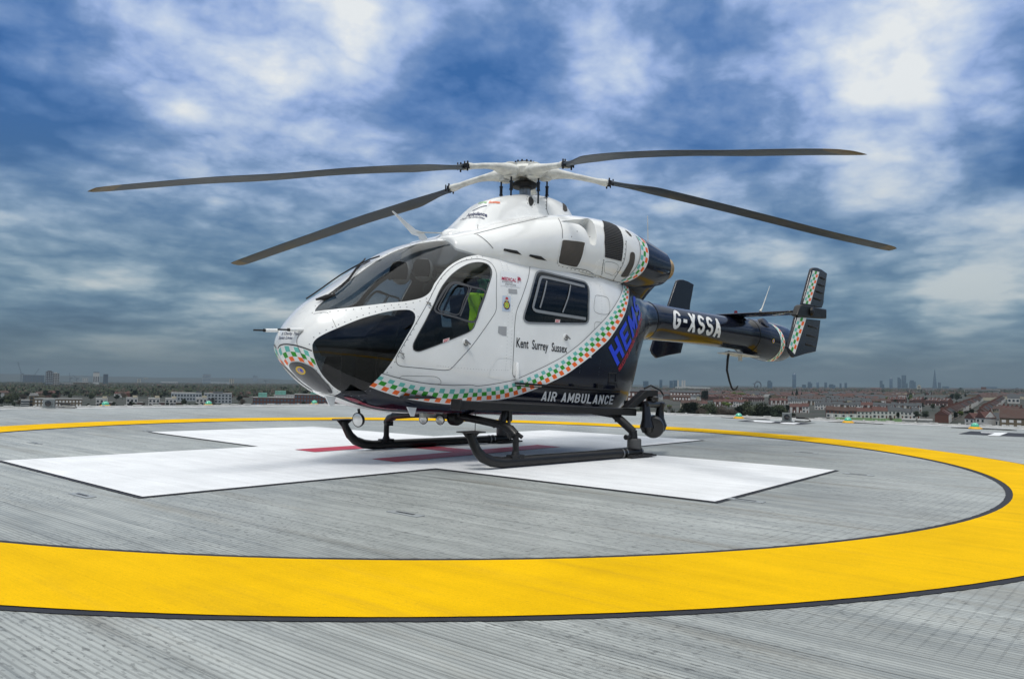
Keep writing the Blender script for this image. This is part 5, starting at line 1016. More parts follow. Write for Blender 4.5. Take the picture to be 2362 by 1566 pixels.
# ---- loose kit hanging in the cockpit
Mh = Matrix.Translation(HORG) @ Matrix.Rotation(R(-7.6), 4, 'Z')
HW = mat('helmet_white', (.74, .73, .70), .3, coat=.5)
for i_, (p_, lb) in enumerate(zip(D['pt_helmets'][:2], ('white flight helmet with a black visor cover hanging nearer the nose inside the windscreen', 'white flight helmet with a black visor cover hanging beside the door pillar inside the windscreen'))):
    h = empty('flight_helmet', Mh @ (Vector(p_)+Vector((0, 0, -.11))), R(-7.6+40)); tag(h, lb, 'helmet', 'flight helmets hanging in the cockpit')
    rg = []
    for i in range(14):
        t = math.pi*(i+.5)/14; z = .135*math.cos(t); r = math.sin(t); rg.append([(.145*r*math.cos(a)+.01, .115*r*math.sin(a), .11+z) for a in [2*math.pi*j/28 for j in range(28)]])
    mesh_obj('helmet_shell', *loft(rg), HW, h)
    rg = []
    for i in range(10):
        t = .75+1.5*i/9; z = .14*math.cos(t); r = math.sin(t)*1.03; rg.append([(.15*r*math.cos(a)+.01, .12*r*math.sin(a), .11+z) for a in [2.2+1.9*j/18 for j in range(19)]])
    V, F = [], []
    for r_ in rg: V += r_
    F = [(i*19+j, i*19+j+1, (i+1)*19+j+1, (i+1)*19+j) for i in range(9) for j in range(18)]
    mesh_obj('visor_cover', V, F, RUBBER, h)
    mb = MB(); mb.lathe([(.042, 0), (.045, .02), (.03, .035), (0, .037)], (.02, -.11, .07), (0, -1, 0), 18); mb.lathe([(.042, 0), (.045, .02), (.03, .035), (0, .037)], (.02, .11, .07), (0, 1, 0), 18); mb.build('ear_cup', RUBBER, h)
pj = P(D['pt_jacket'])
j_ = empty('hi_vis_jacket', Mh @ Vector((pj[1].x, -.69, pj[3].z-.1)), R(-7.6)); tag(j_, 'lime hi-vis jacket hanging behind the pilot seat, seen through the door window', 'jacket')
def fold(ux, z0, z1, w0, w1, y0=0):
    rg = []
    for i in range(16):
        t = i/15; w = w0+(w1-w0)*t; rg.append([(ux+w*math.cos(a)*(1+.22*math.sin(5*a+9*t))+.02*math.sin(11*t), y0+.06*math.sin(a)*(1+.4*math.sin(7*a+5*t)), z0+(z1-z0)*t) for a in [2*math.pi*j/28 for j in range(28)]])
    return loft(rg)
mesh_obj('jacket_body', *fold(0.0, -.08, .56, .11, .18), HIVIS, j_)
mesh_obj('jacket_collar', *fold(.03, .46, .72, .11, .05), JGREEN, j_)
# ------------------------------------------------------------------ helideck
def deck_mat():
    m = bpy.data.materials.new('deck_planks'); m.use_nodes = True; nt = m.node_tree; b = nt.nodes['Principled BSDF']; L = nt.links.new
    def n(t, **k):
        x = nt.nodes.new(t)
        for a, c in k.items(): setattr(x, a, c)
        return x
    def ma(op, a, b_=None, c=None, clamp=False):
        x = n('ShaderNodeMath', operation=op, use_clamp=clamp)
        for i, v in enumerate((a, b_, c)):
            if v is None: continue
            if isinstance(v, (int, float)): x.inputs[i].default_value = v
            else: L(v, x.inputs[i])
        return x.outputs[0]
    tc = n('ShaderNodeTexCoord'); sp = n('ShaderNodeSeparateXYZ'); L(tc.outputs['Object'], sp.inputs[0]); X, Y = sp.outputs[0], sp.outputs[1]
    def nz(sx, sy, scale, det=5, rough=.55, off=0.0):
        mp = n('ShaderNodeMapping'); mp.inputs['Scale'].default_value = (sx, sy, 1); mp.inputs['Location'].default_value = (off, off*.7, off); L(tc.outputs['Object'], mp.inputs[0])
        x = n('ShaderNodeTexNoise'); x.inputs['Scale'].default_value = scale; x.inputs['Detail'].default_value = det; x.inputs['Roughness'].default_value = rough; L(mp.outputs[0], x.inputs['Vector']); return x.outputs[0]
    def rng(v, a, b_, c, d, sm=False):
        x = n('ShaderNodeMapRange'); 
        if sm: x.interpolation_type = 'SMOOTHSTEP'
        for i, k in enumerate((a, b_, c, d)): x.inputs[i+1].default_value = k
        L(v, x.inputs[0]); return x.outputs[0]
    wob = ma('MULTIPLY', ma('SUBTRACT', nz(.3, .3, 1, 2), .5), .006)
    Xw = ma('ADD', X, wob)
    rib = ma('FRACT', ma('DIVIDE', Xw, .0262)); ribh = ma('ABSOLUTE', ma('SUBTRACT', rib, .5))          # 0 in groove centre -> .5
    groove = rng(ribh, .10, .26, 1, 0, True)
    plank = ma('FRACT', ma('DIVIDE', ma('ADD', Xw, 6.0), .2462)); pd = ma('ABSOLUTE', ma('SUBTRACT', plank, .5)); joint = rng(pd, .480, .494, 0, 1)
    edge = rng(pd, .36, .44, 0, 1)       # plain strip beside every joint has fewer ribs
    pid = ma('FLOOR', ma('DIVIDE', ma('ADD', Xw, 6.0), .2462))
    wn_ = n('ShaderNodeTexWhiteNoise', noise_dimensions='1D'); L(pid, wn_.inputs['W'])
    jv = rng(wn_.outputs['Value'], 0, 1, .25, 1); joint = ma('MULTIPLY', joint, jv)
    streak = nz(6, .22, 1.6, 6, .6); streak2 = nz(26, .5, 1.0, 4, .6, 5.0); big = nz(1, .55, .35, 4, .55, 9); grit = nz(1, 1, 160, 3, .7)
    # dark oxide dashes lying along the ribs in patches
    dash = nz(58, 17, 1.0, 4, .6, 3.0); dm = rng(dash, .565, .61, 0, 1); area = rng(nz(1, .7, .8, 3, .5, 2.2), .38, .52, 0, 1); dm = ma('MULTIPLY', dm, area)
    # scored cross-hatching in patches
    cr = ma('FRACT', ma('DIVIDE', ma('ADD', Y, ma('MULTIPLY', X, .02)), .060)); crd = ma('ABSOLUTE', ma('SUBTRACT', cr, .5)); cl = rng(crd, .05, .085, 1, 0)
    par = rng(nz(1, 1, .33, 2, .5, 14.0), .53, .57, 0, 1); cl = ma('MULTIPLY', cl, par)
    base = n('ShaderNodeMix', data_type='RGBA'); base.inputs['A'].default_value = (.20, .215, .21, 1); base.inputs['B'].default_value = (.44, .465, .45, 1)
    f = ma('ADD', ma('MULTIPLY', streak, .36), ma('MULTIPLY', streak2, .22)); f = ma('ADD', f, ma('MULTIPLY', big, .45)); f = ma('ADD', f, ma('MULTIPLY', nz(1.6, .9, 2.2, 6, .6, 21.0), .25)); f = rng(f, .50, .78, 0, 1); L(f, base.inputs['Factor'])
    dirt = n('ShaderNodeMix', data_type='RGBA'); dirt.inputs['B'].default_value = (.20, .185, .15, 1); L(base.outputs['Result'], dirt.inputs['A']); L(rng(nz(3, .3, 1.1, 5, .6, 7.7), .55, .72, 0, .65), dirt.inputs['Factor'])
    k = ma('SUBTRACT', 1.0, ma('MULTIPLY', groove, .30)); k = ma('MULTIPLY', k, ma('SUBTRACT', 1.0, ma('MULTIPLY', joint, .62)))
    k = ma('MULTIPLY', k, ma('SUBTRACT', 1.0, ma('MULTIPLY', dm, .45))); k = ma('MULTIPLY', k, ma('SUBTRACT', 1.0, ma('MULTIPLY', cl, .16))); k = ma('MULTIPLY', k, rng(grit, .3, .7, .93, 1.07))
    sc = n('ShaderNodeVectorMath', operation='SCALE'); L(dirt.outputs['Result'], sc.inputs[0]); L(k, sc.inputs['Scale']); L(sc.outputs[0], b.inputs['Base Color'])
    L(rng(streak, .3, .7, .42, .62), b.inputs['Roughness']); b.inputs['Specular IOR Level'].default_value = .4
    h = ma('SUBTRACT', 1.0, ma('ADD', ma('MULTIPLY', groove, .6), ma('ADD', joint, ma('MULTIPLY', cl, .5)))); h = ma('ADD', h, ma('MULTIPLY', grit, .15))
    bp = n('ShaderNodeBump'); bp.inputs['Strength'].default_value = .55; bp.inputs['Distance'].default_value = .004; L(h, bp.inputs['Height']); L(bp.outputs[0], b.inputs['Normal'])
    return m
def paint_mat(name, col, rough, wear, wcol, ribs=1.0, spec=.3):
    m = bpy.data.materials.new(name); m.use_nodes = True; nt = m.node_tree; b = nt.nodes['Principled BSDF']; L = nt.links.new
    tc = nt.nodes.new('ShaderNodeTexCoord')
    def nz(sx, sy, s, det, rough_=.6):
        mp = nt.nodes.new('ShaderNodeMapping'); mp.inputs['Scale'].default_value = (sx, sy, 1); L(tc.outputs['Object'], mp.inputs[0]); x = nt.nodes.new('ShaderNodeTexNoise')
        x.inputs['Scale'].default_value = s; x.inputs['Detail'].default_value = det; x.inputs['Roughness'].default_value = rough_; L(mp.outputs[0], x.inputs['Vector']); return x.outputs[0]
    def rng(v, a, b_, c, d):
        x = nt.nodes.new('ShaderNodeMapRange'); [setattr(x.inputs[i+1], 'default_value', k) for i, k in enumerate((a, b_, c, d))]; L(v, x.inputs[0]); return x.outputs[0]
    mx = nt.nodes.new('ShaderNodeMix'); mx.data_type = 'RGBA'; mx.inputs['A'].default_value = tuple(col)+(1,); mx.inputs['B'].default_value = tuple(wcol)+(1,)
    a = rng(nz(5, .4, 1.3, 6), .52, .74, 0, wear); s = rng(nz(1, 1, 46, 3, .5), .66, .73, 0, .6*min(1, wear*2)); ad = nt.nodes.new('ShaderNodeMath'); ad.operation = 'ADD'; ad.use_clamp = True; L(a, ad.inputs[0]); L(s, ad.inputs[1]); L(ad.outputs[0], mx.inputs['Factor'])
    v = rng(nz(1, 1, 1.4, 5), .3, .7, .88, 1.05)
    def ma(op, a, b_):
        x = nt.nodes.new('ShaderNodeMath'); x.operation = op
        for i, k in enumerate((a, b_)):
            if isinstance(k, (int, float)): x.inputs[i].default_value = k
            else: L(k, x.inputs[i])
        return x.outputs[0]
    sx = nt.nodes.new('ShaderNodeSeparateXYZ'); L(tc.outputs['Object'], sx.inputs[0])
    rb = ma('ABSOLUTE', ma('SUBTRACT', ma('FRACT', ma('DIVIDE', sx.outputs[0], .0262), 0), .5), 0); pl = ma('ABSOLUTE', ma('SUBTRACT', ma('FRACT', ma('DIVIDE', ma('ADD', sx.outputs[0], 6.0), .2462), 0), .5), 0)
    v = ma('MULTIPLY', v, rng(rb, .06, .22, 1-.08*ribs, 1.0)); v = ma('MULTIPLY', v, rng(pl, .482, .494, 1.0, 1-.14*ribs)); v = ma('MULTIPLY', v, rng(nz(5, .5, 1.5, 5), .35, .65, .95, 1.03)); v = ma('MULTIPLY', v, rng(nz(1, 1, 60, 4, .65), .60, .72, 1.0, .82)); v = ma('MULTIPLY', v, rng(nz(1, 1, 170, 2, .6), .3, .7, .90, 1.08))
    sc = nt.nodes.new('ShaderNodeVectorMath'); sc.operation = 'SCALE'; L(mx.outputs['Result'], sc.inputs[0]); L(v, sc.inputs['Scale']); L(sc.outputs[0], b.inputs['Base Color'])
    b.inputs['Roughness'].default_value = rough; b.inputs['Specular IOR Level'].default_value = spec
    bp = nt.nodes.new('ShaderNodeBump'); bp.inputs['Strength'].default_value = .5; bp.inputs['Distance'].default_value = .003; L(nz(1, 1, 140, 4, .7), bp.inputs['Height']); L(bp.outputs[0], b.inputs['Normal'])
    return m
DECK = deck_mat()
PW = paint_mat('white_marking_paint', (.76, .775, .79), .6, .40, (.50, .51, .51)); PY = paint_mat('yellow_marking_paint', (.72, .425, .0), .9, .6, (.55, .33, .01), .35, .08)
PR = paint_mat('red_marking_paint', (.46, .018, .045), .5, .25, (.36, .05, .07)); PK = paint_mat('black_marking_paint', (.018, .020, .028), .7, .4, (.05, .05, .055))
E0, E1, E2, E3 = Vector((-22, 15.11, 0)), Vector((11.05, 11.42, 0)), Vector((16.9, -15.9, 0)), Vector((-24, -18, 0))
ZD = -.012
mb = MB(); mb.prism([Vector((p.x, p.y, ZD)) for p in (E0, E1, E2, E3)], (0, 0, -.35)); dk = mb.build('helipad_deck', DECK); tag(dk, kind='structure')
def sheet(name, poly, z, m):
    o = mesh_obj(name, [(p[0], p[1], z) for p in poly], [tuple(range(len(poly)))], m, smooth=False)
    if o.data.polygons[0].normal.z < 0: o.data.flip_normals()
    return tag(o, kind='structure')
rj = random.Random(3)
def ring(name, c, r0, r1, z, m, n=720, jit=0.0):
    V, F = [], []
    for i in range(n):
        a = 2*math.pi*i/n; j0, j1 = (rj.uniform(-jit, jit) for _ in (0, 1))
        V += [(c[0]+(r0+j0)*math.cos(a), c[1]+(r0+j0)*math.sin(a), z), (c[0]+(r1+j1)*math.cos(a), c[1]+(r1+j1)*math.sin(a), z)]
    F = [(2*i, 2*i+1, (2*i+3) % (2*n), (2*i+2) % (2*n)) for i in range(n)]
    o = mesh_obj(name, V, F, m, smooth=False); return tag(o, kind='structure')
RC = (.05, .075)
ring('circle_outline_marking', RC, 6.283, 7.327, -.008, PK, 1400, .004); ring('yellow_circle_marking', RC, 6.338, 7.281, -.004, PY, 900, .0012)
CR = [(-4.5, -1.5), (-4.5, 1.5), (-1.5, 1.5), (-1.5, 4.5), (1.5, 4.5), (1.5, 1.5), (4.5, 1.5), (4.5, -1.5), (1.5, -1.5), (1.5, -4.5), (-1.5, -4.5), (-1.5, -1.5)]
CRX = XCROSS
def grow(poly, d):
    n = len(poly); out = []
    for i in range(n):
        p, q, r_ = Vector(poly[i-1]), Vector(poly[i]), Vector(poly[(i+1) % n]); a = (q-p).normalized(); b = (r_-q).normalized()
        na, nb = Vector((-a.y, a.x)), Vector((-b.y, b.x)); out.append(tuple(q+(na+nb)*d))
    return out
def wob(poly, step, j):
    out = []
    for i in range(len(poly)):
        a, b = Vector(poly[i]), Vector(poly[(i+1) % len(poly)]); k = int((b-a).length/step)
        for t in range(k): out.append(tuple(a.lerp(b, t/k)+Vector((rj.uniform(-j, j), rj.uniform(-j, j)))))
    return out
sheet('cross_outline_marking', wob(grow(CRX, .04), .02, .004), -.008, PK)
sheet('white_cross_marking', CRX, -.004, PW)
H_ = [(-1.5, .9), (1.5, .9), (1.5, .5), (.2, .5), (.2, -.5), (1.5, -.5), (1.5, -.9), (-1.5, -.9), (-1.5, -.5), (-.2, -.5), (-.2, .5), (-1.5, .5)]
sheet('red_letter_marking', H_, 0.0, PR)
# black boxes with white figures near the far edge
sheet('black_box_marking', [(11.02, .71), (11.83, .81), (12.12, -.80), (11.10, -.79)], -.008, PK)
sheet('black_box_marking', [(10.68, -4.07), (12.15, -4.04), (12.6, -6.6), (11.2, -6.6)], -.008, PK)
for pl in XGLYPH: sheet('white_figure_marking', pl, -.004, PW)
def edge_line(a, b, w, t0=0, t1=1):
    d = (b-a).normalized(); n_ = Vector((d.y, -d.x, 0)); p, q = a.lerp(b, t0), a.lerp(b, t1); return [p, q, q+n_*w, p+n_*w]
sheet('white_edge_marking', [(p.x, p.y) for p in edge_line(E0, E1, .26)], -.004, PW)
sheet('white_edge_marking', [(p.x, p.y) for p in edge_line(E1+Vector((.03, -.27, 0)), E2, .26)], -.004, PW)
# kerb with drain covers outside the painted edge
cream = mat('edge_trim', (.45, .45, .43), .7, vary=(6, .3)); DKC = mat('cable_black', (.02, .02, .02), .6)
for a, b in ((E0, E1), (E1, E2)):
    d = (b-a).normalized(); n_ = Vector((-d.y, d.x, 0)); mb = MB(); mb.prism([a+n_*.002+Vector((0, 0, ZD-.01)), b+n_*.002+Vector((0, 0, ZD-.01)), b+n_*.16+Vector((0, 0, ZD-.01)), a+n_*.16+Vector((0, 0, ZD-.01))], (0, 0, .055))
    L_ = (b-a).length; k = 0
    while k < L_:
        mb.box(a+d*k+n_*.08+Vector((0, 0, .045)), (.18, .10, .02) if rj.random() < .5 else (.05, .05, .025), rot=Matrix.Rotation(math.atan2(d.y, d.x), 3, 'Z')); k += rj.uniform(.25, .7)
    tag(mb.build('deck_edge_trim', cream), kind='structure')
# drain slots / tie-down recesses in the deck
TD = mat('recess_shadow', (.03, .035, .04), .6)
for k, (x, y) in enumerate(XTIES):
    o = empty('tie_down_point', (x, y, ZD)); tag(o, TIE_LB[k], 'tie-down', 'tie-down recesses in the deck')
    mb = MB(); mb.box((0, 0, .003), (.075, .30, .006)); mb.build('plate', mat('worn_metal', (.30, .32, .33), .5, .3), o, .002)
    mb = MB(); mb.box((0, 0, .0075), (.022, .17, .002)); mb.build('slot', TD, o)
# perimeter lights and floodlights
GL = bpy.data.materials.new('green_lens'); GL.use_nodes = True; _b = GL.node_tree.nodes['Principled BSDF']; _b.inputs['Base Color'].default_value = (.06, .42, .26, 1); _b.inputs['Roughness'].default_value = .06; _b.inputs['Coat Weight'].default_value = 1
YB = mat('yellow_base', (.72, .38, .01), .5); LW = mat('lens_cap_white', (.75, .80, .78), .1, coat=1)
def pad_light(x, y, lb):
    o = empty('perimeter_light', (x, y, ZD)); o.scale = (.80, .80, .86); tag(o, lb, 'perimeter light', 'green perimeter lights along the deck edge'); s = 1.0
    mb = MB(); mb.lathe([(.165, 0), (.165, .02), (.14, .035), (.135, .055), (.115, .06), (0, .06)], (0, 0, 0), n=28)
    for k_ in range(3):
        t = k_*2.094+.4; mb.box((.155*math.cos(t), .155*math.sin(t), .02), (.06, .06, .03))
    mb.build('base', YB, o, .004)
    mb = MB(); mb.lathe([(.108, .06), (.106, .09), (.092, .125), (.062, .15), (.03, .163), (0, .166)], (0, 0, 0), n=28); mb.build('dome_lens', GL, o)
    mb = MB(); mb.tube([(.14, .05, .015), (.4, .1, .01), (.8, .02, .012), (1.0, .04, .0)], .016, 8); mb.tube([(-.14, .05, .015), (-.35, .0, .01), (-.6, .03, .0)], .014, 8); c = mb.build('cable', DKC, o)
    c.rotation_euler = (0, 0, XCAB)
    return o
XCAB = 0
for i, (x, y, lb, rz) in enumerate(XLIGHTS): XCAB = rz; pad_light(x, y, lb)
FG = mat('galvanised_grey', (.20, .22, .22), .5, .3, vary=(10, .25))
for x, y, lb, rz in XFLOOD:
    o = empty('deck_floodlight', (x, y, ZD), rz); o.scale = (.9, .9, .88); tag(o, lb, 'floodlight', 'box floodlights at the deck edge')
    mb = MB(); mb.box((0, 0, .135), (.20, .24, .22)); mb.box((-.11, 0, .135), (.02, .25, .23)); mb.box((0, 0, .012), (.26, .30, .024)); mb.build('housing', FG, o, .008)
    mb = MB(); mb.lathe([(.092, 0), (.092, .02), (.078, .022), (.075, .004)], (-.121, -.0, .135), (-1, 0, 0), 28); mb.build('bezel', FG, o)
    mb = MB(); mb.lathe([(.070, .0235), (.03, .028), (.0, .029)], (-.121, -.0, .135), (-1, 0, 0), 28); mb.build('lens', mat('dark_reflector', (.02, .02, .022), .15, coat=1), o)
    mb = MB(); mb.tube([(.10, -.05, .12), (.10, -.22, .15), (.12, -.40, .10), (.12, -.55, .09), (.10, -.62, .03), (.08, -.45, .01), (.08, -.2, .02)], .016, 8); mb.box((.08, -.35, .11), (.06, .22, .05)); mb.build('cable', DKC, o)
# ------------------------------------------------------------------ the city far below the roof
rc = random.Random(11)
_d0 = _fw+_r2*((0-1181)/FPX)-_u2*((876-783)/FPX); _d1 = _fw+_r2*((2362-1181)/FPX)-_u2*((893-783)/FPX)
CN = _d1.cross(_d0).normalized()
if CN.z < 0: CN = -CN
HC = 25.0
def at(px, py):
    """where the line of sight of a photo point meets the city ground"""
    d = _fw+_r2*((px-1181)/FPX)-_u2*((py-783)/FPX); k = CN.dot(d)
    if k > -1e-4: k = -1e-4
    return CAM_LOC+d*(-HC/k)
def gz(x, y): return CAM_LOC.z-(HC+CN.x*(x-CAM_LOC.x)+CN.y*(y-CAM_LOC.y))/CN.z
def face(p): return math.atan2(CAM_LOC.y-p.y, CAM_LOC.x-p.x)+math.pi/2    # local -y looks to the roof
def fmat(name, col, v=.25, s=.4, r=.85): return mat(name, col, r, vary=(s, v))
BR = fmat('brick', (.10, .042, .030)); CRM = fmat('cream_render', (.42, .38, .28)); WHR = fmat('white_render', (.46, .46, .44)); YBR = fmat('stock_brick', (.14, .11, .07))
RED = fmat('red_tiles', (.082, .034, .028)); SLT = fmat('slate', (.050, .056, .062)); BRN = fmat('brown_tiles', (.062, .034, .027)); GRYC = fmat('grey_concrete', (.28, .28, .27)); DKG = fmat('dark_cladding', (.06, .07, .085))
PALE = fmat('pale_cladding', (.33, .36, .38)); BLG = mat('blue_glass', (.07, .12, .17), .2, vary=(.05, .3)); WIN_ = mat('window_glass', (.035, .045, .055), .15); WFR = mat('window_white', (.60, .60, .58), .6); GRN_R = fmat('copper_green_roof', (.14, .34, .28))
LEAF = [fmat('olive_leaves', (.035, .048, .018), .45, .3), fmat('bare_twigs', (.055, .042, .030), .4, .3), fmat('conifer_needles', (.012, .022, .014), .4, .3), fmat('spring_leaves', (.085, .125, .015), .35, .3), fmat('dark_leaves', (.018, .032, .014), .4, .3)]
BARK = fmat('bark', (.05, .04, .03))
# ground
gm = bpy.data.materials.new('city_ground'); gm.use_nodes = True; _n = gm.node_tree; _b = _n.nodes['Principled BSDF']; _b.inputs['Roughness'].default_value = .95
_t = _n.nodes.new('ShaderNodeTexCoord'); _x = _n.nodes.new('ShaderNodeTexNoise'); _x.inputs['Scale'].default_value = .012; _x.inputs['Detail'].default_value = 8; _n.links.new(_t.outputs['Object'], _x.inputs['Vector'])
_r_ = _n.nodes.new('ShaderNodeValToRGB'); _n.links.new(_x.outputs[0], _r_.inputs[0]); _n.links.new(_r_.outputs[0], _b.inputs['Base Color'])
_r_.color_ramp.elements[0].position = .38; _r_.color_ramp.elements[0].color = (.014, .020, .011, 1); _r_.color_ramp.elements[1].position = .62; _r_.color_ramp.elements[1].color = (.045, .042, .034, 1)
S_ = 13500; V = []; n_ = 12
for i in range(n_+1):
    for j in range(n_+1):
        x, y = -S_*.35+S_*1.35*i/n_*1.0, -S_*.35+S_*1.35*j/n_; V.append((x, y, gz(x, y)))
tag(mesh_obj('city_ground', V, [(i*(n_+1)+j, (i+1)*(n_+1)+j, (i+1)*(n_+1)+j+1, i*(n_+1)+j+1) for i in range(n_) for j in range(n_)], gm), kind='structure')
gfield = [at(1930, 978), at(2120, 984), at(2090, 966), at(1925, 962)]
tag(mesh_obj('playing_field', [(p.x, p.y, p.z+.15) for p in gfield], [(0, 1, 2, 3)], fmat('mown_grass', (.05, .11, .02)), smooth=False), kind='structure')
# hills on the horizon
hm = fmat('wooded_hill', (.03, .042, .04), .3, .004)
V, F = [], []; xs = list(range(-300, 2700, 60)); prof = interp
HP = [(-300, 19), (0, 17), (150, 16), (300, 12), (420, 13), (520, 12), (700, 9), (900, 5), (1200, 4), (1500, 3), (2000, 1.5), (2700, 1)]
for k_, (dist, hh) in enumerate(((8800, 0.0), (10300, .75), (11600, 1.0), (12600, .9))):
    for x in xs:
        d = _fw+_r2*((x-1181)/FPX); d.z = 0; p = Vector((CAM_LOC.x, CAM_LOC.y, 0))+d*dist; h = interp(HP, x)[0]*dist/FPX*hh*(1+.10*math.sin(x*.021+k_)+.06*math.sin(x*.057+2*k_))
        V.append((p.x, p.y, gz(p.x, p.y)+h-(2 if k_ == 0 else 0)))
m_ = len(xs); F = [(i*m_+j, i*m_+j+1, (i+1)*m_+j+1, (i+1)*m_+j) for i in range(3) for j in range(m_-1)]
tag(mesh_obj('distant_hills', V, F, hm), kind='structure')

# ---- houses
UNIT = {}
def ubox(mat_):
    """unit box (base at z 0) shared by windows and doors"""
    if mat_.name not in UNIT:
        mb = MB(); mb.box((0, 0, .5), (1, 1, 1)); o = mb.build('u', mat_); UNIT[mat_.name] = o.data; bpy.data.objects.remove(o)
    return UNIT[mat_.name]
def ub(name, mat_, c, d, parent):
    o = bpy.data.objects.new(name, ubox(mat_)); link(o, parent); o.location = (c[0], c[1], c[2]-d[2]/2); o.scale = d; return o
def house_proto(w, d, h, rh, wall, roof, bay=False, dormer=False, gable_front=False, pale_front=None):
    root = empty('terraced_house', (0, 0, -900))
    mb = MB(); mb.box((0, 0, h/2-1), (w, d, h+2)); 
    for s in (-1, 1): mb.prism([(s*w/2-.01*s, -d/2, h), (s*w/2-.01*s, d/2, h), (s*w/2-.01*s, 0, h+rh)], (-.2*s, 0, 0))
    mb.build('walls', wall, root)
    mb = MB(); e = .35
    if gable_front:
        mb.prism([(-w/2-e, -d/2-e, h-.1), (w/2+e, -d/2-e, h-.1), (0, -d/2-e, h+rh)], (0, d+2*e, 0))
    else: mb.prism([(-w/2, -d/2-e, h-.2), (-w/2, d/2+e, h-.2), (-w/2, 0, h+rh)], (w, 0, 0))
    rf = mb.build('roof', roof, root)
    mb = MB(); mb.box((w/2-.35, .4, h+rh+.2), (.6, 1.5, 1.8)); 
    for k in range(3): mb.lathe([(.12, 0), (.1, .45)], (w/2-.35, -.1+k*.5, h+rh+1.1), n=6)
    mb.build('chimney', BR, rf)
    f = -d/2-.03
    for (x, z, a, b) in ((-w*.24, 4.1, 1.3, 1.35), (w*.24, 4.1, 1.3, 1.35), (-w*.22, 1.5, 1.7, 1.5)): ub('window', WIN_, (x, f, z), (a, .08, b), root); 
    ub('door', BR if wall is not BR else WFR, (w*.30, f, 1.1), (.95, .08, 2.1), root)
    if pale_front: ub('pale_front', pale_front, (0, -d/2+.02, h*.30), (w-.1, .1, h*.55), root)
    if bay: mb = MB(); mb.prism([(-w*.42, -d/2, -1), (-w*.36, -d/2-.7, -1), (-w*.08, -d/2-.7, -1), (-w*.02, -d/2, -1)], (0, 0, 6.3)); mb.build('bay', WHR, root)
    if dormer:
        mb = MB(); mb.box((0, -d*.22, h+rh*.55), (w*.45, 2.2, 1.5)); dm = mb.build('dormer', WHR, root); ub('window', WIN_, (0, -d*.22-1.12, h+rh*.55), (w*.36, .06, 1.0), dm)
    return root
def kids(o): return [c for c in o.children]
def copy_tree(o, parent=None):
    c = o.copy(); COL.objects.link(c); c.parent = parent
    for ch in list(o.children): copy_tree(ch, c)
    return c
def copy_thing(o, loc, rz, s=1.0, label=None, group=None, sz=None, cat=None):
    c = copy_tree(o); c.location = loc; c.rotation_euler = (0, 0, rz); c.scale = (s, s, sz or s)
    if label: c['label'] = label
    if group: c['group'] = group
    if cat: c['category'] = cat
    return c
HP_ = {'red': house_proto(5.6, 8.5, 5.6, 2.9, BR, RED, bay=True), 'redw': house_proto(5.6, 8.5, 5.6, 2.9, WHR, RED), 'slate': house_proto(5.6, 8.5, 5.6, 2.8, WHR, SLT), 'slateb': house_proto(5.6, 8.5, 5.6, 2.8, YBR, SLT, bay=True),
       'brown': house_proto(5.6, 8.5, 5.6, 2.9, CRM, BRN), 'dorm': house_proto(6.2, 9.0, 5.8, 3.4, BR, RED, dormer=True), 'gable': house_proto(6.4, 9.0, 5.8, 3.4, WHR, RED, gable_front=True), 'redp': house_proto(5.6, 8.5, 5.6, 2.9, BR, BRN, pale_front=WHR)}
HL_ = {'red': 'brick, red roof', 'redw': 'white, red roof', 'slate': 'white, slate roof', 'slateb': 'yellow brick, slate roof', 'brown': 'cream, brown roof', 'dorm': 'red roof with dormer', 'gable': 'white gable front', 'redp': 'pale ground floor, brown roof'}
def nth(n): return '%d%s' % (n, 'th' if 10 <= n % 100 <= 20 else {1: 'st', 2: 'nd', 3: 'rd'}.get(n % 10, 'th'))
used_rows = {}
def row(px0, y0, px1, y1, mix, where, turn=0.0, step=None, both=0, jit=.0):
    a, b = at(px0, y0), at(px1, y1); L_ = (b-a).length; d = (b-a).normalized(); st = step or 5.6; n = max(1, int(L_/st)); rz = math.atan2(d.y, d.x)
    # fronts face the roof deck
    if (Vector((math.sin(rz), -math.cos(rz), 0))).dot(CAM_LOC-a) < 0: rz += math.pi
    k = 0; kind = mix[0]
    for i in range(n):
        if i % rc.choice((2, 3, 4)) == 0: kind = rc.choice(mix)
        p = a+d*(st*(i+.5)); p.z = gz(p.x, p.y)
        copy_thing(HP_[kind], p, rz+turn, 1, '%s %s%s, %s' % (nth(i+1), where, '' if n > 1 else ' (single)', HL_[kind]), 'houses: %s' % where.replace('from the left ', '').replace('from the near end ', ''), sz=rc.uniform(.92, 1.10), cat='house')
row(1905, 962, 2122, 966, ['redw', 'redw', 'brown', 'slate', 'redp'], 'house from the left in the nearest right terrace')
row(1880, 944, 2140, 949, ['slate', 'slateb', 'red', 'slate', 'brown'], 'house from the left in the second terrace')
row(1775, 933, 2010, 935, ['slate', 'slate', 'red', 'slateb'], 'house from the left in the slate roofed terrace')
row(1822, 951, 1870, 952, ['redw', 'red'], 'house from the left beside the box floodlight')
row(1570, 941, 1640, 942, ['redw', 'red', 'brown'], 'house from the left behind trees beside searchlight')
row(1645, 937, 1735, 938, ['redw', 'red', 'redw'], 'house from the left behind the tree belt')
row(1665, 926, 1760, 925, ['red', 'redw', 'dorm'], 'house from the left in terrace under tail skid')
row(2048, 930, 2098, 931, ['dorm'], 'house from the left in long red roofed block', step=6.2)
row(2102, 932, 2136, 933, ['dorm'], 'house from the left in middle red roofed block', step=6.2)
row(2140, 934, 2198, 936, ['dorm'], 'house from the left in right red roofed block', step=6.2)
row(2172, 975, 2262, 925, ['slateb', 'redp', 'slate', 'brown', 'red'], 'house from the near end, diagonal street left side', step=7.5)
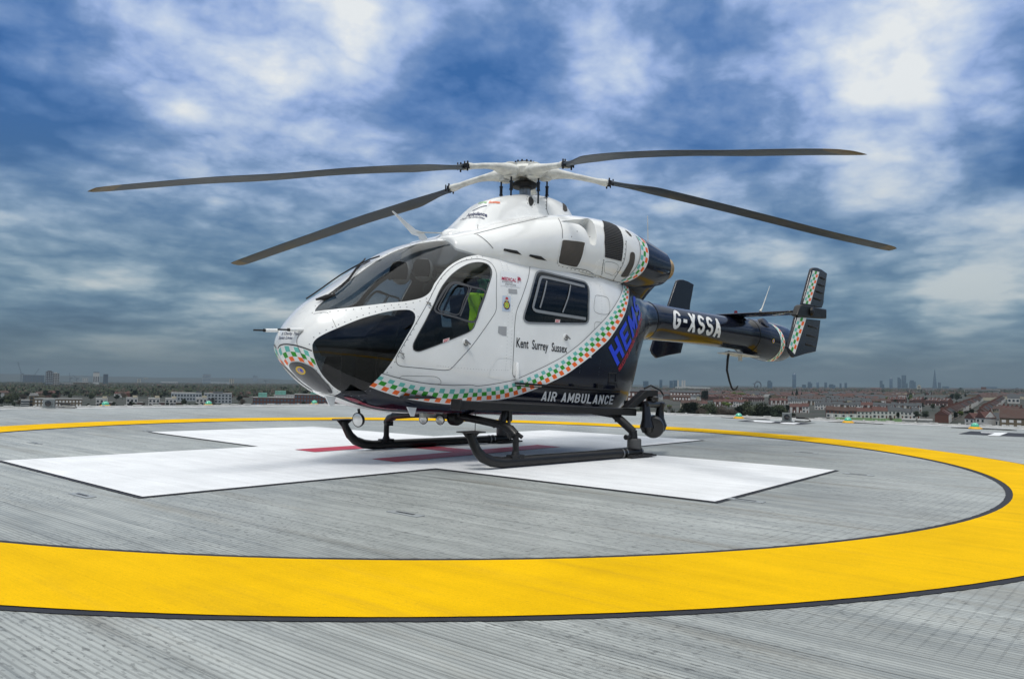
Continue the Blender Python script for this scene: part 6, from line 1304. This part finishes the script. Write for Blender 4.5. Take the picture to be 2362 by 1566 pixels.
row(2262, 968, 2312, 925, ['slate', 'redp', 'slateb', 'brown', 'red'], 'house from the near end, diagonal street right side', step=8.5)
row(2236, 985, 2302, 989, ['slate', 'gable'], 'house from the left behind rightmost perimeter light', step=7.5)
row(2296, 957, 2362, 961, ['slateb', 'red', 'brown'], 'house from the left at right photo edge')
# far roofs beyond the counted streets: one mass
FMC = [BR, CRM, WHR, RED, SLT, BRN, YBR]; mb = MB()
def mass_house(mb, p, rz, w, d, h, rh, wm, rm):
    c, s = math.cos(rz), math.sin(rz); T = lambda x, y, z: (p.x+c*x-s*y, p.y+s*x+c*y, p.z+z)
    mb.add([T(-w/2, -d/2, -2), T(w/2, -d/2, -2), T(w/2, d/2, -2), T(-w/2, d/2, -2), T(-w/2, -d/2, h), T(w/2, -d/2, h), T(w/2, d/2, h), T(-w/2, d/2, h), T(-w/2, 0, h+rh), T(w/2, 0, h+rh)],
           [(0, 1, 5, 4), (2, 3, 7, 6), (1, 2, 6, 9, 5), (3, 0, 4, 8, 7)], wm)
    mb.add([T(-w/2-.3, -d/2-.3, h), T(w/2+.3, -d/2-.3, h), T(w/2+.3, 0, h+rh+.1), T(-w/2-.3, 0, h+rh+.1), T(w/2+.3, d/2+.3, h), T(-w/2-.3, d/2+.3, h)], [(0, 1, 2, 3), (3, 2, 4, 5)], rm)
y = 956.0
while y > 896.5:
    x = 1440+rc.uniform(0, 10)
    while x < 2400:
        p = at(x, y); D_ = (p-CAM_LOC).length; blk = rc.randint(3, 8); rz = face(p)+rc.uniform(-.25, .25) if rc.random() < .7 else face(p)+rc.uniform(.7, 1.2)
        wm, rm = rc.choice([0, 0, 2, 1, 6, 6]), rc.choice([3, 3, 4, 4, 5, 5, 4])
        if not (y > 912 and 2040 < x < 2215) and not (y > 926 and (x < 1800 or x > 2160 or y > 938)) and rc.random() < .86:
            for k in range(blk):
                q = p+Vector((math.cos(rz), math.sin(rz), 0))*(k*6.0); q.z = gz(q.x, q.y); mass_house(mb, q, rz, 6.0, 9, rc.uniform(5, 6.5), 3, wm if rc.random() < .8 else rc.choice([0, 2, 1]), rm)
        x += blk*6.0*FPX/D_*rc.uniform(.8, 1.3)
    y -= max(.45, (y-893)*.10)
y = 916.0
while y > 884:
    x = -20
    while x < 800:
        hz_ = 876+17*x/2362; yy = y
        if yy-hz_ > 4.5:
            p = at(x, yy); D_ = (p-CAM_LOC).length; rz = face(p)+rc.uniform(-.4, .4)
            if rc.random() < .45:
                for k in range(rc.randint(2, 6)):
                    q = p+Vector((math.cos(rz), math.sin(rz), 0))*(k*6.0); q.z = gz(q.x, q.y); mass_house(mb, q, rz, 6.0, 9, rc.uniform(5, 6.5), 3, rc.choice([0, 2, 6, 0]), rc.choice([3, 4, 5, 5]))
            x += 40*FPX/D_*rc.uniform(.8, 1.8)
        else: x += 30
    y -= max(.5, (y-880)*.10)
tag(mb.build('distant_houses', FMC), 'mass of small distant brick houses with red and slate roofs reaching the horizon', 'houses', kind='stuff')

# ---- larger buildings, one by one
def block(name, label, px0, px1, yt, yb, depth, wall, roof=None, rows=0, cols=0, rz=0.0, band=False, wm=None, cap=None, top=None, group=None, cat='building', roofrise=0):
    a, b = at(px0, yb), at(px1, yb); p = (a+b)/2; dep = (p-CAM_LOC).dot(_fw); w = (px1-px0)*dep/FPX; h = (yb-yt)*dep/FPX
    o = empty(name, (p.x, p.y, gz(p.x, p.y)), face(p)+rz); tag(o, label, cat, group)
    mb = MB(); mb.box((0, depth/2, h/2-2), (w, depth, h+4)); mb.build('walls', wall, o)
    if roofrise:
        mb = MB(); mb.prism([(-w/2-.4, -.5, h), (-w/2-.4, depth+.5, h), (-w/2-.4, depth/2, h+roofrise)], (w+.8, 0, 0)); mb.build('roof', roof or SLT, o)
    else:
        mb = MB(); mb.box((0, depth/2, h+.35), (w+.4, depth+.4, .7)); mb.build('roof', roof or GRYC, o)
    wm = wm or WIN_
    for r in range(rows):
        z = h*(r+.62)/(rows+.25)
        if band: ub('window_band', wm, (0, -.06, z), (w*.95, .15, h/(rows+.25)*.5), o)
        else:
            for c in range(cols): ub('window', wm, (w*((c+.5)/cols-.5), -.06, z), (w/cols*.55, .15, h/(rows+.25)*.55), o)
    if cap: mb = MB(); mb.box((cap[0]*w, depth/2, h+cap[2]*.5), (cap[1]*w, depth*.7, cap[2])); mb.build('roof_plant', top or DKG, o)
    return o
B_ = block
B_('tower_block', 'dark grey tower block with a stepped top, tallest on the left skyline', 105, 120, 857, 894, 22, DKG, rows=9, cols=4, wm=PALE, cap=(0, .6, 3))
B_('tower_block', 'pale tower block standing close behind the tallest dark tower on the left', 121.5, 135, 861, 893, 20, GRYC, rows=8, cols=3, cap=(-.1, .5, 3), top=WHR)
B_('tower_block', 'white striped tower block with a dark crown on the left skyline', 214.5, 227.5, 860, 890, 22, WHR, rows=1, cols=3, wm=DKG, cap=(0, .95, 3.5))
B_('tower_block', 'slim dark tower block right of the white striped tower', 238, 248, 863, 889, 18, DKG, rows=7, cols=2, wm=BLG)
B_('office_building', 'white framed open office building between the two left towers', 190, 202, 872, 886, 15, WHR, rows=3, cols=3)
B_('office_building', 'wide dark office block under the crane on the left skyline', 55, 98, 865, 884, 40, DKG, rows=4, cols=8, wm=BLG)
B_('office_building', 'long white banded building below the dark office block', 40, 88, 889, 893.5, 30, GRYC, rows=1, band=True, wm=WHR)
B_('office_building', 'grey low building at the foot of the tallest left tower', 122, 165, 884, 893, 30, GRYC, rows=2, cols=8)
B_('office_building', 'greenish brown block between the left towers', 170, 200, 882, 892, 26, YBR, rows=3, cols=6)
B_('office_building', 'white roofed low hall on the far left above the trees', -10, 38, 897, 902, 30, WHR, roof=WHR, rows=1, cols=12)
B_('office_building', 'long pale low roof left of the white striped tower', 118, 166, 894.5, 897, 30, PALE, roof=WHR)
B_('tower_block', 'bluish slab tower with a dark top standing alone left of the helicopter nose', 467, 485, 864.5, 885, 24, PALE, rows=6, band=True, wm=BLG, cap=(0, .9, 5))
B_('tower_block', 'small cream tower pair right of the bluish slab tower', 529, 539, 874, 886.5, 14, CRM, rows=5, cols=2)
B_('tower_block', 'slim bluish tower close to the helicopter nose', 583.5, 593, 867, 885, 16, BLG, rows=6, band=True, wm=PALE, cap=(-.3, .3, 5))
B_('tower_block', 'small grey tower beside the slim bluish tower', 593.5, 599.5, 874, 884.5, 14, DKG)
B_('tower_block', 'left one of two small cream towers on the hazy left skyline', 317, 324, 873.5, 883.5, 14, CRM, rows=4, cols=1); B_('tower_block', 'right one of two small cream towers on the hazy left skyline', 331, 339.5, 871.5, 883, 14, CRM, rows=4, cols=2)
B_('warehouse', 'white warehouse in the haze right of the cream towers', 372, 408, 881, 886, 40, WHR, roof=WHR, rows=1, cols=8); B_('warehouse', 'pale arched hall at the foot of the bluish slab tower', 486, 528, 881.5, 886.5, 50, PALE, roof=PALE)
# nearer buildings on the left
B_('apartment_block', 'sand coloured apartment block with a mono pitch roof behind the left box floodlight', 68, 86, 913, 938, 14, YBR, rows=3, cols=2, cap=(0, .9, 2.2), top=GRYC)
B_('apartment_block', 'long low apartment block with white windows beside the left box floodlight', 86, 182, 921, 939, 12, YBR, rows=2, cols=14, wm=WFR)
B_('apartment_block', 'small striped balcony block at the far left of the deck edge', 49, 66, 924, 939, 12, WHR, rows=3, band=True)
for i, (x, lb) in enumerate(((222, 'left of the first perimeter light'), (292, 'above the tree between the first two perimeter lights'), (343, 'left of the pale ruined block'), (382, 'just left of the second perimeter light'), (452, 'above the second perimeter light'))):
    B_('cottage_block', 'white stepped cottage block with flat roofs %s' % lb, x, x+24, 919+rc.uniform(-1, 2), 938, 9, WHR, roof=WHR, rows=2, cols=3, cap=(.25, .4, 2.5), top=CRM); B_('brick_annexe', 'low brick annexe beside the white cottage block %s' % lb.replace('between the first two perimeter lights', 'mid left'), x+24.5, x+36, 929, 938, 8, BR, rows=1, cols=2)
B_('school_building', 'long pale grey building with two window rows left of the second perimeter light', 397, 462, 907, 925, 16, PALE, rows=2, cols=10, roof=WHR, cap=(.4, .18, 2), top=DKG)
B_('school_building', 'pale building with a dark raised block right of the long grey one', 472, 532, 908, 930, 16, PALE, rows=3, cols=8, roof=GRYC, cap=(0, .35, 2))
B_('hospital_wing', 'red brick wing with a green roof block behind the third perimeter light', 585, 690, 918, 936, 18, BR, rows=2, cols=14, wm=BLG, cap=(-.3, .18, 5), top=GRN_R)
B_('hospital_wing', 'brick wing with a long green roof hut right under the helicopter nose', 680, 775, 911, 936, 18, BR, rows=3, cols=14, wm=BLG, cap=(.1, .45, 5), top=GRN_R)
B_('hospital_wing', 'white low wing with green plant room left of the helicopter nose', 632, 680, 912, 930, 18, WHR, rows=2, cols=8, cap=(-.2, .5, 5), top=GRN_R)
# right: mid ground
B_('brick_mansion', 'red brick mansion block with white windows behind the searchlight', 1438, 1500, 903, 928, 14, BR, rows=2, cols=7, wm=WFR, roof=SLT, roofrise=4)
B_('brick_mansion', 'red brick mansion block with slate roof right of the searchlight', 1545, 1612, 905, 921, 16, BR, rows=2, cols=9, wm=WFR, roof=SLT, roofrise=4)
B_('brick_mansion', 'lower brick block with tall white windows in front of the mansion block', 1552, 1592, 915, 925, 12, BR, rows=1, cols=6, wm=WFR, roof=BRN, roofrise=3)
B_('white_hall', 'long white hall with a row of windows on the right skyline', 1558, 1636, 893, 901.5, 30, WHR, rows=1, cols=16, roof=WHR, cap=(-.15, .15, 2), top=WHR)
B_('shed', 'long sand coloured shed under the tail skid', 1645, 1700, 898.5, 902, 40, CRM, roof=CRM)
B_('grey_shed', 'left grey blank shed at the deck edge on the right', 2082, 2110, 970, 981, 20, GRYC, roof=GRYC); B_('grey_shed', 'right grey blank shed at the deck edge on the right', 2119, 2149, 971, 983, 20, GRYC, roof=GRYC)
B_('cabin', 'left one of two small grey cabins beside the field', 1888, 1905, 966, 973, 8, GRYC); B_('cabin', 'right one of two small grey cabins beside the field', 1915, 1927, 967, 973.5, 8, GRYC)
B_('church', 'cream church tower with a small cupola on the right skyline', 2116, 2124, 890, 901, 7, CRM, rows=2, cols=1, cap=(0, .5, 6), top=CRM, cat='church')
B_('brick_school', 'long dark banded building with a red brick top block far right', 2228, 2300, 898.5, 909, 40, GRYC, rows=3, band=True, cap=(.05, .14, 9), top=BR)
B_('red_roof_hall', 'hall with a plain red roof on the right skyline', 2010, 2032, 897, 903, 20, BR, roof=RED, roofrise=5)
B_('gabled_villa', 'brick villa with stone banded gables at the right edge of the deck', 2312, 2372, 965, 990, 14, YBR, rows=2, cols=4, wm=WFR, roof=BRN, roofrise=6)
B_('white_cottage', 'white rendered house with dark roof left of the brick villa', 2258, 2300, 966, 983, 12, WHR, rows=1, cols=4, roof=SLT, roofrise=4)
B_('cream_house', 'tall cream gable end beside the diagonal street', 2180, 2193, 952, 966, 9, CRM, roof=SLT, roofrise=3)
B_('white_villa', 'white gabled villa far right behind the brick villa', 2326, 2350, 918, 930, 14, WHR, roof=SLT, rows=1, cols=3, roofrise=5)
# skyline towers on the right (far away in the haze)
def sky_tower(label, px0, px1, yt, kind='box', m=None, yb=898.0):
    a, b = at(px0, yb), at(px1, yb); p = (a+b)/2; dep = (p-CAM_LOC).dot(_fw); w = (px1-px0)*dep/FPX*.93; h = (yb-yt)*dep/FPX; m = m or BLG
    o = empty('skyscraper', (p.x, p.y, gz(p.x, p.y)), face(p)+.15); tag(o, label, 'skyscraper', 'skyscrapers on the hazy right skyline')
    mb = MB()
    if kind == 'shard':
        W = w/2; mb.add([(-W, -W, -3), (W, -W, -3), (W, W, -3), (-W, W, -3), (-W*.16, -W*.1, h*.93), (W*.10, -W*.12, h), (W*.14, W*.1, h*.95), (-W*.1, W*.1, h*.97)], [(0, 1, 5, 4), (1, 2, 6, 5), (2, 3, 7, 6), (3, 0, 4, 7), (4, 5, 6, 7)]); mb.build('tower', m, o)
    elif kind == 'round': mb.lathe([(w*.5, -3), (w*.5, h*.90), (w*.42, h*.94), (w*.3, h)], (0, 0, 0), n=20, smooth=False); mb.build('tower', m, o); mb = MB(); mb.lathe([(w*.08, h), (w*.04, h*1.04)], (0, 0, 0), n=8); mb.build('mast', m, o)
    elif kind == 'step': mb.box((0, 0, h*.42), (w, w*.8, h*.84)); mb.build('tower', m, o); mb = MB(); mb.box((-w*.1, 0, h*.92), (w*.6, w*.6, h*.16)); mb.build('upper_storeys', m, o)
    elif kind == 'slant': mb.prism([(-w/2, -w*.35, -3), (w/2, -w*.35, -3), (w/2, -w*.35, h*.80), (-w*.1, -w*.35, h), (-w/2, -w*.35, h*.97)], (0, w*.7, 0)); mb.build('tower', m, o)
    else: mb.box((0, 0, h/2-2), (w, w*.7, h+4)); mb.build('tower', m, o)
    return o
TL = [('slim tower just right of the helicopter tail hull', 1483, 1495.5, 879, 'box'), ('slim square tower above the searchlight bracket', 1521, 1527.5, 876, 'box'), ('left half of the twin pale gas holder like blocks', 1544, 1552, 878, 'box'), ('right half of the twin pale blocks, with a white chimney beside it', 1553, 1562.5, 877, 'box'),
      ('squat tower with a thin mast left of the tallest round tower', 1770, 1781, 877.5, 'step'), ('tallest round tower with a crown, between tail skid and floodlight', 1827, 1836.5, 861, 'round'), ('small dark block right of the round tower', 1850, 1859, 887, 'box'), ('stepped block with a domed top right of the round tower', 1863, 1873, 881, 'step'),
      ('rounded slab tower right of the stepped block', 1883, 1889, 881, 'round'), ('small square tower in the middle of the right skyline', 1901.5, 1907.5, 882, 'box'), ('wide low block in the middle of the right skyline', 1912, 1926, 886, 'step'), ('slim tower left of the small twin towers', 1936.5, 1941, 884, 'box'), ('small tower with a flat top right of the slim one', 1948, 1953.5, 883, 'box'),
      ('first slim tower of the city cluster, furthest left of it', 2029.5, 2035.5, 878, 'box'), ('low block joined to the first slim tower of the city cluster', 2035.8, 2039.5, 886, 'box'), ('dark rounded tower left of the three highest city towers', 2051.5, 2059, 872, 'round'), ('slanted tower left of the highest city tower', 2070.5, 2078.5, 870, 'slant'), ('highest square tower of the city cluster', 2080, 2089.5, 865.5, 'box'),
      ('narrow block joined to the highest square tower', 2090, 2093.5, 884, 'box'), ('broad curved tower right of the highest square tower', 2098, 2111.5, 877, 'step'), ('tall pointed glass spire tower', 2151, 2161, 851.5, 'shard'), ('rounded tower right of the pointed spire tower', 2163.5, 2170.5, 881, 'round'), ('low grey block right of the spire tower', 2174, 2188, 891, 'box'),
      ('broad hazy block far right of the spire tower', 2275, 2298, 892, 'box')]
for a_ in TL: sky_tower(*a_[:5])
for i, x in enumerate((1564, 1574, 1579)):
    p = at(x, 899); dep = (p-CAM_LOC).dot(_fw); mb = MB(); mb.lathe([(5, 0), (4, (899-877)*dep/FPX)], (0, 0, 0), n=10); o = mb.build('power_station_chimney', WHR); o.location = (p.x, p.y, gz(p.x, p.y)); tag(o, '%s pale chimney of the three right of the twin blocks' % ('left', 'middle', 'right')[i], 'chimney', 'pale chimneys on the right skyline')
# big wheel
p = at(1748, 898); dep = (p-CAM_LOC).dot(_fw); r_ = 8.5*dep/FPX; o = empty('observation_wheel', (p.x, p.y, gz(p.x, p.y)), face(p)+.6); tag(o, 'thin observation wheel on the right skyline right of the tail skid', 'ferris wheel')
mb = MB(); mb.tube([(r_*math.cos(t), 0, r_*1.1+r_*math.sin(t)) for t in [2*math.pi*k/28 for k in range(29)]], 3.2, 6, cap=False); mb.build('rim', DKG, o); mb = MB(); mb.tube([(-r_*.4, 20, 0), (0, 0, r_*1.1), (r_*.4, 20, 0)], 3, 6); mb.build('support_legs', DKG, o)
# cranes
CRN = fmat('crane_steel', (.06, .07, .09))
def crane(label, px, yb, yt, jx, jy):
    p = at(px, yb); dep = (p-CAM_LOC).dot(_fw); k = dep/FPX; o = empty('tower_crane', (p.x, p.y, gz(p.x, p.y)), face(p)); tag(o, label, 'crane', 'tower cranes on the skyline'); h = (yb-yt)*k
    def lat(nm, a, b, w):
        mb = MB(); a, b = Vector(a), Vector(b); n = 8; d = (b-a).normalized(); s = d.cross(Vector((0, 1, 0))).normalized()*w
        for sg in (-1, 1): mb.tube([a+s*sg, b+s*sg], w*.28, 4)
        for i in range(n): mb.tube([a.lerp(b, i/n)+s*(1 if i % 2 else -1), a.lerp(b, (i+1)/n)-s*(1 if i % 2 else -1)], w*.2, 4)
        mb.build(nm, CRN, o)
    lat('mast', (0, 0, 0), (0, 0, h), .9*k); lat('jib', (0, 0, h), (jx*k, 0, h+jy*k), .6*k); mb = MB(); mb.box((-3*k*(1 if jx > 0 else -1), 0, h), (4*k, 1.2*k, 1.6*k)); mb.build('counterweight', CRN, o)
crane('tall dark luffing crane at the far left of the skyline', 48, 886, 862, -8, 27); crane('small luffing crane over the dark office block', 78, 885, 866, 9, 16); crane('thin crane left of the white framed building', 161, 885, 872, -2, 12); crane('thin crane leaning towards the white framed building', 176, 885, 873, -8, 8)
crane('pale red crane in the haze left of the helicopter nose', 613, 886, 878, 20, -7); crane('red crane at the far right of the skyline', 2343, 905, 895, -22, -10); crane('crane pair member left of the observation wheel', 1741, 897, 885, 6, 9)
# goal frame and lamp posts on the field
for i, (x, y) in enumerate(((2012, 972), (2030, 973))):
    p = at(x, y); mb = MB(); mb.tube([(0, 0, 0), (0, 0, 2.5), (7, 0, 2.5), (7, 0, 0)], .12, 6); o = mb.build('goal_frame', WHR); o.location = (p.x, p.y, gz(p.x, p.y)); o.rotation_euler = (0, 0, face(p)+i); tag(o, 'white goal frame on the field, %s one' % ('left', 'right')[i], 'goal')

# ---- trees
def tree_proto(kind, h, w, n, seed, ls, trunk=.3):
    r = random.Random(seed); root = empty('tree', (0, 0, -900)); V, F = [], []
    lobes = []
    for k in range(9 if kind != 2 else 12):
        if kind == 2: t = k/11; lobes.append((Vector((r.uniform(-.1, .1)*w*(1-t), r.uniform(-.1, .1)*w*(1-t), h*(.12+.85*t))), w*.5*(1-t)+.3, h*.09))
        else:
            a = r.uniform(0, 6.28); q = r.uniform(.1, .62); z = r.uniform(.38, .82); lobes.append((Vector((math.cos(a)*q*w*.5, math.sin(a)*q*w*.5, h*z)), w*r.uniform(.18, .30), h*r.uniform(.13, .2)))
    for k in range(n):
        c, rr, rz = r.choice(lobes); d = Vector((r.gauss(0, 1), r.gauss(0, 1), r.gauss(0, 1))).normalized(); q = r.random()**.4
        p = c+Vector((d.x*rr*q, d.y*rr*q, d.z*rz*q)); s = ls*r.uniform(.6, 1.3); a = Vector((r.gauss(0, 1), r.gauss(0, 1), r.gauss(0, 1))).normalized(); b = a.orthogonal().normalized()*s; a = a*s; o = len(V)
        V += [p+a, p+b, p-a, p-b]; F.append((o, o+1, o+2, o+3))
    mesh_obj('crown', V, F, LEAF[kind], root, smooth=False)
    mb = MB(); mb.tube([(0, 0, -1), (0, 0, h*.3), (.2, .1, h*.62)], [trunk, trunk*.75, trunk*.3], 7)
    if kind != 2:
        for k in range(6):
            c = lobes[k][0]; mb.tube([(0, 0, h*(.22+.05*k)), c*.6+Vector((0, 0, h*.12)), c], [trunk*.4, trunk*.25, trunk*.1], 5)
    mb.build('trunk', BARK, root); return root
TP = [[tree_proto(0, 12, 11, 1500, 1, .42), tree_proto(0, 13, 10, 1500, 21, .42)], [tree_proto(1, 12, 10, 1500, 2, .24), tree_proto(1, 11, 11, 1500, 22, .24)], [tree_proto(2, 14, 8, 1500, 3, .40)], [tree_proto(3, 9, 9, 1300, 4, .38)], [tree_proto(4, 12, 11, 1600, 5, .42), tree_proto(4, 11, 12, 1600, 25, .42)]]
TLb = ['olive green tree', 'bare brown twiggy tree', 'dark pointed conifer', 'bright spring green tree', 'dark green rounded tree']
def tree(px, yb, hpx, kind, label, group=None):
    p = at(px, yb); dep = (p-CAM_LOC).dot(_fw); h = hpx*dep/FPX; pr = rc.choice(TP[kind]); base = (12, 12, 14, 9, 12)[kind]; s = h/base
    return copy_thing(pr, (p.x, p.y, gz(p.x, p.y)), rc.uniform(0, 6.28), s, label, group, cat='tree', sz=s*rc.uniform(.9, 1.1))
tree(1627, 931, 33, 4, 'large round green tree in front of the brick mansion block on the right')
tree(1667, 920, 17, 2, 'single dark conifer left of the bright green trees under the tail skid')
tree(1828, 923, 21, 2, 'left tall dark conifer of the group right of the round tower'); tree(1838, 923, 23, 2, 'middle tall dark conifer of the group right of the round tower'); tree(1849, 920, 14, 2, 'small right conifer of the group right of the round tower')
for i, x in enumerate((1683, 1694, 1706, 1714)): tree(x, 918, 12+rc.uniform(-2, 3), 3, 'bright spring green tree under the tail skid, number %s from the left' % ('one', 'two', 'three', 'four')[i], 'bright trees under the tail skid')
tree(2207, 928, 24, 4, 'large dark tree right of the red roofed blocks'); tree(2196, 925, 18, 4, 'dark tree just left of the large dark one by the red roofed blocks'); tree(2113, 942, 15, 4, 'dark tree in the gap between red roofed terraces')
tree(2072, 966, 15, 4, 'dark tree at the right end of the nearest terrace'); tree(2054, 973, 15, 1, 'bare tree by the field in front of the nearest terrace'); tree(1993, 920, 13, 2, 'small conifer left of the long red roofed block'); tree(2215, 903, 9, 4, 'dark tree crown on the far right skyline')
tree(303, 938, 15, 0, 'round olive tree between the first two perimeter lights'); tree(424, 938, 17, 0, 'round olive tree just left of the second perimeter light'); tree(20, 939, 30, 0, 'olive tree at the far left edge of the photo'); tree(30, 941, 16, 4, 'small dark tree at the far left edge'); tree(655, 938, 13, 4, 'small round tree in front of the red brick wing'); tree(700, 938, 14, 4, 'small round tree left of the third perimeter light'); tree(560, 937, 17, 1, 'bare brown tree left of the red brick wing')
for i in range(30):
    k = rc.choice((0, 1, 0, 4, 1)); tree(1533+i*9+rc.uniform(-2, 2), 968+i*.22+rc.uniform(0, 5), rc.uniform(34, 46) if i > 5 else rc.uniform(18, 30), k, '%s from the left in the tree belt behind right deck edge, %s' % (nth(i+1), TLb[k]), 'belt of trees behind the right deck edge')
pk = []
for i in range(120):
    y = 900+40*rc.random()**1.2; x = rc.uniform(-10, 790)
    if y > 924 and (60 < x < 190 or 215 < x < 480 or x > 585): y = rc.uniform(902, 917)
    pk.append((x, y))
for i, (x, y) in enumerate(sorted(pk)): k = rc.choice((1, 4, 0, 1, 4)); tree(x, y, rc.uniform(9, 15)*(.6+(y-885)/42), k, '%s from the left among the park trees left of helicopter, %s' % (nth(i+1), TLb[k]), 'park trees left of the helicopter')
pk = []
for i in range(150):
    y = 903+72*rc.random()**1.1; x = rc.uniform(1450, 2362)
    if y > 938 and 1860 < x < 2110: y -= 25
    pk.append((x, y))
for i, (x, y) in enumerate(sorted(pk)): k = rc.choice((1, 4, 0, 4, 3)); tree(x, y, rc.uniform(6, 10)*(.5+(y-890)/45), k, '%s from the left among garden trees between right terraces, %s' % (nth(i+1), TLb[k]), 'garden trees among the right terraces')
pk = [(205+i*13+rc.uniform(-5, 5), 939+rc.uniform(0, 3)) for i in range(30)]
for i, (x, y) in enumerate(pk): k = rc.choice((0, 1, 4, 1)); tree(x, y, rc.uniform(7, 14), k, '%s from the left among low trees before the white cottages, %s' % (nth(i+1), TLb[k]), 'low trees in front of the white cottages')
# distant woodland: one mass of crowns
V, F = [], []; rw = random.Random(5)
for k in range(6800):
    left = rw.random() < .68; x = rw.uniform(-30, 820) if left else rw.uniform(1440, 2400); hz_ = 876+17*x/2362; y = hz_+4.2+(34 if left else 16)*rw.random()**1.5
    p = at(x, y); dep = (p-CAM_LOC).dot(_fw); s = rw.uniform(5, 10)
    if dep < 850: continue
    z0 = gz(p.x, p.y)
    for q in range(12):
        c = Vector((p.x+rw.gauss(0, s*.7), p.y+rw.gauss(0, s*.7), z0+rw.uniform(2, 11))); a = Vector((rw.gauss(0, 1), rw.gauss(0, 1), rw.gauss(0, 1))).normalized(); b = a.orthogonal().normalized()*rw.uniform(1.5, 3); a = a*rw.uniform(1.5, 3); o = len(V)
        V += [c+a, c+b, c-a, c-b]; F.append((o, o+1, o+2, o+3))
fm = [rw.choice((0, 1, 2, 0)) for _ in range(len(F)//12) for __ in range(12)]
tag(mesh_obj('distant_woodland', V, F, [LEAF[4], LEAF[1], LEAF[0]], smooth=False, fm=fm), 'dark mass of far off spring trees between the city roofs', 'woodland', kind='stuff')
# remove the prototypes themselves
def kill(o):
    for c in list(o.children): kill(c)
    bpy.data.objects.remove(o)
for o in list(HP_.values())+[t for l in TP for t in l]: kill(o)
# the hospital under the deck
hb = empty('hospital_building', (-3, -1, 0)); tag(hb, 'hospital block carrying the helipad on its roof, hidden below the deck edge', 'building')
mb = MB(); mb.prism([(p.x*.86+3, p.y*.86+1, -.40) for p in (E0, E1, E2, E3)], (0, 0, -28)); mb.build('walls', YBR, hb)
# ------------------------------------------------------------------ haze in the air
hz_m = bpy.data.materials.new('haze'); hz_m.use_nodes = True; _n = hz_m.node_tree; _n.nodes.clear()
_o = _n.nodes.new('ShaderNodeOutputMaterial'); _p = _n.nodes.new('ShaderNodeVolumePrincipled'); _p.inputs['Color'].default_value = (.30, .38, .44, 1); _p.inputs['Density'].default_value = HAZE; _p.inputs['Anisotropy'].default_value = .0
_n.links.new(_p.outputs[0], _o.inputs['Volume'])
_c = Vector((S_*.325, S_*.325, 0)); _c.z = gz(_c.x, _c.y)
mb = MB(); rot = CN.to_track_quat('Z', 'Y').to_matrix(); mb.box((0, 0, 0), (S_*2.3, S_*2.3, 420)); 
hzb = mb.build('haze', hz_m); hzb.rotation_euler = rot.to_euler(); hzb.location = _c+CN*(210-60)
tag(hzb, 'thin grey blue haze over the distant city', 'haze', kind='stuff')
